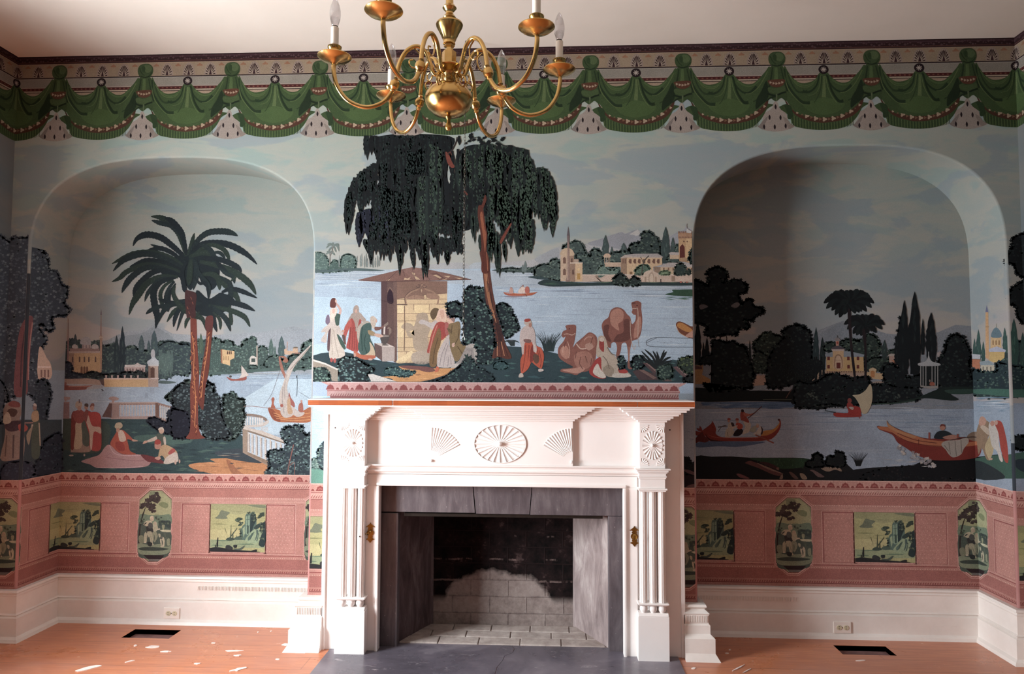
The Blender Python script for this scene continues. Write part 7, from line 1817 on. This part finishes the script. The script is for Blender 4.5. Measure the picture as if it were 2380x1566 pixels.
sm('0,1190 100,1180 520,1200 900,1210 1250,1200 1253,1360 900,1310 500,1300 0,1300', '161c1e', 3)
poly('0,910 15,905 95,928 90,940 95,1010 85,1060 160,1100 160,1130 60,1145 0,1145', '9c7444'); poly('0,910 15,905 95,925 0,935', '6c706c'); poly('0,975 85,985 85,1010 0,1010', '5c3c38'); rect(0, 940, 85, 975, '3a3c3a')
poly('535,1065 690,1065 700,1150 520,1165', 'a08878'); poly('520,1165 720,1150 725,1200 515,1205', '7c8c98')
for x in (597, 638, 675): ell(x, 1042, 8, 22, 'b0a090')
cypress(520, 740, 1010, 26, ['20282a', '2c3a38']); stroke('543,850 543,1000', '8a9094', 2)
foliage('550,800 600,720 680,670 740,690 820,720 830,820 780,900 680,930 600,890', RM_, 7, 1); foliage('550,1030 560,860 620,850 680,900 680,1030', RM_, 6, 0.9)
cypress(45, 570, 960, 66, RD); cypress(130, 720, 960, 44, RD); cypress(98, 760, 950, 30, RD); foliage('60,960 90,900 200,880 200,960', RD, 6, 0.5)
foliage('-10,230 60,210 130,250 140,160 120,140 170,90 240,80 300,110 315,170 290,220 360,200 440,200 500,260 480,310 420,330 440,380 410,430 500,370 540,370 560,430 630,450 640,490 580,530 540,570 480,560 520,620 490,640 420,650 400,690 330,700 240,700 170,720 110,680 130,620 60,590 -10,560', RD, 8, 0.6)
sm('60,430 100,420 140,440 100,460 70,465', '6c6468', 3); sm('350,430 400,400 430,420 400,450 360,445', '6a6668', 3)
for s_ in ('260,700 250,740 240,780', '300,700 310,730 300,770', '220,690 210,730'): stroke(s_, '1a1e20', 2)
foliage('160,1200 170,800 200,740 300,760 370,750 420,790 470,800 500,860 560,1040 540,1130 520,1190 200,1220 100,1130', RD, 8, 0.6)
foliage('690,1180 690,900 820,720 820,660 880,620 960,600 1040,640 1080,700 1095,900 1110,1100 1000,1130', RD, 8, 0.5)
cypress(1122, 625, 1050, 60, ['26363a', '34484a']); cypress(1180, 715, 1050, 56, ['1e2a2c', '2a3838'])
for x in range(820, 1180, 16): strand(1610+x/3.916, 600+(880+60*rnd.random())/3.916, 55, 4.5, RD[0], 0, '28352f')
poly('1215,885 1253,885 1253,1065 1215,1065', '9c7c58'); poly('1205,870 1253,860 1253,888 1205,888', '6c7478'); poly('1060,1135 1120,1080 1160,1020 1210,1010 1253,1100 1253,1130', '94806c')
for x in (1120, 1160, 1190): cypress(x, 960, 1130, 26, RD)
foliage('940,1340 930,1180 1040,1140 1140,1110 1253,1060 1253,1350', RD, 7, 0.6); sm('960,1330 1253,1320 1253,1345 1000,1350', '3c4440', 3)
stroke('850,1270 880,1220 900,1190', '5c4038', 2); stroke('640,1285 900,1285', '545c50', 1.2)
ctx(1850, 640, 4.349)
foliage('280,760 290,700 340,670 390,690 400,760', RM_, 6, 0.9); foliage('450,700 470,660 520,640 600,650 650,660 700,610 780,600 820,640 850,720 840,800 700,860 560,780', RM_, 7, 1); foliage('700,960 700,880 780,830 880,830 940,850 940,960', RM_, 6, 1); cypress(893, 650, 850, 54, ['2c3a3a', '3a4c48']); foliage('930,800 940,760 980,750 1020,760 1020,830', RM_, 5, 0.9)
# villa
poly('305,815 680,812 685,990 305,990', 'b0905c'); poly('290,800 370,770 480,765 560,770 690,800 680,825 300,825', '78828c'); poly('370,790 370,760 480,755 480,940 370,940', 'b4946c'); sm('360,745 370,725 420,712 470,730 485,748', '4c444c', 4); poly('355,745 490,745 485,762 365,764', 'a89890'); poly('400,660 435,660 432,712 402,712', 'a47868'); sm('392,655 395,640 415,625 440,640 442,655', '7c7474', 3); stroke('416,630 416,605', '4c4848', 1.4); ell(418, 682, 10, 14, '8c3c34')
sm('390,940 390,830 425,795 465,830 465,940', '8c6c54', 3); sm('398,940 400,840 425,808 455,840 458,940', 'b4987c', 3); poly('408,882 448,882 448,940 408,940', '602824'); stroke('400,855 455,855', '8c7060', 1)
for (x, y) in ((315, 820), (515, 820), (612, 820), (315, 905), (517, 905), (612, 905)): poly('%d,%d %d,%d %d,%d %d,%d' % (x, y, x+26, y, x+26, y+36, x, y+36), '642c28')
poly('300,965 690,965 690,985 300,985', 'a08468'); 
for x in range(310, 690, 24): rect(x, 968, x+12, 980, '6c4c3c')
poly('300,985 690,985 690,1040 590,1045 300,1000', '9c8474')
poly('710,980 740,975 740,945 775,930 808,945 808,985 900,990 890,1060 760,1040 715,1030', 'b0946c'); poly('752,1030 754,970 775,958 795,975 793,1030', 'a8703c'); poly('735,950 775,930 812,950 812,962 735,962', 'b8a07c')
poly('940,800 1010,795 1040,900 1035,920 940,880', 'a08478'); poly('930,800 960,790 1015,795 1020,812 930,815', '9c948c'); poly('960,855 1020,850 1040,905 1000,890', 'a86c4c'); poly('1425,780 1460,765 1500,840 1430,830', '9a9090')
sm('760,1080 900,1060 915,1070 800,1110 760,1110', '8c7c70', 3)
foliage('300,1010 330,1000 400,990 480,1010 560,1030 640,1020 740,1040 760,1100 900,1100 1000,1100 1200,1130 1240,1250 1000,1280 760,1300 520,1320 300,1310 0,1330 0,1080 150,1090', RD, 8, 0.7)
for (x, y) in ((160, 1210), (140, 1180), (1000, 1200), (100, 1190), (900, 1140)):
    for q in range(6): clump(1850+(x+50*rnd.random())/4.349, 640+(y+40*rnd.random())/4.349, 2.2, '46504a')
foliage('890,1060 880,920 960,890 1030,930 1010,860 1010,700 1060,420 1100,980 1250,1000 1260,1130 1000,1130', RD, 8, 0.6)
cypress(1092, 245, 1000, 106, RD); cypress(1197, 160, 1000, 132, RD); cypress(1280, 430, 800, 40, RD); cypress(1022, 580, 900, 60, RD); cypress(1363, 370, 880, 112, RD)
foliage('1430,1120 1420,900 1500,760 1520,660 1580,600 1640,595 1700,640 1740,720 1770,800 1760,920 1790,1080 1780,1140 1500,1160', RD, 8, 0.7)
sm('1000,1260 1200,1240 1500,1130 1790,1130 1790,1170 1640,1160 1560,1200 1640,1250 1560,1265 1300,1240 1100,1280', '1c2826', 3); sm('1500,1160 1620,1150 1790,1150 1790,1190 1640,1200 1540,1190', '2c443c', 3); stroke('760,1300 1000,1290 1200,1262', '2c4038', 3)
# two palms
def crown_palm(hx_, hy_, tips, w):
    for i, (x, y) in enumerate(tips):
        mx, my = hx_+(x-hx_)*0.6, hy_+(y-hy_)*0.6-abs(x-hx_)*0.16-12
        frond('%f,%f %f,%f %f,%f' % (hx_, hy_, mx, my, x, y), ['12171a', '182022'][i % 2], w)
crown_palm(530, 270, ((280, 280), (305, 335), (360, 355), (395, 400), (440, 425), (490, 395), (540, 375), (600, 385), (640, 375), (665, 365), (715, 365), (765, 325), (790, 280), (750, 220), (700, 185), (640, 160), (570, 150), (500, 150), (430, 165), (370, 190), (320, 235), (460, 300), (600, 300)), 52)
crown_palm(690, 500, ((485, 495), (515, 545), (575, 590), (610, 605), (655, 610), (690, 600), (725, 585), (770, 565), (810, 580), (870, 545), (895, 500), (850, 440), (790, 410), (720, 400), (650, 400), (590, 420), (540, 440)), 46)
sm('520,360 552,360 560,600 575,760 605,1040 585,1040 560,860 535,600', '241c20', 4); sm('668,560 700,560 712,760 712,1030 690,1040 690,760', '241c20', 4)
# belvedere
poly('1250,900 1440,900 1435,1130 1255,1110', '1a2022'); sm('1230,890 1300,870 1330,830 1338,780 1348,830 1375,870 1450,890 1440,912 1260,915', '9ca0a4', 3); stroke('1338,770 1338,830', '94989c', 1.5, smooth=False)
for x in (1258, 1282, 1310, 1372, 1403, 1430): rect(x-4, 915, x+5, 1115, '8c8c8c')
poly('1255,1110 1310,1118 1435,1115 1435,1135 1340,1145 1255,1125', '8c8884'); sm('1350,1110 1355,1080 1390,1080 1400,1110', '94503c', 3); ell(1350, 1065, 8, 14, '84746c')
# red boat with sail
sm('385,1385 520,1390 520,1340 540,1310 600,1320 650,1340 655,1400 640,1428 410,1430', '942c26', 3); sm('570,1210 640,1200 700,1160 750,1095 770,1180 765,1280 730,1370 690,1400 660,1380 640,1310 600,1240', 'a89c80', 4); ell(540, 1265, 22, 26, '7c3c38'); sm('515,1340 520,1285 570,1300 560,1350', '8a302c', 3); sm('530,1330 580,1330 570,1360', 'a49890', 3); stroke('290,1365 400,1385', '2c3438', 1.8, smooth=False); stroke('640,1430 640,1445', '942c26', 1.6)
# long boat with passengers
ctx(1610, 900, 6.8)
sm('40,690 120,700 180,660 260,600 300,560 305,530 340,580 370,660 370,740 500,790 900,790 1050,780 1150,700 1260,670 1340,610 1370,550 1350,520 1370,495 1392,540 1390,620 1350,710 1280,790 1200,830 1000,850 600,850 300,850 240,820 180,760 60,760', '7c2c22', 4)
sm('1120,690 1260,665 1340,600 1375,545 1360,620 1300,690 1200,750 1080,765', 'a8702c', 4); sm('240,740 400,790 900,790 1060,785 1000,800 400,800', 'a04c3c', 3); sm('200,730 280,820 500,850 300,848 230,800', '3c1c1c', 3); ell(1360, 510, 18, 15, '3c2c2c', 10)
sm('50,800 150,700 180,760 260,830 200,870 100,860 50,880', '5c2624', 3); sm('60,640 100,650 110,610 140,640 150,690 90,690', '7c3430', 3)
sm('510,780 520,680 550,640 560,580 600,560 640,580 650,630 640,680 660,700 610,775 560,790', 'a8a090', 4); stroke('545,700 560,780', '78705f', 1.4); ell(568, 525, 20, 30, 'a07460'); sm('545,510 560,485 595,490 595,515', '8a3c34', 3); sm('600,560 640,560 660,610 640,640', '3a2c30', 3); stroke('540,610 400,630', '54443c', 2.2)
sm('640,760 680,680 740,650 790,670 790,720 720,770', '241c22', 4); sm('680,590 700,560 760,570 790,600 780,650 720,660', 'a04030', 4); ell(705, 530, 24, 34, 'a87c68'); sm('675,520 690,485 725,495 725,520', '84443c', 3); sm('580,640 700,600 700,620 620,660', 'b0a090', 3)
sm('780,740 830,620 800,560 820,520 880,540 920,580 915,640 890,700 840,730', 'b0a698', 4); sm('750,430 770,380 830,400 850,470 880,510 885,560 800,530 760,510', '8c3c34', 4); sm('800,400 900,420 970,400 980,415 900,450 830,460', 'a05c4c', 3); sm('765,380 770,350 800,350 810,380 790,395', '2c2024', 3); stroke('870,490 980,400 1090,300', '54302c', 2.0, smooth=False)
sm('950,740 1000,700 1040,640 1060,610 1090,620 1110,670 1080,740 1000,745', 'b0a8a0', 4); sm('1070,610 1110,660 1100,740 1070,740 1090,680', '3c2c30', 3); ell(1022, 605, 24, 34, 'a87c68'); sm('998,600 1010,570 1045,580 1040,600', 'a4988c', 3); sm('900,660 1000,600 990,700 920,700', '8a8e80', 3)
stroke('990,750 1130,810 1280,880', '844436', 3, smooth=False); stroke('400,700 460,620 520,600', '4c4040', 1.4)
# near bank: grass, logs, bushes
sm('-10,1100 300,1095 600,1090 900,1110 1400,1110 1750,1115 1900,1150 2400,1180 2400,1500 -10,1500', '1a1c1e', 2)
sm('900,1120 1400,1115 1750,1120 1880,1160 1700,1270 1300,1280 1100,1180', '24402c', 3)
for i in range(60):
    x = 1760+110*rnd.random(); y = 1066+20*rnd.random(); pp([(x, y+3), (x+0.8, y-2), (x+1.6, y+3)], ['2e5034', '34583a', '1e3426'][i % 3])
sm('830,1190 900,1160 1000,1190 1200,1270 1400,1360 1380,1400 1250,1370 1050,1280 860,1210', '5c3a38', 3); sm('1020,1200 1080,1215 1400,1350 1400,1362 1180,1290', '7c6458', 3); sm('1050,1180 1200,1190 1360,1270 1330,1300 1150,1230', '3c2426', 3)
sm('690,1370 760,1370 900,1440 760,1430', '6c4444', 3); sm('1370,1440 1410,1370 1425,1390 1420,1445', '7c6858', 3); sm('1520,1340 1580,1350 1670,1440 1600,1440', '5c4640', 3); sm('1690,1360 1760,1370 1810,1445 1730,1450', '84705c', 3); sm('1320,1270 1360,1265 1360,1310 1330,1300', '6c5048', 3)
sm('1850,1310 1920,1310 2080,1410 1980,1415 1900,1340', '64504e', 3); sm('2020,1260 2200,1250 2330,1280 2350,1330 2250,1300 2150,1330 2070,1310', '84705e', 3); sm('2260,1390 2380,1370 2380,1390 2290,1400', '64504e', 3)
ctx(1610, 900, 6.8)
foliage('1780,1250 1800,1170 1900,1140 1890,1070 1960,1040 2020,1060 2060,1090 2050,1160 2080,1250 1900,1270', ['15191b', '1d2522'], 6, 0.4); foliage('2110,1240 2120,1110 2180,1080 2230,1090 2260,1000 2320,1020 2400,1060 2400,1250', ['15191b', '1d2522'], 6, 0.4)
ctx(1980, 1050, 3.035)
for k_ in range(14):
    a = -1+2*k_/13; stroke('%f,%f %f,%f %f,%f' % (45+14*a, 100, 45+35*a, 50, 45+(60+20*rnd.random())*a, 20-20*rnd.random()), '15191b', 1.8, w1=0.4)
sm('-60,140 150,110 350,100 500,80 700,60 860,40 900,210 -60,205', '181a1e', 2); foliage('100,200 150,130 400,100 520,110 700,90 860,60 870,200', ['14171b', '1c2024', '2a2628'], 6, 0.7)
# big boat on the right
on(rm, 'BR', 'JR'); ctx(1980, 550, 2.8475)
sm('430,1500 560,1470 800,1460 1100,1440 1100,1580 400,1580', '16181c', 2)
sm('170,1250 240,1265 230,1215 245,1240 300,1270 400,1310 500,1335 620,1330 760,1325 850,1340 850,1440 780,1470 640,1480 520,1475 430,1445 360,1400 300,1360 265,1310 180,1275', '782a22', 4); sm('175,1255 250,1262 330,1285 430,1320 520,1345 750,1360 850,1350 850,1375 700,1390 520,1385 400,1360 310,1330 260,1295 180,1272', 'a4603a', 4); sm('228,1213 245,1240 330,1290 420,1320 400,1330 300,1295 240,1262', 'a8744a', 3)
for s_ in ('260,1295 360,1350 500,1380 700,1390', '300,1300 420,1345 560,1365', '440,1340 440,1380'): stroke(s_, '60281e', 1.5)
sm('545,1335 555,1300 580,1285 620,1285 660,1310 640,1335', '242a30', 4); ell(598, 1260, 19, 22, 'a87460'); sm('580,1258 590,1240 612,1245 615,1258 600,1250', '6c302c', 3); sm('600,1325 660,1310 700,1320 690,1345 620,1338', 'a07060', 3); stroke('510,1335 510,1295', '94443a', 4); stroke('698,1345 698,1305', '8a443a', 4)
sm('590,1375 620,1350 700,1345 760,1325 770,1360 740,1400 720,1440 670,1460 640,1440 620,1410', '9c948c', 4); 
for s_ in ('640,1360 650,1440', '680,1350 690,1450', '720,1345 725,1430', '610,1380 640,1420'): stroke(s_, '6c645e', 1.6)
sm('760,1320 800,1290 850,1300 850,1350 780,1345', '7c6858', 3); stroke('650,1345 780,1325 850,1330', '3c2c2a', 2)
for i in range(40):
    x = 300+250*rnd.random(); y = 1400+0.45*(x-300)+50*(rnd.random()-.5); clump(1980+x/2.8475, 550+min(1525, y)/2.8475, 4.5, ['b4aca6', '9a9ca2', '8a8488'][i % 3])
streaks(2040, 2160, 1060, 1088, 14, ['b4b4b4', '9aa0a8'], 14, 40, 1.6)
# corner: mosque, cypresses, shore and three women on the reveal
on(rm, 'JR', 'FR', 'WR')
foliage('760,1040 780,850 860,880 960,870 960,780 1030,740 1070,700 1160,720 1160,1040', ['2c3c3e', '3c5450', '506a60'], 6.5, 0.9)
cypress(838, 610, 860, 36, ['34504c', '44645a']); cypress(812, 670, 860, 26, ['34504c', '44645a']); cypress(1012, 600, 760, 28, ['34504c', '44645a']); cypress(1030, 640, 760, 28, ['34504c', '44645a']); cypress(1072, 540, 860, 60, ['30504a', '3c6456']); cypress(1130, 630, 860, 40, ['34504c', '44645a']); cypress(870, 690, 860, 24, ['34504c', '44645a'])
poly('885,500 903,500 908,815 885,800', 'c09464'); poly('893,450 904,500 884,500', '646888'); poly('885,590 908,590 908,600 884,600', 'a8845c')
poly('920,665 988,665 990,740 918,740', 'c0a070'); sm('925,665 930,625 955,600 985,630 988,665', '5c7480', 4); stroke('957,600 957,575', '7c7c70', 1.5); poly('905,745 960,725 1020,750 1015,765 910,762', 'a4a8bc'); poly('910,762 1012,762 1010,800 960,840 910,820', 'c0a05c')
for x in (935, 955, 975): poly('%d,690 %d,680 %d,690 %d,715 %d,715' % (x-4, x, x+4, x+4, x-4), '84603c')
poly('788,775 852,780 850,810 790,808', 'b0b4bc'); poly('790,810 850,812 848,880 800,870', 'b06c4c'); poly('850,830 900,820 945,850 945,892 860,892', 'b4ac98'); poly('845,828 905,818 950,850 850,850', '84949c')
for x in (870, 895, 920): poly('%d,860 %d,860 %d,885 %d,885' % (x-5, x+5, x+5, x-5), '7c7468')
foliage('780,1010 800,880 860,890 950,890 960,830 1060,850 1160,880 1160,1020', ['24343a', '34484a', '486058'], 7, 0.9)
sm('780,1015 900,1005 1060,1010 1160,1015 1160,1060 1050,1060 900,1045 800,1035', '3c6458', 3)
streaks(2266, 2352, 920, 960, 26, ['7c94a8', 'b0bcc8', '5c7890'], 20, 70, 2); 
foliage('1060,180 1020,170 1040,100 1060,60 1060,10 1100,-10 1160,0 1160,260 1100,250', ['14191c', '1e2628'], 8, 0.5); foliage('1040,440 1045,350 1090,320 1160,300 1160,560 1100,540 1080,460', ['14191c', '1e2628'], 8, 0.5); foliage('1080,1400 1065,1330 1110,1315 1160,1330 1160,1410', ['14191c', '1e2628'], 7, 0.5)
pp(P('800,1470 900,1450 1040,1440 1160,1420 1160,1600 800,1600'), '3c5c50'); sm('820,1480 960,1540 1010,1600 820,1600', '2c3438', 3); sm('1080,1480 1140,1470 1160,1490 1160,1560 1090,1530', '2c3840', 3)
on(rm, 'JR', 'BR')
sm('825,1290 850,1220 880,1210 920,1240 930,1290 900,1330 910,1380 915,1470 890,1470 860,1400 840,1440 830,1380', '8a7058', 4); sm('880,1400 900,1340 925,1300 940,1400 915,1475 905,1470', 'ac9870', 3); sm('840,1230 850,1195 870,1190 890,1215 880,1245 850,1250', 'b08470', 4); sm('850,1260 880,1250 930,1300 900,1310', 'b4a08c', 3)
on(rm, 'JR')
sm('905,1250 925,1220 960,1225 970,1300 975,1380 1000,1480 980,1480 960,1420 930,1390 915,1330', 'b8b0a8', 4); ell(930, 1235, 14, 18, 'b07c6c'); sm('945,1235 955,1215 990,1225 1010,1280 1030,1380 1035,1490 1010,1480 985,1400 970,1300', '9c3c30', 4); ell(955, 1230, 12, 16, 'b88c7c'); ell(920, 1470, 12, 8, 'b08c78')
rm.build(wall_back, M['paper'], 'printed dark riverside trees, villa and boats')
# ================================================================ LIGHT
def area(name, loc, rot, sx, sy, power, color, spread=180):
    l = bpy.data.lights.new(name, 'AREA'); l.shape = 'RECTANGLE'; l.size = sx; l.size_y = sy; l.energy = power; l.color = color
    l.spread = radians(spread)
    o = bpy.data.objects.new(name, l); COL.objects.link(o); o.location = loc; o.rotation_euler = rot
    return o
for k, (a, b, z0, z1) in enumerate(WINL):
    area('daylight_window_left', (XL-0.16, (a+b)/2, (z0+z1)/2), (0, radians(-90), 0), z1-z0, b-a, [430, 4][k], (0.95, 0.97, 1.0))
for k, (a, b, z0, z1) in enumerate(WINR):  # fill light through the added windows behind the camera
    area('fill_window_front', ((a+b)/2, YREAR-0.16, (z0+z1)/2), (radians(90), 0, 0), b-a, z1-z0, [2, 1.4][k], (1.0, 0.96, 0.93))
w = bpy.data.worlds.new('world'); bpy.context.scene.world = w; w.use_nodes = True
bg = w.node_tree.nodes['Background']; bg.inputs[0].default_value = (0.85, 0.92, 1.0, 1); bg.inputs[1].default_value = 0.0
sc = bpy.context.scene
sc.view_settings.view_transform = 'Standard'; sc.view_settings.look = 'None'
sc.view_settings.gamma = 1.0; sc.view_settings.exposure = -0.12; sc.view_settings.use_curve_mapping = False
sc.cycles.max_bounces = 10; sc.cycles.diffuse_bounces = 5; sc.cycles.transparent_max_bounces = 12
sc.cycles.caustics_reflective = False; sc.cycles.caustics_refractive = False
